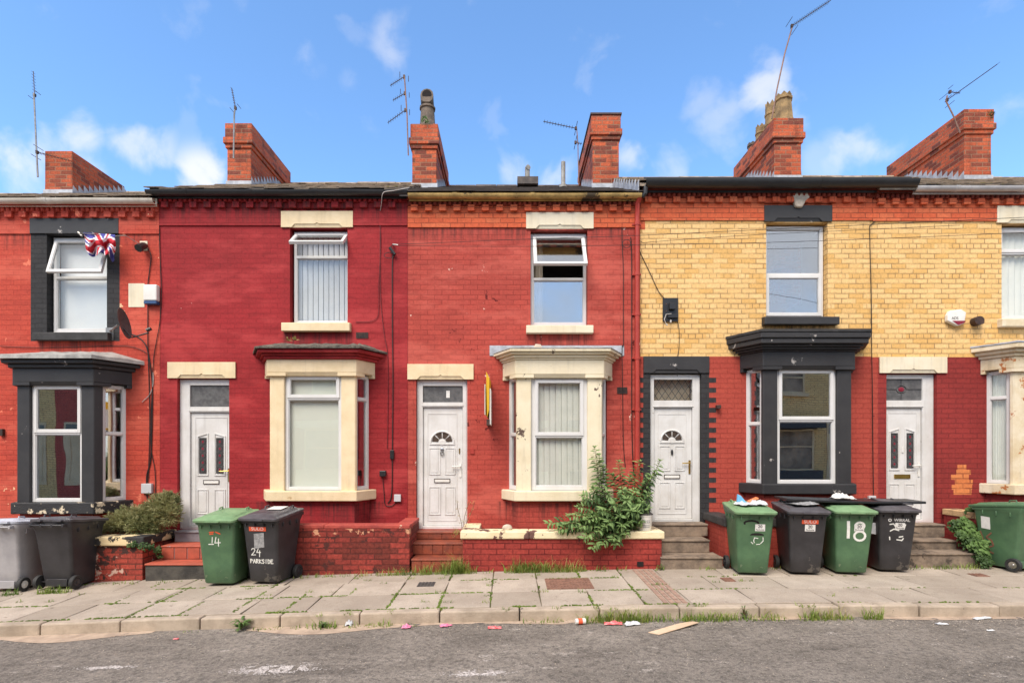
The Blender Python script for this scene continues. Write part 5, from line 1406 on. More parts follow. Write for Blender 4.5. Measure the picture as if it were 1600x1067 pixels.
stroke_on_front(b5, [[(0.0,0.56),(-0.01,0.52),(0.0,0.49)], [(0.12,0.57),(0.125,0.52),(0.09,0.48)], [(-0.045,0.50),(-0.02,0.475)], [(0.03,0.465),(0.08,0.47)], [(0.0,0.565),(0.05,0.555)]], 'paint_white', 'paint_remains', w=0.010)
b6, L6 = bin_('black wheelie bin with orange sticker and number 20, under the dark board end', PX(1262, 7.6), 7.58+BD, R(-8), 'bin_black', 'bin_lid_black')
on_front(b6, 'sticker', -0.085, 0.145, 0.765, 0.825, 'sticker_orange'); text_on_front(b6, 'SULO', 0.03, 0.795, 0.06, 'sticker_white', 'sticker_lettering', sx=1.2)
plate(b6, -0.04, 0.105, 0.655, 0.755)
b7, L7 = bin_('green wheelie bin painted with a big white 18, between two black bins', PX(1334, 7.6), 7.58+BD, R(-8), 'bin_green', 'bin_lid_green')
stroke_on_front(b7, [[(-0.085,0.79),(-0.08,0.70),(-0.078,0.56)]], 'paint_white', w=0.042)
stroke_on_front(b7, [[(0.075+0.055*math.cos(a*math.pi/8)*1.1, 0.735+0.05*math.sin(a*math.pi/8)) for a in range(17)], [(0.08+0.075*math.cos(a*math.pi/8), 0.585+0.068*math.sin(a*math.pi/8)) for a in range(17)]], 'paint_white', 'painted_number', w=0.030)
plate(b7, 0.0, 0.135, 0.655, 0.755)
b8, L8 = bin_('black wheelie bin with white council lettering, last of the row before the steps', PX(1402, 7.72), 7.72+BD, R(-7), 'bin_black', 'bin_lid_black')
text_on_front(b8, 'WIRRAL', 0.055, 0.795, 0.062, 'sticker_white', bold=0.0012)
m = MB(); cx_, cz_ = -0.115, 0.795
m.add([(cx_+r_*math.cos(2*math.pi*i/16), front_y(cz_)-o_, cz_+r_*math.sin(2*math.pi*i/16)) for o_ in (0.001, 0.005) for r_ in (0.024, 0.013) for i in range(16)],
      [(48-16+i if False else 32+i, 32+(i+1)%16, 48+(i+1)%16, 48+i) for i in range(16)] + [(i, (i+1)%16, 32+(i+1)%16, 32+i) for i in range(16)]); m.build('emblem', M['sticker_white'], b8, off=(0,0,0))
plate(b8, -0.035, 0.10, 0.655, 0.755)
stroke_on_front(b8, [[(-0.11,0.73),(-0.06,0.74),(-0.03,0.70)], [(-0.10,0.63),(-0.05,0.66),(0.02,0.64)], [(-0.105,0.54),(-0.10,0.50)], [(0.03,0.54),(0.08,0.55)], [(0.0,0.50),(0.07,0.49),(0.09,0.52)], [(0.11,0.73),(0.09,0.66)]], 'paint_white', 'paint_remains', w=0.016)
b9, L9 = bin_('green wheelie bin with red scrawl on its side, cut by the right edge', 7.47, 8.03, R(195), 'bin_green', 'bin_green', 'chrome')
def side_pts(z): return 0.215+0.057*(z-0.05)/0.81
m = MB()
def on_side(b, name, q, mat_, t=0.003):                        # right-hand side of the bin (local +x)
    m = MB(); m.add([(side_pts(z)+0.002, y, z) for y, z in q]+[(side_pts(z)+0.002+t, y, z) for y, z in q], [(0,1,2,3),(7,6,5,4),(0,4,5,1),(1,5,6,2),(2,6,7,3),(3,7,4,0)]); return m.build(name, M[mat_], b, off=(0,0,0))
on_side(b9, 'notice_label', [(-0.21,0.60),(-0.09,0.59),(-0.09,0.78),(-0.21,0.79)], 'sticker_white')
for st in ([(-0.23,0.55),(-0.19,0.40),(-0.18,0.28)], [(-0.08,0.54),(-0.15,0.46),(-0.08,0.42),(-0.06,0.34),(-0.14,0.30)], [(-0.12,0.24),(-0.06,0.22)], [(-0.20,0.32),(-0.15,0.31)]):
    for (ya, za), (yb, zb) in zip(st, st[1:]):
        d = Vector((yb-ya, zb-za)).normalized(); n_ = Vector((-d.y, d.x))*0.011
        on_side(b9, 'scrawl', [(ya-n_.x, za-n_.y), (yb-n_.x, zb-n_.y), (yb+n_.x, zb+n_.y), (ya+n_.x, za+n_.y)], 'paint_red')
for q_ in (b5, b6, b7, b8, b9): q_.scale = (0.94, 1, 0.955)
# papers heaped on the green bin
def crumple(name, loc, sx, sy, mat_, label, cat='litter', amp=0.03, seed=0, rz=0.0, n=14, group=None, base=0.0):
    m = MB(); r_ = random.Random(seed)
    pts = []
    for k in (0, 1):
        for i in range(n+1):
            for j in range(n+1):
                u, v = i/n-0.5, j/n-0.5
                x, y = u*sx, v*sy
                ed_ = 1-min(1, max(abs(u), abs(v))*2)**6; z = (amp*(0.55+mnoise.noise((u*3.1+seed, v*3.1, seed*1.7))) + amp*0.6*abs(mnoise.noise((u*7, v*7+seed, 0))))*(0.35+0.65*ed_); x += 0.08*sx*mnoise.noise((v*4, seed, 1)); y += 0.10*sy*mnoise.noise((u*4, seed, 5))
                c, s_ = math.cos(rz), math.sin(rz)
                pts.append((x*c-y*s_, x*s_+y*c, max(z, 0.002)+base+(0.003 if k == 0 else 0)))
    N = (n+1)**2; fs = []
    for i in range(n):
        for j in range(n):
            a = i*(n+1)+j; fs += [(a, a+n+1, a+n+2, a+1), (N+a, N+a+1, N+a+n+2, N+a+n+1)]
    m.add(pts, fs)
    o = m.build(name, M[mat_], off=(0,0,0), smooth=True, ang=60); o.location = loc
    tag(o, label, cat, group); return o
def lidpt(b, x, y, dz=0.0):
    v = Vector((x, y, ZL0(y)+0.082+dz)); c, s_ = math.cos(b.rotation_euler.z), math.sin(b.rotation_euler.z)
    return Vector((b.location.x+v.x*b.scale.x*c-v.y*s_, b.location.y+v.x*b.scale.x*s_+v.y*c, b.location.z+v.z*b.scale.z))
crumple('paper_sheet', lidpt(b5, -0.08, -0.10), 0.24, 0.24, 'paper', 'crumpled white paper on the lid of the green bin by the steps', 'paper', 0.045, 3, 0.4, group='papers on the green bin')
crumple('paper_sheet', lidpt(b5, 0.13, -0.08), 0.22, 0.20, 'paper', 'creased white sheet with orange packet behind, on the green bin lid', 'paper', 0.05, 5, -0.3, group='papers on the green bin')
m = MB(); p = lidpt(b5, -0.09, 0.02); m.prism_y([(-0.075,0.0),(0.075,0.0),(-0.02,0.115),(-0.065,0.135)], -0.02, 0.02); o = m.build('packet', M['paper_blue'], off=(0,0,0), bevel=0.006); o.location = p; tag(o, 'light blue packet standing in the papers on the green bin', 'packet', 'papers on the green bin')
m = MB(); m.box(-0.10,0.10,-0.03,0.03,0,0.03); o = m.build('packet', M['paper_orange'], off=(0,0,0), bevel=0.008); o.location = lidpt(b5, 0.09, 0.07, 0.03); o.rotation_euler = (0.2, R(-14), 0.5); tag(o, 'orange packet lying on the papers of the green bin', 'packet', 'papers on the green bin')
crumple('plastic_sheet', lidpt(b6, 0.02, -0.06), 0.40, 0.34, 'sticker_grey', 'clear grey plastic bag lying on the lid of the black bin numbered 20', 'bag', 0.035, 9, 0.1)
# long dark board across the bins, a rag on it
A = PX(1222, 7.9); Bx = PX(1432, 8.0)
m = MB(); n = 12; pts = []
for i in range(n+1):
    t = i/n; x = A+(Bx-A)*t; y = 7.92+0.06*t; z = 1.112*(1-t)+1.062*t - 0.012*math.sin(t*math.pi)
    pts.append([(x, y-0.16-0.08*math.sin(t*3), z-0.032),(x, y+0.22, z-0.022),(x, y+0.22, z+0.008),(x, y-0.16-0.08*math.sin(t*3), z+0.002)])
m.loft(pts); o = m.build('loose_board', M['black_plastic'], off=(A, 7.9, 0.8), bevel=0.006); tag(o, 'long thin black board lying across the lids of the right hand bins', 'board')
crumple('rag', (PX(1318, 7.8), 7.82, 1.098), 0.30, 0.20, 'white', 'pale crumpled cloth lying on the black board over the bins', 'cloth', 0.07, 12.3, 0.2)
# flap of the last bin stands a little open: loose lid panel
m = MB(); m.box(-0.22,0.24,-0.16,0.10,0,0.018); o = m.build('dark_sheet', M['bin_lid_black'], off=(0,0,0), bevel=0.005); o.location = lidpt(b8, 0.05, -0.02, 0.015); o.rotation_euler = (R(4), R(6), R(-12)); tag(o, 'small dark sheet lying on the lid of the last black bin', 'sheet')
m = MB()
m.add([(0,0,0),(0.10,0.0,0.02),(0.13,0.01,-0.16),(0.02,0.01,-0.14),(0,0.03,0),(0.10,0.03,0.02),(0.13,0.03,-0.16),(0.02,0.03,-0.14)],[(0,1,2,3),(7,6,5,4),(0,4,5,1),(1,5,6,2),(2,6,7,3),(3,7,4,0)])
o = m.build('paper_scrap', M['paper'], off=(0,0,0)); o.location = (PX(1362, 7.75), 7.78, PZ(818, 7.8)); tag(o, 'scrap of white paper wedged between the 18 bin and the last black bin', 'paper')

# =================================================================== fittings on the house fronts
def boxobj(name, px0, px1, py0, py1, depth, mat_, label, cat, bevel=0.006, y=FAC):
    m = MB(); m.box(PX(px0), PX(px1), y-depth, y-0.003, PZ(py1), PZ(py0))
    o = m.build(name, M[mat_], off=(PX((px0+px1)/2), y, PZ(py1)), bevel=bevel, seg=2); tag(o, label, cat); return o
def cable(label, pts, mat_='cable', r=0.007, name='cable', y=FAC):
    P3 = [Vector((PX(p[0], p[2] if len(p) > 2 else y-0.014), p[2] if len(p) > 2 else y-0.014, PZ(p[1], p[2] if len(p) > 2 else y-0.014))) for p in pts]
    path = []
    for i in range(len(P3)-1):                                   # light smoothing
        p0 = P3[max(i-1,0)]; p1 = P3[i]; p2 = P3[i+1]; p3 = P3[min(i+2,len(P3)-1)]
        for k in range(5):
            t = k/5
            path.append(0.5*((2*p1)+(p2-p0)*t+(2*p0-5*p1+4*p2-p3)*t*t+(3*p1-p0-3*p2+p3)*t**3))
    path.append(P3[-1])
    m = MB(); m.tube(path, r, 5)
    o = m.build(name, M[mat_], off=tuple(P3[0]), smooth=True); tag(o, label, 'cable'); return o
# house 1
boxobj('patch_plate', 201, 226, 443, 480, 0.006, 'cream_pale', 'pale pink plate on the red wall left of the alarm box', 'plate', 0.002)
a1 = empty('alarm_box', (PX(240), FAC-0.003, PZ(477))); tag(a1, 'white alarm box with a blue base on the orange-red house', 'alarm box')
m = MB(); m.box(PX(229.5), PX(250.5), FAC-0.10, FAC-0.003, PZ(472), PZ(447)); m.build('cover', M['white'], a1, bevel=0.02, seg=3)
m = MB(); m.box(PX(230), PX(250), FAC-0.095, FAC-0.004, PZ(477), PZ(472)-0.002); m.build('strobe', M['blue'], a1, bevel=0.008)
lamp = empty('security_lamp', (PX(224), FAC-0.003, PZ(386))); tag(lamp, 'black security lamp on the red wall beside the flag', 'lamp')
m = MB(); m.tube([P(226,384,8.99),P(224,384,8.93),P(220,386,8.85),P(216,388,8.80)], [0.05,0.055,0.06,0.065], 10); m.build('lamp_head', M['black_plastic'], lamp, smooth=True)
m = MB(); m.box(PX(219), PX(231), FAC-0.012, FAC-0.003, PZ(392), PZ(377)); m.build('mounting_plate', M['cream_pale'], lamp, bevel=0.003)
# dish
ds = empty('satellite_dish', (PX(175), FAC, PZ(516))); tag(ds, 'grey satellite dish on a bracket beside the black sill', 'satellite dish')
cx_ = P(195, 505, 8.55)
ax = Vector((0.93, 0.22, 0.2)).normalized(); s1 = ax.cross(Vector((0,0,1))).normalized(); s2 = s1.cross(ax)
m = MB(); rings = []
for r_, dpt in ((0.001,-0.045),(0.08,-0.038),(0.15,-0.02),(0.215,0.0),(0.22,-0.004),(0.15,-0.028),(0.08,-0.046),(0.001,-0.053)):
    rings.append([cx_ + ax*dpt + (s1*math.cos(2*math.pi*i/24)*1.0 + s2*math.sin(2*math.pi*i/24)*1.14)*r_ for i in range(24)])
m.loft(rings); m.build('reflector', M['iron'], ds, smooth=True)
m = MB(); m.tube([cx_-ax*0.05-s2*0.05, cx_-s2*0.24+ax*0.05, cx_+ax*0.30-s2*0.20], 0.012, 6); e_ = cx_+ax*0.30-s2*0.16; m.tube([e_-ax*0.02, e_+ax*0.05+s2*0.02], 0.03, 8); m.build('receiver_arm', M['black_plastic'], ds, smooth=True)
m = MB(); m.tube([P(172,517,8.99), P(172,517,8.80), P(184,508,8.62)], 0.016, 6); m.box(PX(166), PX(178), FAC-0.012, FAC-0.003, PZ(532), PZ(512)); m.build('bracket', M['metal'], ds)
# flag on a line
fl = MB(); nx, ny = 64, 36
pts = []
for i in range(nx+1):
    for j in range(ny+1):
        u, v = i/nx, j/ny
        px_ = 130+50*u + 8*v*(1-u) + 2.0*math.sin(v*7+u*5)*v; py_ = 363 + 4*u + v*(34 + 4*math.sin(u*9+0.4) - 7*math.exp(-((u-0.78)/0.08)**2) + 7*math.exp(-((u-0.96)/0.07)**2))
        d_ = 8.80 + 0.055*math.sin(u*17+v*5)*(0.3+v) + 0.03*math.sin(v*9+u*4) + 0.04*mnoise.noise((u*5, v*5, 2.0))
        pts.append(P(px_, py_, d_))
fl.v = pts
def jack(u, v):
    x, y = (u-0.5)*2, (v-0.5)
    x, y = x*0.75 + y*0.5 - 0.12, y*0.8 - x*0.16 + 0.05*math.sin(x*7)
    if abs(x) < 0.10 or abs(y) < 0.10: return 0
    if abs(x) < 0.17 or abs(y) < 0.17: return 1
    s_ = y - x*0.5 if x*y > 0 else y + x*0.5
    if abs(s_) < 0.045: return 0
    if abs(s_) < 0.12: return 1
    return 2
for i in range(nx):
    for j in range(ny):
        a = i*(ny+1)+j; fl.f.append([a, a+ny+1, a+ny+2, a+1]); fl.mi.append(jack((i+0.5)/nx, 1-(j+0.5)/ny))
fg = empty('flag', tuple(P(150,365,8.8))); tag(fg, 'crumpled red, white and blue union flag hanging on a line by the black framed window', 'flag')
fo = fl.build('cloth', [M['flag_red'], M['flag_white'], M['flag_blue']], fg, smooth=True, ang=80)
so = fo.modifiers.new('Solidify', 'SOLIDIFY'); so.thickness = 0.004
m = MB(); m.tube([P(121,365,8.82), P(133,365,8.80), P(180,369,8.81), P(196,368,8.86), P(222,384,8.98)], 0.005, 5); m.tube([P(122,363,8.83), P(128,369,8.83)], 0.018, 6); m.build('line', M['metal'], fg)
cable('black cable running down the orange-red house from the lamp to the white box', [(231,388),(236,400),(234,420),(231,446),(231,480),(231,540),(233,600),(234,660),(233,710),(231,754)])
cable('thick black cable hooked down from the satellite dish', [(205,522),(218,528),(228,540),(233,560),(237,590),(238,620),(237,680),(235,720),(229,745),(230,780)], r=0.009)
cable('thin cable down the seam between the orange-red and crimson houses', [(248,330),(250,400),(252,450),(250,500),(245,530),(240,560),(238,600),(236,650),(236,700),(242,735),(243,778)], r=0.006)
cable('pale loose cable curving beside the black bay', [(239,582),(239,600),(234,616),(222,628)], 'cable_white', 0.006)
cable('thin cable along the wall above the grey bay roof', [(0,541),(60,543),(120,542),(200,541),(230,552)], r=0.005)
boxobj('junction_box', 224, 240, 755, 770, 0.06, 'grey_box', 'white junction box above the conifer bush', 'junction box')
boxobj('doorbell', 2, 8, 670, 681, 0.05, 'metal_dark', 'small metal wall light at the left edge', 'wall light'); 
cable('loose white cable hanging over the black gutter of the crimson house', [(640,293,8.75),(615,298,8.73),(601,300,8.72),(597,306,8.74),(596,318,8.84),(594,330)], 'cable_white', 0.006)
# house 2
cable('painted cable down the crimson wall from the eaves to the bay', [(591,322),(593,345),(595,380),(592,440),(592,480),(590,495),(580,502),(556,503)], 'cable_red', 0.005)
cable('painted cable beside the crimson bay', [(594,330),(594,420),(595,470),(600,520),(606,560),(606,650),(605,700)], 'cable_red', 0.006)
cable('thick black cable down the crimson wall from the wire anchor', [(614,398),(613,420),(613,500),(614,600),(613,700),(612,770),(606,786)], r=0.009)
cable('black cable looping from the small plug to the white box', [(598,745),(600,770),(602,788),(612,790),(620,783)], r=0.006)
boxobj('junction_box', 610, 616, 703, 717, 0.04, 'black_plastic', 'small black box on the thick cable of the crimson wall', 'junction box')
boxobj('socket_box', 594, 604, 735, 744, 0.06, 'black_plastic', 'black socket box right of the crimson bay', 'socket box', 0.01)
boxobj('junction_box', 616.5, 627, 772, 783, 0.05, 'grey_box', 'small grey box low on the crimson wall', 'junction box')
wa = empty('wire_anchor', tuple(P(614,395,8.97))); tag(wa, 'black cable clamp with a loop where the wires meet the crimson wall', 'wire anchor')
m = MB(); m.tube([P(609,387,8.95), P(617,398,8.95)], 0.026, 8); m.build('clamp', M['black_plastic'], wa, smooth=True)
m = MB(); m.tube([P(614+8*math.cos(t*0.6)-6, 396+4.5*math.sin(t*0.6)+3, 8.95) for t in range(11)], 0.005, 5); m.tube([P(617,382,8.97), P(612,384,8.96), P(610,388,8.95)], 0.006, 5); m.build('loop', M['cable'], wa)
m = MB(); m.tube([P(614,382,8.99), P(614,382,8.9), P(622,383,8.9)], 0.012, 6); m.build('hook', M['metal'], wa)
# wires across the fronts
def wire(label, pts, r=0.0055, m_='cable'): return cable(label, pts, m_, r, 'overhead_wire')
wire('overhead wire rising from the crimson house past the middle window', [(622,382,8.9),(720,378,8.7),(820,374,8.5),(915,371,8.35),(1000,368,8.2),(1150,361,7.9),(1300,354,7.6),(1450,347,7.3),(1640,338,6.9)], 0.004)
wire('overhead wire running level past the middle house to the right', [(622,384,8.9),(720,385,8.8),(860,385,8.7),(1000,383,8.55),(1200,379,8.4),(1400,372,8.2),(1640,362,7.9)], 0.004)
wire('wire stapled from the drainpipe across the yellow wall', [(996,372,8.95),(1004,379,8.97),(1020,378,8.9),(1100,372,8.85),(1200,366,8.8),(1330,360,8.75),(1500,352,8.7)], 0.004)
# estate agent sign projecting from the middle house
sg = empty('projecting_sign', tuple(P(760,620,8.98))); tag(sg, 'yellow and white board sign sticking out edge on from the middle house', 'sign')
m = MB(); zt_, zb_ = PZ(582, 8.45), PZ(650, 8.45)
m.add([(PX(757.5,8.5),8.42,PZ(600,8.42)),(PX(757.5,8.5)+0.012,8.42,PZ(600,8.42)),(PX(762,8.9)+0.012,8.97,PZ(600,8.42)),(PX(762,8.9),8.97,PZ(600,8.42)),
       (PX(757.5,8.5),8.42,PZ(648,8.42)),(PX(757.5,8.5)+0.012,8.42,PZ(648,8.42)),(PX(762,8.9)+0.012,8.97,PZ(648,8.42)),(PX(762,8.9),8.97,PZ(648,8.42))],
      [(0,1,2,3),(7,6,5,4),(0,4,5,1),(1,5,6,2),(2,6,7,3),(3,7,4,0)]); m.build('left_board', M['white'], sg, bevel=0.003)
m = MB(); m.add([(PX(759.5,8.4),8.40,PZ(580,8.4)),(PX(764.5,8.4),8.42,PZ(590,8.4)),(PX(764,8.4),8.42,PZ(640,8.4)),(PX(761,8.4),8.40,PZ(652,8.4)),
                 (PX(759.5,8.4)+0.008,8.96,PZ(580,8.4)),(PX(764.5,8.4)+0.008,8.96,PZ(590,8.4)),(PX(764,8.4)+0.008,8.96,PZ(640,8.4)),(PX(761,8.4)+0.008,8.96,PZ(652,8.4))],
                [(0,1,2,3),(7,6,5,4),(0,4,5,1),(1,5,6,2),(2,6,7,3),(3,7,4,0)]); m.build('yellow_panel', M['yellow'], sg, bevel=0.002)
m = MB(); m.box(PX(764.8,8.45), PX(767,8.45), 8.44, 8.98, PZ(663,8.44), PZ(607,8.44)); m.build('right_board', M['white'], sg, bevel=0.003)
m = MB(); m.box(PX(760,8.4), PX(765,8.4), 8.43, 8.99, PZ(664,8.43), PZ(655,8.43)); m.build('bracket', M['metal_dark'], sg)
# house 3 cables and small things
cable('black cable down the middle house beside the drainpipe, with a coil at the top', [(972,326),(972,380),(974,420),(974,500),(974,540),(972,545),(973,620),(974,690),(977,730)], r=0.0065)
cable('second black cable beside the drainpipe of the middle house', [(985,372),(986,376),(987,420),(987,560),(987,640),(988,700),(990,740)], r=0.008)
m = MB(); m.tube([P(979+6.5*math.cos(t*0.45), 381+6.5*math.sin(t*0.45), 8.96) for t in range(15)], 0.0055, 5); o = m.build('cable_coil', M['cable'], off=tuple(P(979,381,8.98))); tag(o, 'small black coil of cable high beside the drainpipe', 'cable')
m = MB(); r_ = random.Random(3)
st = P(793, 833, 8.2); st.z = PZ(830, 8.03)
bmv = [(0.07*math.cos(a)*(1+0.2*r_.random()), 0.05*math.sin(a)*(1+0.2*r_.random())) for a in [i*math.pi/5 for i in range(10)]]
m.loft([[(st.x+x*k, st.y+y*k, st.z+z) for x, y in bmv] for k, z in ((0.8,-0.004),(1.0,0.03),(0.8,0.065),(0.3,0.082))]); o = m.build('stone', M['stone'], off=tuple(st), smooth=True); tag(o, 'pale rounded stone lying on the cream coping', 'stone')
# broken slate on the middle bay roof
m = MB(); p = P(840, 541, 8.55); m.add([(p.x-0.09,p.y,p.z-0.05),(p.x+0.08,p.y-0.02,p.z-0.05),(p.x+0.05,p.y,p.z+0.03),(p.x-0.03,p.y+0.04,p.z+0.045),(p.x-0.09,p.y+0.02,p.z-0.05),(p.x+0.08,p.y,p.z-0.05),(p.x+0.05,p.y+0.02,p.z+0.03),(p.x-0.03,p.y+0.06,p.z+0.045)],[(0,1,2,3),(7,6,5,4),(0,4,5,1),(1,5,6,2),(2,6,7,3),(3,7,4,0)])
o = m.build('loose_slate', M['stone'], off=tuple(p)); tag(o, 'broken pale fragment lying on the middle bay roof', 'debris')
# paint tub
tb = empty('paint_tub', (PX(1007,8.16), 8.16, PZ(830,8.03)+0.002)); tag(tb, 'white paint tub standing on the cream coping behind the shrub', 'tub')
m = MB(); m.lathe([(0.095,0),(0.10,0.01),(0.118,0.215),(0.124,0.22),(0.124,0.235)], 20, (0,0,0)); m.build('tub', M['white'], tb, off=(0,0,0), smooth=True)
m = MB(); m.lathe([(0.126,0.236),(0.126,0.25),(0.10,0.262)], 20, (0,0,0)); m.build('lid', M['iron'], tb, off=(0,0,0), smooth=True)
m = MB(); 
for zz_, h_ in ((0.15,0.012),(0.12,0.02),(0.08,0.01),(0.055,0.01)):
    n_ = 6; pts = []
    for i in range(n_+1):
        a = R(-130+70*i/n_); rad = 0.098+0.018*zz_/0.215+0.0025
        pts.append((rad*math.cos(a), rad*math.sin(a)))
    m.add([(x,y,zz_) for x,y in pts]+[(x,y,zz_+h_) for x,y in pts], [(i,i+1,n_+2+i,n_+1+i) for i in range(n_)])
m.build('printed_label', M['sticker_grey'], tb, off=(0,0,0))
# house 4 fittings
br = empty('bracket_box', tuple(P(1047,484,8.99))); tag(br, 'black bracket box with loose wires on the yellow wall', 'bracket box')
m = MB(); m.box(PX(1035), PX(1059), FAC-0.03, FAC-0.003, PZ(503), PZ(466)); m.build('back_plate', M['black_plastic'], br, bevel=0.006)
m = MB(); m.box(PX(1044), PX(1053), FAC-0.09, FAC-0.031, PZ(485), PZ(475)); m.box(PX(1042), PX(1058), FAC-0.07, FAC-0.031, PZ(498), PZ(492)); m.build('terminal_block', M['black_plastic'], br, bevel=0.004)
m = MB(); m.tube([P(1049,490,8.93),P(1041,491,8.92),P(1038,499,8.92),P(1041,507,8.93)], 0.006, 5); m.tube([P(1041,507,8.93),P(1043,508,8.92)], 0.014, 6); m.tube([P(1048,500,8.94),P(1048,504,8.94)], 0.014, 6); m.build('loose_wire', M['cable_white'], br)
m = MB()
for a_, c_ in ((1041,475),(1054,475),(1041,486),(1047,490)): m.tube([P(a_,c_,8.97),P(a_,c_,8.96)], 0.008, 6)
m.build('rusty_bolt', M['rust'], br)
cable('black cable slanting from the drainpipe to the bracket box', [(996,380),(1002,398),(1015,425),(1029,455),(1039,467)], r=0.006)
cable('black cable hanging from the bracket box to the black door surround', [(1058,499),(1061,515),(1061,540),(1059,560),(1058,588)], r=0.005)
cable('long thin cable down the yellow wall between bay and cream lintel', [(1383,332),(1372,342),(1361,352),(1359,362),(1361,450),(1362,540),(1363,600),(1364,700),(1365,778)], r=0.006)
boxobj('junction_box', 1355, 1366, 774, 784, 0.05, 'grey_box', 'small grey box on the red wall above the row of bins', 'junction box')
boxobj('wall_hook', 1117.5, 1124, 633, 639, 0.09, 'metal_dark', 'small black hook beside the black toothed door surround', 'hook', 0.01)
# house 5 alarm and vent
al = empty('alarm_box', tuple(P(1489,497,8.99))); tag(al, 'white hexagonal alarm box with a maroon foot on the yellow wall', 'alarm box')
hexp = [(1479,487),(1496,485),(1504,490),(1501,507),(1491,511),(1475,503),(1475,494)]
m = MB(); m.prism_y([(PX(a), PZ(c)) for a, c in hexp[::-1]], FAC-0.08, FAC-0.003); m.build('cover', M['white'], al, bevel=0.015, seg=2)
m = MB(); m.prism_y([(PX(a), PZ(c)) for a, c in [(1491,509.5),(1501.5,505.5),(1502,503),(1482,503)]], FAC-0.086, FAC-0.0805); m.build('maroon_foot', M['maroon'], al)
c = bpy.data.curves.new('lettering', 'FONT'); c.body = 'ADS'; c.size = 0.06; c.extrude = 0.0005; c.materials.append(M['ink']); t = bpy.data.objects.new('lettering', c); COL.objects.link(t); t.parent = al
t.location = P(1487,499,FAC-0.082) - Vector(al.location); t.location.y = FAC-0.082-al.location.y; t.rotation_euler = (R(90),0,0)
m = MB(); ctr = P(1523,503,8.99); m.tube([ctr, ctr+Vector((-0.02,-0.12,0.0))], [0.075,0.07], 14); m.tube([ctr+Vector((0.02,0,0.0)), ctr+Vector((0.05,-0.08,0.01))], [0.07,0.066], 12); o = m.build('vent_cowl', M['metal_dark'], off=tuple(ctr), smooth=True); tag(o, 'round brown vent cowl beside the hexagonal alarm', 'vent')

# =================================================================== aerials
def aerial(label, d, mast, booms, r=0.016):
    """mast: px points; booms: (px start, px end, n elements, element half length px, reflector)"""
    a = empty('tv_aerial', tuple(P(*mast[0], d))); tag(a, label, 'aerial', 'television aerials')
    m = MB(); m.tube([P(x, y, d) for x, y in mast], r, 6); m.build('mast', M['metal'] if r > 0.015 else M['mast_rust'], a, smooth=True)
    for (x0_, y0_, d0), (x1_, y1_, d1), n_, hl, up in booms:
        p0, p1 = P(x0_, y0_, d0), P(x1_, y1_, d1); m = MB()
        m.tube([p0, p1], 0.008, 5)
        ax_ = (p1-p0).normalized(); 
        el = Vector((0,0,1)) if up == 'v' else ax_.cross(Vector((0,0,1))).normalized()
        if up == 's': el = Vector((0,1,0))
        for i in range(n_):
            c_ = p0.lerp(p1, (i+0.6)/n_); m.tube([c_-el*hl, c_+el*hl], 0.004, 4)
        e2 = el.cross(ax_)
        c_ = p0.lerp(p1, 0.02); m.box(c_.x-0.02, c_.x+0.02, c_.y-0.02, c_.y+0.02, c_.z-0.03, c_.z+0.03)
        for k in (-0.10, 0.10): m.tube([c_+e2*k-el*hl*1.3, c_+e2*k+el*hl*1.3], 0.006, 4)
        m.build('boom', M['metal_dark'], a)
    return a
aerial('tall aerial on a long mast at the leftmost chimney', 10.9, [(59,277),(57,236),(55,190),(53,146)], [((54,150,10.9),(52,112,11.6),8,0.05,'s'), ((57,238,10.9),(112,252,10.9),10,0.09,'s')])
aerial('short aerial standing on the corbelled chimney of the crimson house', 10.85, [(365,248),(366,180),(367,172)], [((368,170,10.85),(362,138,11.5),8,0.06,'s')])
aerial('stacked aerial of three arms beside the hooded chimney pot', 10.9, [(638,243),(636,180),(632,120)], [((632,120,10.9),(610,134,11.4),7,0.045,'v'), ((633,146,10.9),(614,157,11.4),6,0.04,'v'), ((634,172,10.9),(606,192,11.4),8,0.045,'v')], 0.014)
aerial('thin aerial pointing left before the capped chimney', 10.9, [(904,290),(903,225),(901,200)], [((901,201,10.9),(849,190,10.9),12,0.06,'s'), ((899,223,10.9),(909,225,10.9),3,0.06,'s')], 0.010)
aerial('leaning aerial rising high over the crown chimney pots', 10.9, [(1206,186),(1214,140),(1226,85),(1238,42)], [((1236,42,10.9),(1298,1,10.9),16,0.10,'s')], 0.014)
aerial('crooked aerial on the rightmost chimney', 10.9, [(1500,208),(1490,182),(1478,158),(1480,150)], [((1478,158,10.9),(1558,101,10.9),16,0.09,'s'), ((1484,144,10.9),(1500,146,10.9),3,0.05,'s')], 0.014)
# =================================================================== plants
def leaf(m, p, d, n, L, W, mi=0, curl=0.25):
    d = d.normalized(); s = d.cross(n)
    if s.length < 1e-4: s = d.cross(Vector((1,0,0.1)))
    s.normalize(); n = s.cross(d).normalized()
    m.m = mi
    a = p; b1 = p + d*L*0.35 + n*L*0.05; c1 = p + d*L*0.72 - n*L*curl*0.25; t = p + d*L - n*L*curl
    m.add([a, b1+s*W*0.5-n*0.1*W, c1+s*W*0.36-n*0.1*W, t, c1-s*W*0.36-n*0.1*W, b1-s*W*0.5-n*0.1*W, b1, c1], [(0,1,6),(1,2,7,6),(2,3,7),(3,4,7),(4,5,6,7),(5,0,6)])
def rvec(r_, z=0.0):
    v = Vector((r_.gauss(0,1), r_.gauss(0,1), r_.gauss(0,1)+z)); return v.normalized()
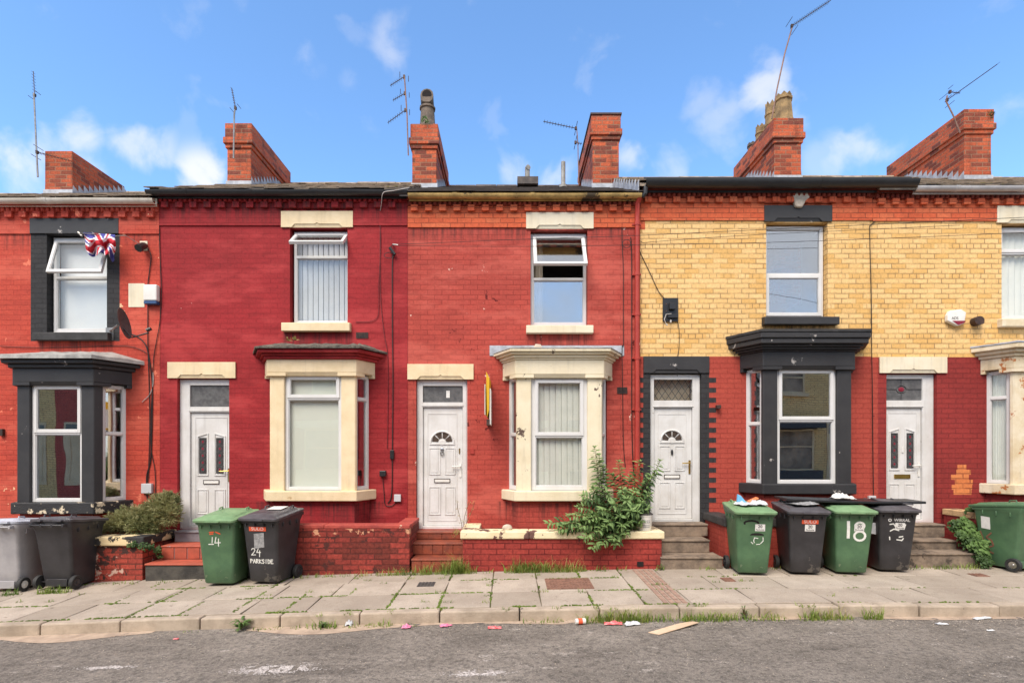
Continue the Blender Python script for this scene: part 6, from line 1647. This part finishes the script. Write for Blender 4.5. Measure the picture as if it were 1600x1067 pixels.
# the shrub on the middle wall
r_ = random.Random(11)
sh = empty('shrub', (1.85, 8.45, 0.52)); tag(sh, 'leafy green shrub sprawling over the cream coping of the middle house', 'shrub')
stm = MB(); lf = MB()
base = Vector((PX(978,8.45), 8.45, 0.5))
tips = [(929,700,8.42,1),(936,712,8.40,1),(943,732,8.35,0),(955,742,8.5,0),(967,722,8.5,1),(985,745,8.4,0),(999,722,8.4,1),(1014,748,8.3,0),(1031,721,8.2,1),(1022,738,8.18,1),(1017,772,8.15,0),(925,762,8.3,0),
        (910,775,8.15,0),(903,792,8.05,0),(890,806,8.0,0),(884,819,7.95,0),(856,818,8.05,0),(872,828,7.95,0),(902,824,7.9,0),(912,840,7.86,0),(925,856,7.86,0),(940,850,7.85,0),(935,830,7.85,0),(957,842,7.86,0),(962,850,7.88,0),(978,834,7.88,0),
        (950,815,7.85,0),(968,806,7.85,0),(985,815,7.9,0),(996,800,7.95,0),(1002,785,8.0,0),(980,780,7.95,0),(958,788,7.9,0),(938,796,7.9,0),(925,808,7.9,0),(948,770,8.1,0),(970,764,8.1,0),(992,766,8.1,0),(916,812,7.9,0),(1014,794,8.05,0),(985,798,7.88,0),(908,806,7.95,0),(945,822,7.84,0),(970,822,7.85,0),(1003,815,8.0,0)]
for px_, py_, d_, tall in tips:
    tip = P(px_, py_, d_); b0 = base + Vector((r_.uniform(-0.15,0.12), r_.uniform(-0.2,0.1), 0))
    if px_ < 948 and py_ < 770: b0 = Vector((PX(945,8.4), 8.40, 0.5))
    mid = b0.lerp(tip, 0.5) + Vector((0, -0.05, max(0.03, 0.20-0.25*tall)))
    N = 12; path = []
    for i in range(N+1):
        t = i/N; path.append(b0*(1-t)**2 + mid*2*t*(1-t) + tip*t*t)
    stm.tube(path, [0.009-0.006*i/N for i in range(N+1)], 5)
    Lt = sum((path[i+1]-path[i]).length for i in range(N)); n_pairs = max(6, int(Lt/0.041)); az = r_.uniform(0, 3)
    for k in range(n_pairs):
        t = 0.22 + 0.78*(k+0.5)/n_pairs; i = min(N-1, int(t*N)); p = path[i].lerp(path[i+1], t*N-i); td = (path[i+1]-path[i]).normalized()
        az += 1.57 + r_.uniform(-0.3, 0.3)
        s1_ = td.cross(Vector((0.3,0.2,1))).normalized(); s2_ = td.cross(s1_)
        for sgn in (1, -1):
            out = (s1_*math.cos(az)+s2_*math.sin(az))*sgn
            d = out*0.9 + td*0.45 + Vector((0,-0.12,-0.20))
            L = r_.uniform(0.10, 0.155)*(0.75 if t > 0.9 else 1.0)
            pale = 1 if (t > 0.86 or r_.random() < 0.06) else 0
            leaf(lf, p, d, Vector((0,-0.4,1)) + rvec(r_)*0.5, L, L*0.36, pale, r_.uniform(0.1, 0.45))
    for k in range(6):
        a = k*1.05; d = (Vector((math.cos(a), math.sin(a), 0.5))); leaf(lf, tip, d + (path[-1]-path[-2]).normalized()*0.7, Vector((0,-0.3,1)), r_.uniform(0.05,0.085), 0.022, 1, 0.2)
lf.build('foliage', [M['leaf'], M['leaf_pale']], sh); stm.build('stems', M['stem'], sh, smooth=True)
# conifer bush by the black bay
bs = empty('conifer_bush', (PX(220,8.6), 8.6, 0.40)); tag(bs, 'low feathery conifer bush behind the peeling black and cream coping', 'bush')
cf = MB(); st2 = MB(); r_ = random.Random(21)
blobs = [(258,790,8.7,0.20),(245,800,8.65,0.20),(262,805,8.6,0.18),(225,808,8.6,0.18),(205,814,8.6,0.16),(187,817,8.6,0.15),(174,822,8.6,0.12),(240,818,8.55,0.16),(215,822,8.5,0.12),(262,784,8.75,0.12),(195,806,8.7,0.10)]
for px_, py_, d_, rad in blobs:
    c_ = P(px_, py_, d_)
    for k in range(int(2300*rad)):
        v = rvec(r_); q = c_ + v*rad*(0.35+0.65*r_.random()**0.6); q.z = max(q.z, 0.42)
        dr_ = (v + rvec(r_)*0.7 + Vector((0.1,-0.2,0.5))).normalized()
        L = r_.uniform(0.05, 0.11)
        for s_ in (-0.5, 0, 0.5):
            dd = (dr_ + dr_.cross(Vector((0.2,0.1,1)))*s_).normalized(); leaf(cf, q, dd, rvec(r_), L, L*0.15, 0, 0.1)
    for k in range(7):                                      # stray sprays breaking the outline
        v = (rvec(r_, 0.8)); e_ = c_ + v*rad*r_.uniform(1.1, 1.9); e_.z = max(e_.z, 0.46); st2.tube([c_, c_.lerp(e_, 0.6)+Vector((0,0,0.02)), e_], [0.004,0.003,0.002], 4)
        for q_ in range(26):
            f_ = r_.uniform(0.35, 1.0); leaf(cf, c_.lerp(e_, f_), v*0.7+rvec(r_), rvec(r_), r_.uniform(0.03,0.07), 0.009, 0, 0.1)
    st2.tube([Vector((PX(225,8.6)+r_.uniform(-0.1,0.2), 8.6, 0.4)), c_-Vector((0,0,0.05)), c_+Vector((0,0,rad*0.5))], [0.014,0.008,0.003], 5)
cf.build('foliage', M['conifer'], bs); st2.build('stems', M['stem'], bs)
# ivy on the right hand steps
iv = empty('ivy_plant', (PX(1510,8.2), 8.1, 0.06)); tag(iv, 'ivy tumbling down beside the right hand stone steps', 'ivy')
m = MB(); st3 = MB(); r_ = random.Random(31)
blobs = [(1490,818,8.5,0.10),(1500,825,8.4,0.14),(1508,835,8.3,0.16),(1515,845,8.2,0.15),(1524,855,8.1,0.15),(1532,866,8.02,0.12),(1540,876,7.98,0.08),(1504,815,8.4,0.10),(1520,838,8.2,0.12),(1533,850,8.1,0.10),(1514,822,8.35,0.10),
         (1525,793,8.45,0.09),(1515,795,8.5,0.07),(1533,797,8.4,0.07)]
for px_, py_, d_, rad in blobs:
    c_ = P(px_, py_, d_)
    for k in range(int(900*rad)):
        v = rvec(r_); v.y = -abs(v.y)*0.8; q = c_ + Vector((v.x*rad, v.y*rad*0.7, v.z*rad))*(0.5+0.5*r_.random())
        leaf(m, q, Vector((r_.uniform(-0.7,0.7), -0.5, -0.6+r_.uniform(-0.3,0.5))), Vector((r_.uniform(-.4,.4),-0.8,0.6)), r_.uniform(0.04,0.07), r_.uniform(0.035,0.055), 0, 0.3)
st3.tube([P(1488,812,8.6), P(1500,822,8.45), P(1515,843,8.25), P(1534,868,8.05), P(1541,882,8.0)], 0.01, 5)
m.build('foliage', M['ivy'], iv); st3.build('stems', M['stem'], iv)
# small ivy tuft below the left coping
iv = empty('ivy_plant', (PX(243,8.3), 8.2, 0.0)); tag(iv, 'small trailing creeper below the peeling coping at the red tiled steps', 'creeper')
m = MB(); r_ = random.Random(33)
for px_, py_, d_, rad, n_ in ((212,849,8.15,0.06,50),(225,852,8.14,0.07,60),(236,853,8.2,0.05,40),(246,858,8.3,0.06,55),(251,868,8.35,0.04,30),(205,851,8.15,0.05,30)):
    c_ = P(px_, py_, d_)
    for k in range(n_):
        q = c_ + rvec(r_)*rad*r_.random()**0.5; leaf(m, q, Vector((r_.uniform(-1,1), -0.4, r_.uniform(-1,0.4))), Vector((r_.uniform(-.3,.3),-1,0.3)), 0.035, 0.026, 0, 0.2)
m.build('foliage', M['ivy'], iv)
# ---- grass and weeds
def blades(m, x, y, z, n, h, spread, r_, lean=0.5, w=0.005):
    for _ in range(n):
        a = r_.uniform(0, 6.283); rad = spread*math.sqrt(r_.random()); bx, by = x+rad*math.cos(a), y+rad*math.sin(a)*0.6
        hh = h*(0.25+1.0*r_.random()**1.6); la = r_.uniform(0, 6.283); ll = hh*lean*r_.uniform(0.3, 2.6)
        dx, dy = math.cos(la)*ll, math.sin(la)*ll; s = Vector((-math.sin(la), math.cos(la), 0))*w*r_.uniform(0.6, 1.3)
        p0 = Vector((bx, by, z-0.01)); p1 = Vector((bx+dx*0.35, by+dy*0.35, z+hh*0.6)); p2 = Vector((bx+dx, by+dy, z+hh))
        m.add([p0-s, p0+s, p1-s*0.8, p1+s*0.8, p2], [(0,1,3,2),(2,3,4)])
r_ = random.Random(41)
m = MB()
for px_, n_, h_, sp in ((655,50,0.12,0.10),(640,40,0.10,0.10),(668,50,0.16,0.08),(684,30,0.10,0.08),(700,90,0.20,0.12),(713,90,0.24,0.10),(722,70,0.20,0.08),(735,50,0.14,0.10),(625,40,0.10,0.10),(610,30,0.09,0.10),(590,24,0.07,0.12),(565,18,0.06,0.12),(540,14,0.05,0.1),
                        (800,60,0.14,0.12),(815,90,0.18,0.12),(830,90,0.17,0.12),(845,80,0.15,0.12),(860,70,0.14,0.12),(880,70,0.13,0.12),(895,50,0.12,0.10),(908,30,0.10,0.08),(760,10,0.05,0.1),(1030,16,0.07,0.08),(1100,10,0.05,0.1),(1440,14,0.05,0.1),(1460,16,0.06,0.1),(1490,20,0.06,0.1),(1595,26,0.08,0.1),(1425,16,0.06,0.12),(1475,30,0.09,0.12),(1510,30,0.09,0.12),(1525,24,0.08,0.1),(470,16,0.06,0.12),(500,20,0.07,0.12),(520,18,0.06,0.12),(255,14,0.05,0.1),(1110,14,0.06,0.08),(1210,12,0.05,0.1),(940,24,0.09,0.1),(970,16,0.07,0.1),(185,14,0.06,0.1),(210,10,0.05,0.1)):
    d_ = 7.98; x = PX(px_, d_); blades(m, x, d_, PAV(x, d_), n_, h_, sp, r_)
for px_, d_, n_, h_, sp in ((15,7.55,50,0.09,0.12),(70,7.60,60,0.10,0.12),(85,7.62,40,0.09,0.10),(100,7.6,30,0.08,0.1),(1150,7.62,14,0.05,0.06)):
    x = PX(px_, d_); blades(m, x, d_, PAV(x, d_), n_, h_, sp, r_)
m.m = 1
for px_, n_, h_, sp in ((570,40,0.09,0.14),(600,40,0.10,0.14),(626,40,0.12,0.12),(710,40,0.28,0.10),(725,30,0.26,0.08),(812,40,0.26,0.14),(835,50,0.24,0.16),(860,40,0.22,0.16),(885,40,0.24,0.14),(905,30,0.20,0.1)):
    d_ = 7.98; x = PX(px_, d_); blades(m, x, d_, PAV(x, d_), n_, h_, sp, r_, 0.5, 0.0025)
o = m.build('grass', [M['grassm'], M['drygrass']], off=(0,7.98,0)); tag(o, 'grass and weeds growing along the foot of the garden walls', 'grass', kind='stuff')
m = MB(); r_ = random.Random(43)
for px_, n_, h_, sp in ((300,8,0.04,0.1),(410,20,0.05,0.1),(430,20,0.05,0.1),(470,30,0.06,0.12),(500,50,0.09,0.14),(520,40,0.08,0.1),(550,30,0.06,0.1),(580,30,0.06,0.1),(605,34,0.08,0.1),(640,12,0.05,0.1),(830,16,0.05,0.1),(850,26,0.07,0.1),(868,26,0.08,0.1),(920,60,0.08,0.14),(935,70,0.10,0.14),(950,80,0.13,0.12),(965,80,0.13,0.12),(980,90,0.15,0.12),(995,90,0.15,0.12),(1010,70,0.12,0.12),(1030,50,0.09,0.12),
                        (1060,40,0.08,0.14),(1080,90,0.10,0.14),(1100,90,0.10,0.14),(1120,90,0.11,0.14),(1140,50,0.09,0.12),(1165,40,0.09,0.12),(1190,50,0.07,0.14),(1215,40,0.07,0.12),(1260,70,0.10,0.12),(1280,90,0.12,0.12),(1300,70,0.11,0.12),(1320,40,0.07,0.1),(1355,60,0.13,0.07),(1368,50,0.12,0.07)):
    d_ = KERB-0.05; x = PX(px_, d_); blades(m, x, d_-0.02, ROADZ(x, d_), int(n_*0.8), h_, sp, r_)
m.m = 1
for px_ in (940,965,985,1000,1090,1130,1200,1280,1310): 
    d_ = KERB-0.05; x = PX(px_, d_); blades(m, x, d_, ROADZ(x, d_), 26, 0.15, 0.14, r_, 0.6, 0.0025)
o = m.build('grass', [M['grassm'], M['drygrass']], off=(0,KERB,0)); tag(o, 'ragged grass growing in the road gutter against the kerb', 'grass', kind='stuff')
# moss and tufts in the slab joints
m = MB(); r_ = random.Random(47)
spots = [(440,956),(485,925),(520,925),(560,905),(575,908),(600,912),(640,905),(690,905),(700,900),(685,925),(665,940),(760,940),(762,930),(840,900),(770,910),(765,915),(760,905),(835,902),(838,924),(850,924),(905,924),(910,925),(960,903),(1030,914),(1040,914),(1020,914),(1095,944),(1080,944),(1250,944),(1270,944),(1160,908),(1175,908),(1120,910),(930,948),(960,948),(870,948),(790,950),(690,950),(500,960),(545,958),(610,955),(420,930),(340,928),(30,941),(80,940),(250,940),(390,920),(128,928),(700,940),(1400,920),(1300,930)]
for px_, py_ in spots:
    dd = F*(ZE-g(PX(px_,7.2))+0.02)/(py_-702.0); x = PX(px_, dd)
    blades(m, x, dd, PAV(x, dd), 14, 0.035, 0.06, r_, 0.8, 0.004)
o = m.build('grass', M['grassm'], off=(0,7,0)); tag(o, 'little tufts of grass in the joints of the paving', 'grass', kind='stuff')
m = MB()
def moss_line(xa, ya, xb, yb, n, w=0.018):
    for i in range(n):
        t = r_.random(); x = xa+(xb-xa)*t+r_.uniform(-w,w); y = ya+(yb-ya)*t+r_.uniform(-w,w)
        if mnoise.noise((x*2.3, y*2.3, 0.5)) < 0.02: continue
        s = r_.uniform(0.006, 0.018); z = PAV(x, y)
        m.lathe([(s,-0.012),(s*0.9,s*0.25),(s*0.4,s*0.5)], 5, (x, y, z))
for y in (6.35, 6.96, 7.58): moss_line(-8, y, 2.0, y, 900); moss_line(2.0, y, 8, y, 160)
for k in range(-6, 6):
    x = -1.45+0.613*k
    moss_line(x, 6.36, x, 8.0, 110)
moss_line(-7, 8.04, 6, 8.04, 500, 0.03)
o = m.build('moss', M['moss'], off=(0,7,0)); tag(o, 'moss lining the joints between the paving slabs', 'moss', kind='stuff')
# single weeds one can count
def weed(label, px_, d_, h_, n_, L, road=True, mat_='ivy'):
    x = PX(px_, d_); z = ROADZ(x, d_) if road else PAV(x, d_); w = empty('weed', (x, d_, z)); tag(w, label, 'weed')
    m = MB(); r_ = random.Random(int(px_)); s_ = MB()
    for k in range(n_):
        a = r_.uniform(0, 6.283); t = r_.random(); top = Vector((x+math.cos(a)*h_*0.25*t, d_+math.sin(a)*h_*0.25*t, z+h_*t))
        s_.tube([Vector((x,d_,z)), top], 0.003, 4)
        leaf(m, top, Vector((math.cos(a), math.sin(a), 0.7)), Vector((0,0,1)), L*r_.uniform(0.7,1.2), L*0.32, 0, 0.5)
    m.build('leaves', M[mat_], w); s_.build('stem', M['stem'], w)
weed('broad leaved weed standing in the gutter in front of the green 14 bin', 377, KERB-0.06, 0.10, 34, 0.10)
weed('flat leafed weed in the gutter left of the rolled litter', 505, KERB-0.05, 0.05, 30, 0.06)
weed('small dark leafed weed on the kerb before the green bin of papers', 1163, KERB-0.02, 0.13, 36, 0.04)
weed('pale green weed against the stone steps by the drain', 1032, 7.98, 0.08, 20, 0.05, False)
# tall dry weed beside the middle door
w = empty('weed', (PX(722,8.6), 8.6, 0.48)); tag(w, 'tall thin weed with seed heads rising beside the middle door', 'weed')
m = MB(); l_ = MB(); r_ = random.Random(5)
for dx in (-0.02, 0.03, 0.06):
    pth = [Vector((PX(722,8.5)+dx*k*0.5+0.02*math.sin(k+dx*40), 8.5, 0.36+0.13*k*(0.8 if dx else 1))) for k in range(7)]; m.tube(pth, 0.004, 4)
    for p in pth[3:]:
        for _ in range(6): leaf(l_, p+rvec(r_)*0.03, rvec(r_), rvec(r_), 0.022, 0.010, 0, 0.1)
for _ in range(26): leaf(l_, Vector((PX(716,8.5)+r_.uniform(-0.08,0.08), 8.5+r_.uniform(-0.06,0.06), 0.42+r_.random()*0.10)), Vector((r_.uniform(-1,1),-0.3,1)), rvec(r_), 0.10, 0.012, 0, 0.2)
m.build('stem', M['stem'], w); l_.build('leaves', M['drygrass'], w)
# sprigs on the crimson bay roof, moss on the chimney shoulders
for px_, py_, d_, lab in ((451,527,8.85,'dry sprig of weed above the left of the crimson bay roof'), (462,526,8.85,'dry sprig of weed beside another over the crimson bay')):
    w = empty('weed', tuple(P(px_,py_+6,d_))); tag(w, lab, 'weed'); m = MB(); c_ = P(px_, py_+6, d_)
    for k in range(14): leaf(m, c_, Vector((r_.uniform(-1,1), -0.4, r_.uniform(0.2,1))), rvec(r_), 0.07, 0.014, 0, 0.5)
    m.build('leaves', M['drygrass'], w)
for px_, py_, d_, lab in ((664,190,10.95,'tuft of grass at the foot of the hooded chimney pot'), (1545,182,11.0,'mossy tuft on the shoulder of the rightmost chimney'), (605,88,0,'')):
    if not lab: continue
    w = empty('weed', tuple(P(px_,py_,d_))); tag(w, lab, 'weed'); m = MB(); c_ = P(px_, py_, d_)
    for k in range(40): leaf(m, c_+rvec(r_)*0.06, Vector((r_.uniform(-1,1), -0.5, r_.uniform(0.0,1))), rvec(r_), 0.07, 0.018, 0, 0.4)
    m.build('leaves', M['ivy'], w)
# =================================================================== litter
def litter(name, px_, py_, sx, sy, mat_, label, amp=0.03, seed=1, rz=0.0):
    d_ = F*(ZE+0.165-g(PX(px_,6.0)))/(py_-702.0); x = PX(px_, d_)
    return crumple(name, (x, d_, ROADZ(x, d_)+0.005), sx, sy, mat_, label, 'litter', amp, seed, rz, group='litter in the gutter')
litter('wrapper', 635, 981, 0.10, 0.09, 'pink', 'round pink wrapper lying in the gutter', 0.03, 1)
litter('wrapper', 697, 979, 0.14, 0.05, 'pink', 'twisted pink and white wrapper by the kerb right of the round pink one', 0.03, 2, 0.5)
litter('wrapper', 773, 982, 0.15, 0.07, 'red_w', 'flat red and white wrapper lying on the road', 0.015, 3)
litter('wrapper', 958, 976, 0.20, 0.07, 'red_w', 'silvery red packet lying in the gutter grass', 0.03, 4)
litter('wrapper', 988, 977, 0.18, 0.07, 'paper', 'torn white paper in the gutter left of the cardboard', 0.03, 5, 0.3)
litter('wrapper', 545, 977, 0.08, 0.08, 'paper', 'crumpled clear wrapper against the kerb among small weeds', 0.05, 6)
litter('wrapper', 275, 1000, 0.05, 0.03, 'red_w', 'tiny red scrap lying alone on the asphalt', 0.01, 7)
litter('wrapper', 1535, 967, 0.24, 0.05, 'paper', 'thin white scrap in the gutter at the right', 0.02, 8, 0.2)
litter('wrapper', 1472, 976, 0.12, 0.05, 'paper', 'flattened white scrap on the road at the right', 0.012, 9, -0.1)
litter('wrapper', 1548, 987, 0.08, 0.03, 'paper', 'tiny white scrap on the road near the right edge', 0.01, 10, 0.1)
x, d_ = PX(907, 6.05), 6.05; can = empty('drink_can', (x, d_, ROADZ(x, d_)+0.036), R(8)); tag(can, 'white drinks can with a red band lying in the gutter', 'can', 'litter in the gutter')
m = MB(); m.tube([(-0.06,0,0),(-0.055,0,0),(0.055,0,0),(0.06,0,0)], [0.026,0.033,0.033,0.026], 14); m.build('can', M['white'], can, off=(0,0,0), smooth=True)
m = MB(); m.tube([(-0.03,0,0),(0.02,0,0)], 0.0335, 14); m.build('band', M['sticker_orange'], can, off=(0,0,0), smooth=True)
m = MB(); dA = 5.78
def rp(px_, py_): 
    d_ = F*(ZE+0.165-g(1.9))/(py_-702.0); return (PX(px_, d_), d_)
q = [rp(1013,989), rp(1030,993), rp(1092,977), rp(1082,972), rp(1062,975)]
m.add([(x,y,ROADZ(x,y)+0.004+0.02*(i == 2)) for i,(x,y) in enumerate(q)]+[(x,y,ROADZ(x,y)+0.010+0.02*(i == 2)) for i,(x,y) in enumerate(q)], [(4,3,2,1,0),(5,6,7,8,9)]+[(i,(i+1)%5,5+(i+1)%5,5+i) for i in range(5)])
o = m.build('cardboard_strip', M['cardboard'], off=(q[0][0],q[0][1],0)); tag(o, 'torn strip of brown cardboard lying on the road edge', 'cardboard')

# grit and stone chips, thickest in the gutter
m = MB(); r_ = random.Random(77)
for k in range(2600):
    if k < 1500: x = r_.uniform(-7.5, 7.5); y = KERB - 0.02 - abs(r_.gauss(0, 0.16))
    else: x = r_.uniform(-6.5, 6.5); y = r_.uniform(4.3, 6.1)
    s_ = r_.uniform(0.003, 0.009)*(1.0 if k < 1500 else 0.8); z = ROADZ(x, y)
    m.m = r_.choice((0, 0, 1, 2))
    a = r_.uniform(0, 6.28); pts = [(x+s_*math.cos(a+q*2.09)*r_.uniform(0.7,1.3), y+s_*math.sin(a+q*2.09)*r_.uniform(0.7,1.3), z) for q in range(3)]
    m.add(pts+[(x, y, z+s_*r_.uniform(0.5,1.0))], [(0,2,1),(0,1,3),(1,2,3),(2,0,3)])
o = m.build('grit', [M['stone'], M['kerb'], M['dark_step']], off=(0,6,0)); tag(o, 'grit and stone chips scattered on the road and in its gutter', 'grit', kind='stuff')
# =================================================================== camera, light, sky
cam = bpy.data.cameras.new('camera'); co = bpy.data.objects.new('camera', cam); COL.objects.link(co)
co.location = (0, 0, ZE); co.rotation_euler = (R(90), 0, 0)
cam.sensor_width = 36; cam.lens = 36*F/1600; cam.shift_x = 5/1600; cam.shift_y = (702-533.5)/1600
cam.clip_start = 0.05; cam.clip_end = 2000
scene.camera = co
SUN_EL, SUN_AZ = R(52), R(205)     # azimuth clockwise from +Y: behind the camera, a little to the left
sd = Vector((math.sin(SUN_AZ)*math.cos(SUN_EL), math.cos(SUN_AZ)*math.cos(SUN_EL), math.sin(SUN_EL)))
sl_ = bpy.data.lights.new('sun', 'SUN'); so_ = bpy.data.objects.new('sun', sl_); COL.objects.link(so_)
sl_.energy = 2.1; sl_.angle = R(35); sl_.color = (1.0, 0.90, 0.78)
so_.rotation_euler = (-sd).to_track_quat('-Z', 'Y').to_euler()
w = bpy.data.worlds.new('World'); scene.world = w; w.use_nodes = True
nt = w.node_tree; bg = nt.nodes['Background']
sky = nt.nodes.new('ShaderNodeTexSky'); sky.sky_type = 'NISHITA'; sky.sun_disc = False
sky.sun_elevation = SUN_EL; sky.sun_rotation = SUN_AZ; sky.air_density = 1.0; sky.dust_density = 0.6; sky.ozone_density = 2.0
tc = nt.nodes.new('ShaderNodeTexCoord')
def clouds(scale, lo, hi, strength, loc, stretch=(1,1,1.0)):
    mp = nt.nodes.new('ShaderNodeMapping'); mp.inputs['Location'].default_value = loc; mp.inputs['Scale'].default_value = stretch
    nt.links.new(tc.outputs['Generated'], mp.inputs['Vector'])
    n = nt.nodes.new('ShaderNodeTexNoise'); n.inputs['Scale'].default_value = scale; n.inputs['Detail'].default_value = 7; n.inputs['Roughness'].default_value = 0.52; n.inputs['Distortion'].default_value = 0.25
    nt.links.new(mp.outputs[0], n.inputs['Vector'])
    r = nt.nodes.new('ShaderNodeMapRange'); r.interpolation_type = 'SMOOTHSTEP'; nt.links.new(n.outputs['Fac'], r.inputs['Value'])
    r.inputs['From Min'].default_value = lo; r.inputs['From Max'].default_value = hi; r.inputs['To Max'].default_value = strength
    return r.outputs['Result']
def wmath(op, a, b):
    n = nt.nodes.new('ShaderNodeMath'); n.operation = op
    for i, v in enumerate((a, b)):
        if hasattr(v, 'is_linked'): nt.links.new(v, n.inputs[i])
        else: n.inputs[i].default_value = v
    return n.outputs[0]
sp = nt.nodes.new('ShaderNodeSeparateXYZ'); nt.links.new(tc.outputs['Generated'], sp.inputs[0])
def smooth(v, a, b, c=0.0, d=1.0):
    r = nt.nodes.new('ShaderNodeMapRange'); r.interpolation_type = 'SMOOTHSTEP'; nt.links.new(v, r.inputs['Value'])
    for k, x in (('From Min',a),('From Max',b),('To Min',c),('To Max',d)): r.inputs[k].default_value = x
    return r.outputs['Result']
edge = clouds(11.0, 0.30, 0.70, 1.0, (0.3, 0.2, 0.0))
puff = None
for px_, py_, rad, st in ((60,262,0.12,0.6),(215,240,0.08,0.7),(125,212,0.06,0.75),(320,284,0.07,1.0),(10,238,0.09,0.85),(130,285,0.12,0.55),(500,108,0.065,0.45),(540,122,0.05,0.25),(622,72,0.06,0.42),(1195,150,0.07,0.75),(1125,195,0.09,0.4),(1225,190,0.08,0.55),(1345,226,0.085,0.6),(1290,240,0.07,0.3),(810,272,0.065,0.5),(860,280,0.06,0.5),(985,255,0.06,0.6),(1040,270,0.07,0.4),(1585,165,0.05,0.4),(1100,160,0.06,0.3)):
    dv = Vector((px_-795, F, 702-py_)).normalized()
    n = nt.nodes.new('ShaderNodeVectorMath'); n.operation = 'DISTANCE'; nt.links.new(tc.outputs['Generated'], n.inputs[0]); n.inputs[1].default_value = dv
    m_ = smooth(n.outputs['Value'], rad*0.95, rad*0.0, 0.0, 1.0)
    m_ = wmath('MULTIPLY', smooth(wmath('ADD', m_, wmath('MULTIPLY', wmath('SUBTRACT', edge, 0.5), 1.1)), 0.35, 1.3), st)
    puff = m_ if puff is None else wmath('MAXIMUM', puff, m_)
puff = wmath('MULTIPLY', puff, 0.75)
# unseen bright overcast, added behind the camera to soften and whiten the light
veil = wmath('MULTIPLY', smooth(sp.outputs[1], 0.35, -0.15), clouds(2.5, 0.25, 0.55, 0.85, (1.3, 0.7, 0.2)))
puff = wmath('MAXIMUM', puff, veil)
cm_ = nt.nodes.new('ShaderNodeMix'); cm_.data_type = 'RGBA'; nt.links.new(puff, cm_.inputs[0])
tint = nt.nodes.new('ShaderNodeMix'); tint.data_type = 'RGBA'; tint.blend_type = 'MULTIPLY'; tint.inputs[0].default_value = 1.0
nt.links.new(sky.outputs[0], tint.inputs[6]); tint.inputs[7].default_value = (0.73, 0.93, 1.07, 1)
nt.links.new(tint.outputs[2], cm_.inputs[6]); cm_.inputs[7].default_value = (3.85, 3.7, 3.55, 1)
nt.links.new(cm_.outputs[2], bg.inputs['Color']); bg.inputs['Strength'].default_value = 0.15
scene.view_settings.view_transform = 'Standard'; scene.view_settings.look = 'None'; scene.view_settings.exposure = 1.05; scene.view_settings.gamma = 1.0
scene.cycles.max_bounces = 6; scene.cycles.transparent_max_bounces = 12; scene.cycles.glossy_bounces = 3; scene.cycles.diffuse_bounces = 3
scene.cycles.caustics_reflective = False; scene.cycles.caustics_refractive = False
scene.cycles.use_denoising = True

# lettering becomes plain meshes
bpy.context.view_layer.update(); dg = bpy.context.evaluated_depsgraph_get()
for o in [o for o in bpy.data.objects if o.type == 'FONT']:
    me = bpy.data.meshes.new_from_object(o.evaluated_get(dg)); c = bpy.data.objects.new('lettering', me); nm = o.name; COL.objects.link(c)
    c.parent = o.parent; c.location = o.location; c.rotation_euler = o.rotation_euler; c.scale = o.scale
    bpy.data.objects.remove(o); c.name = nm
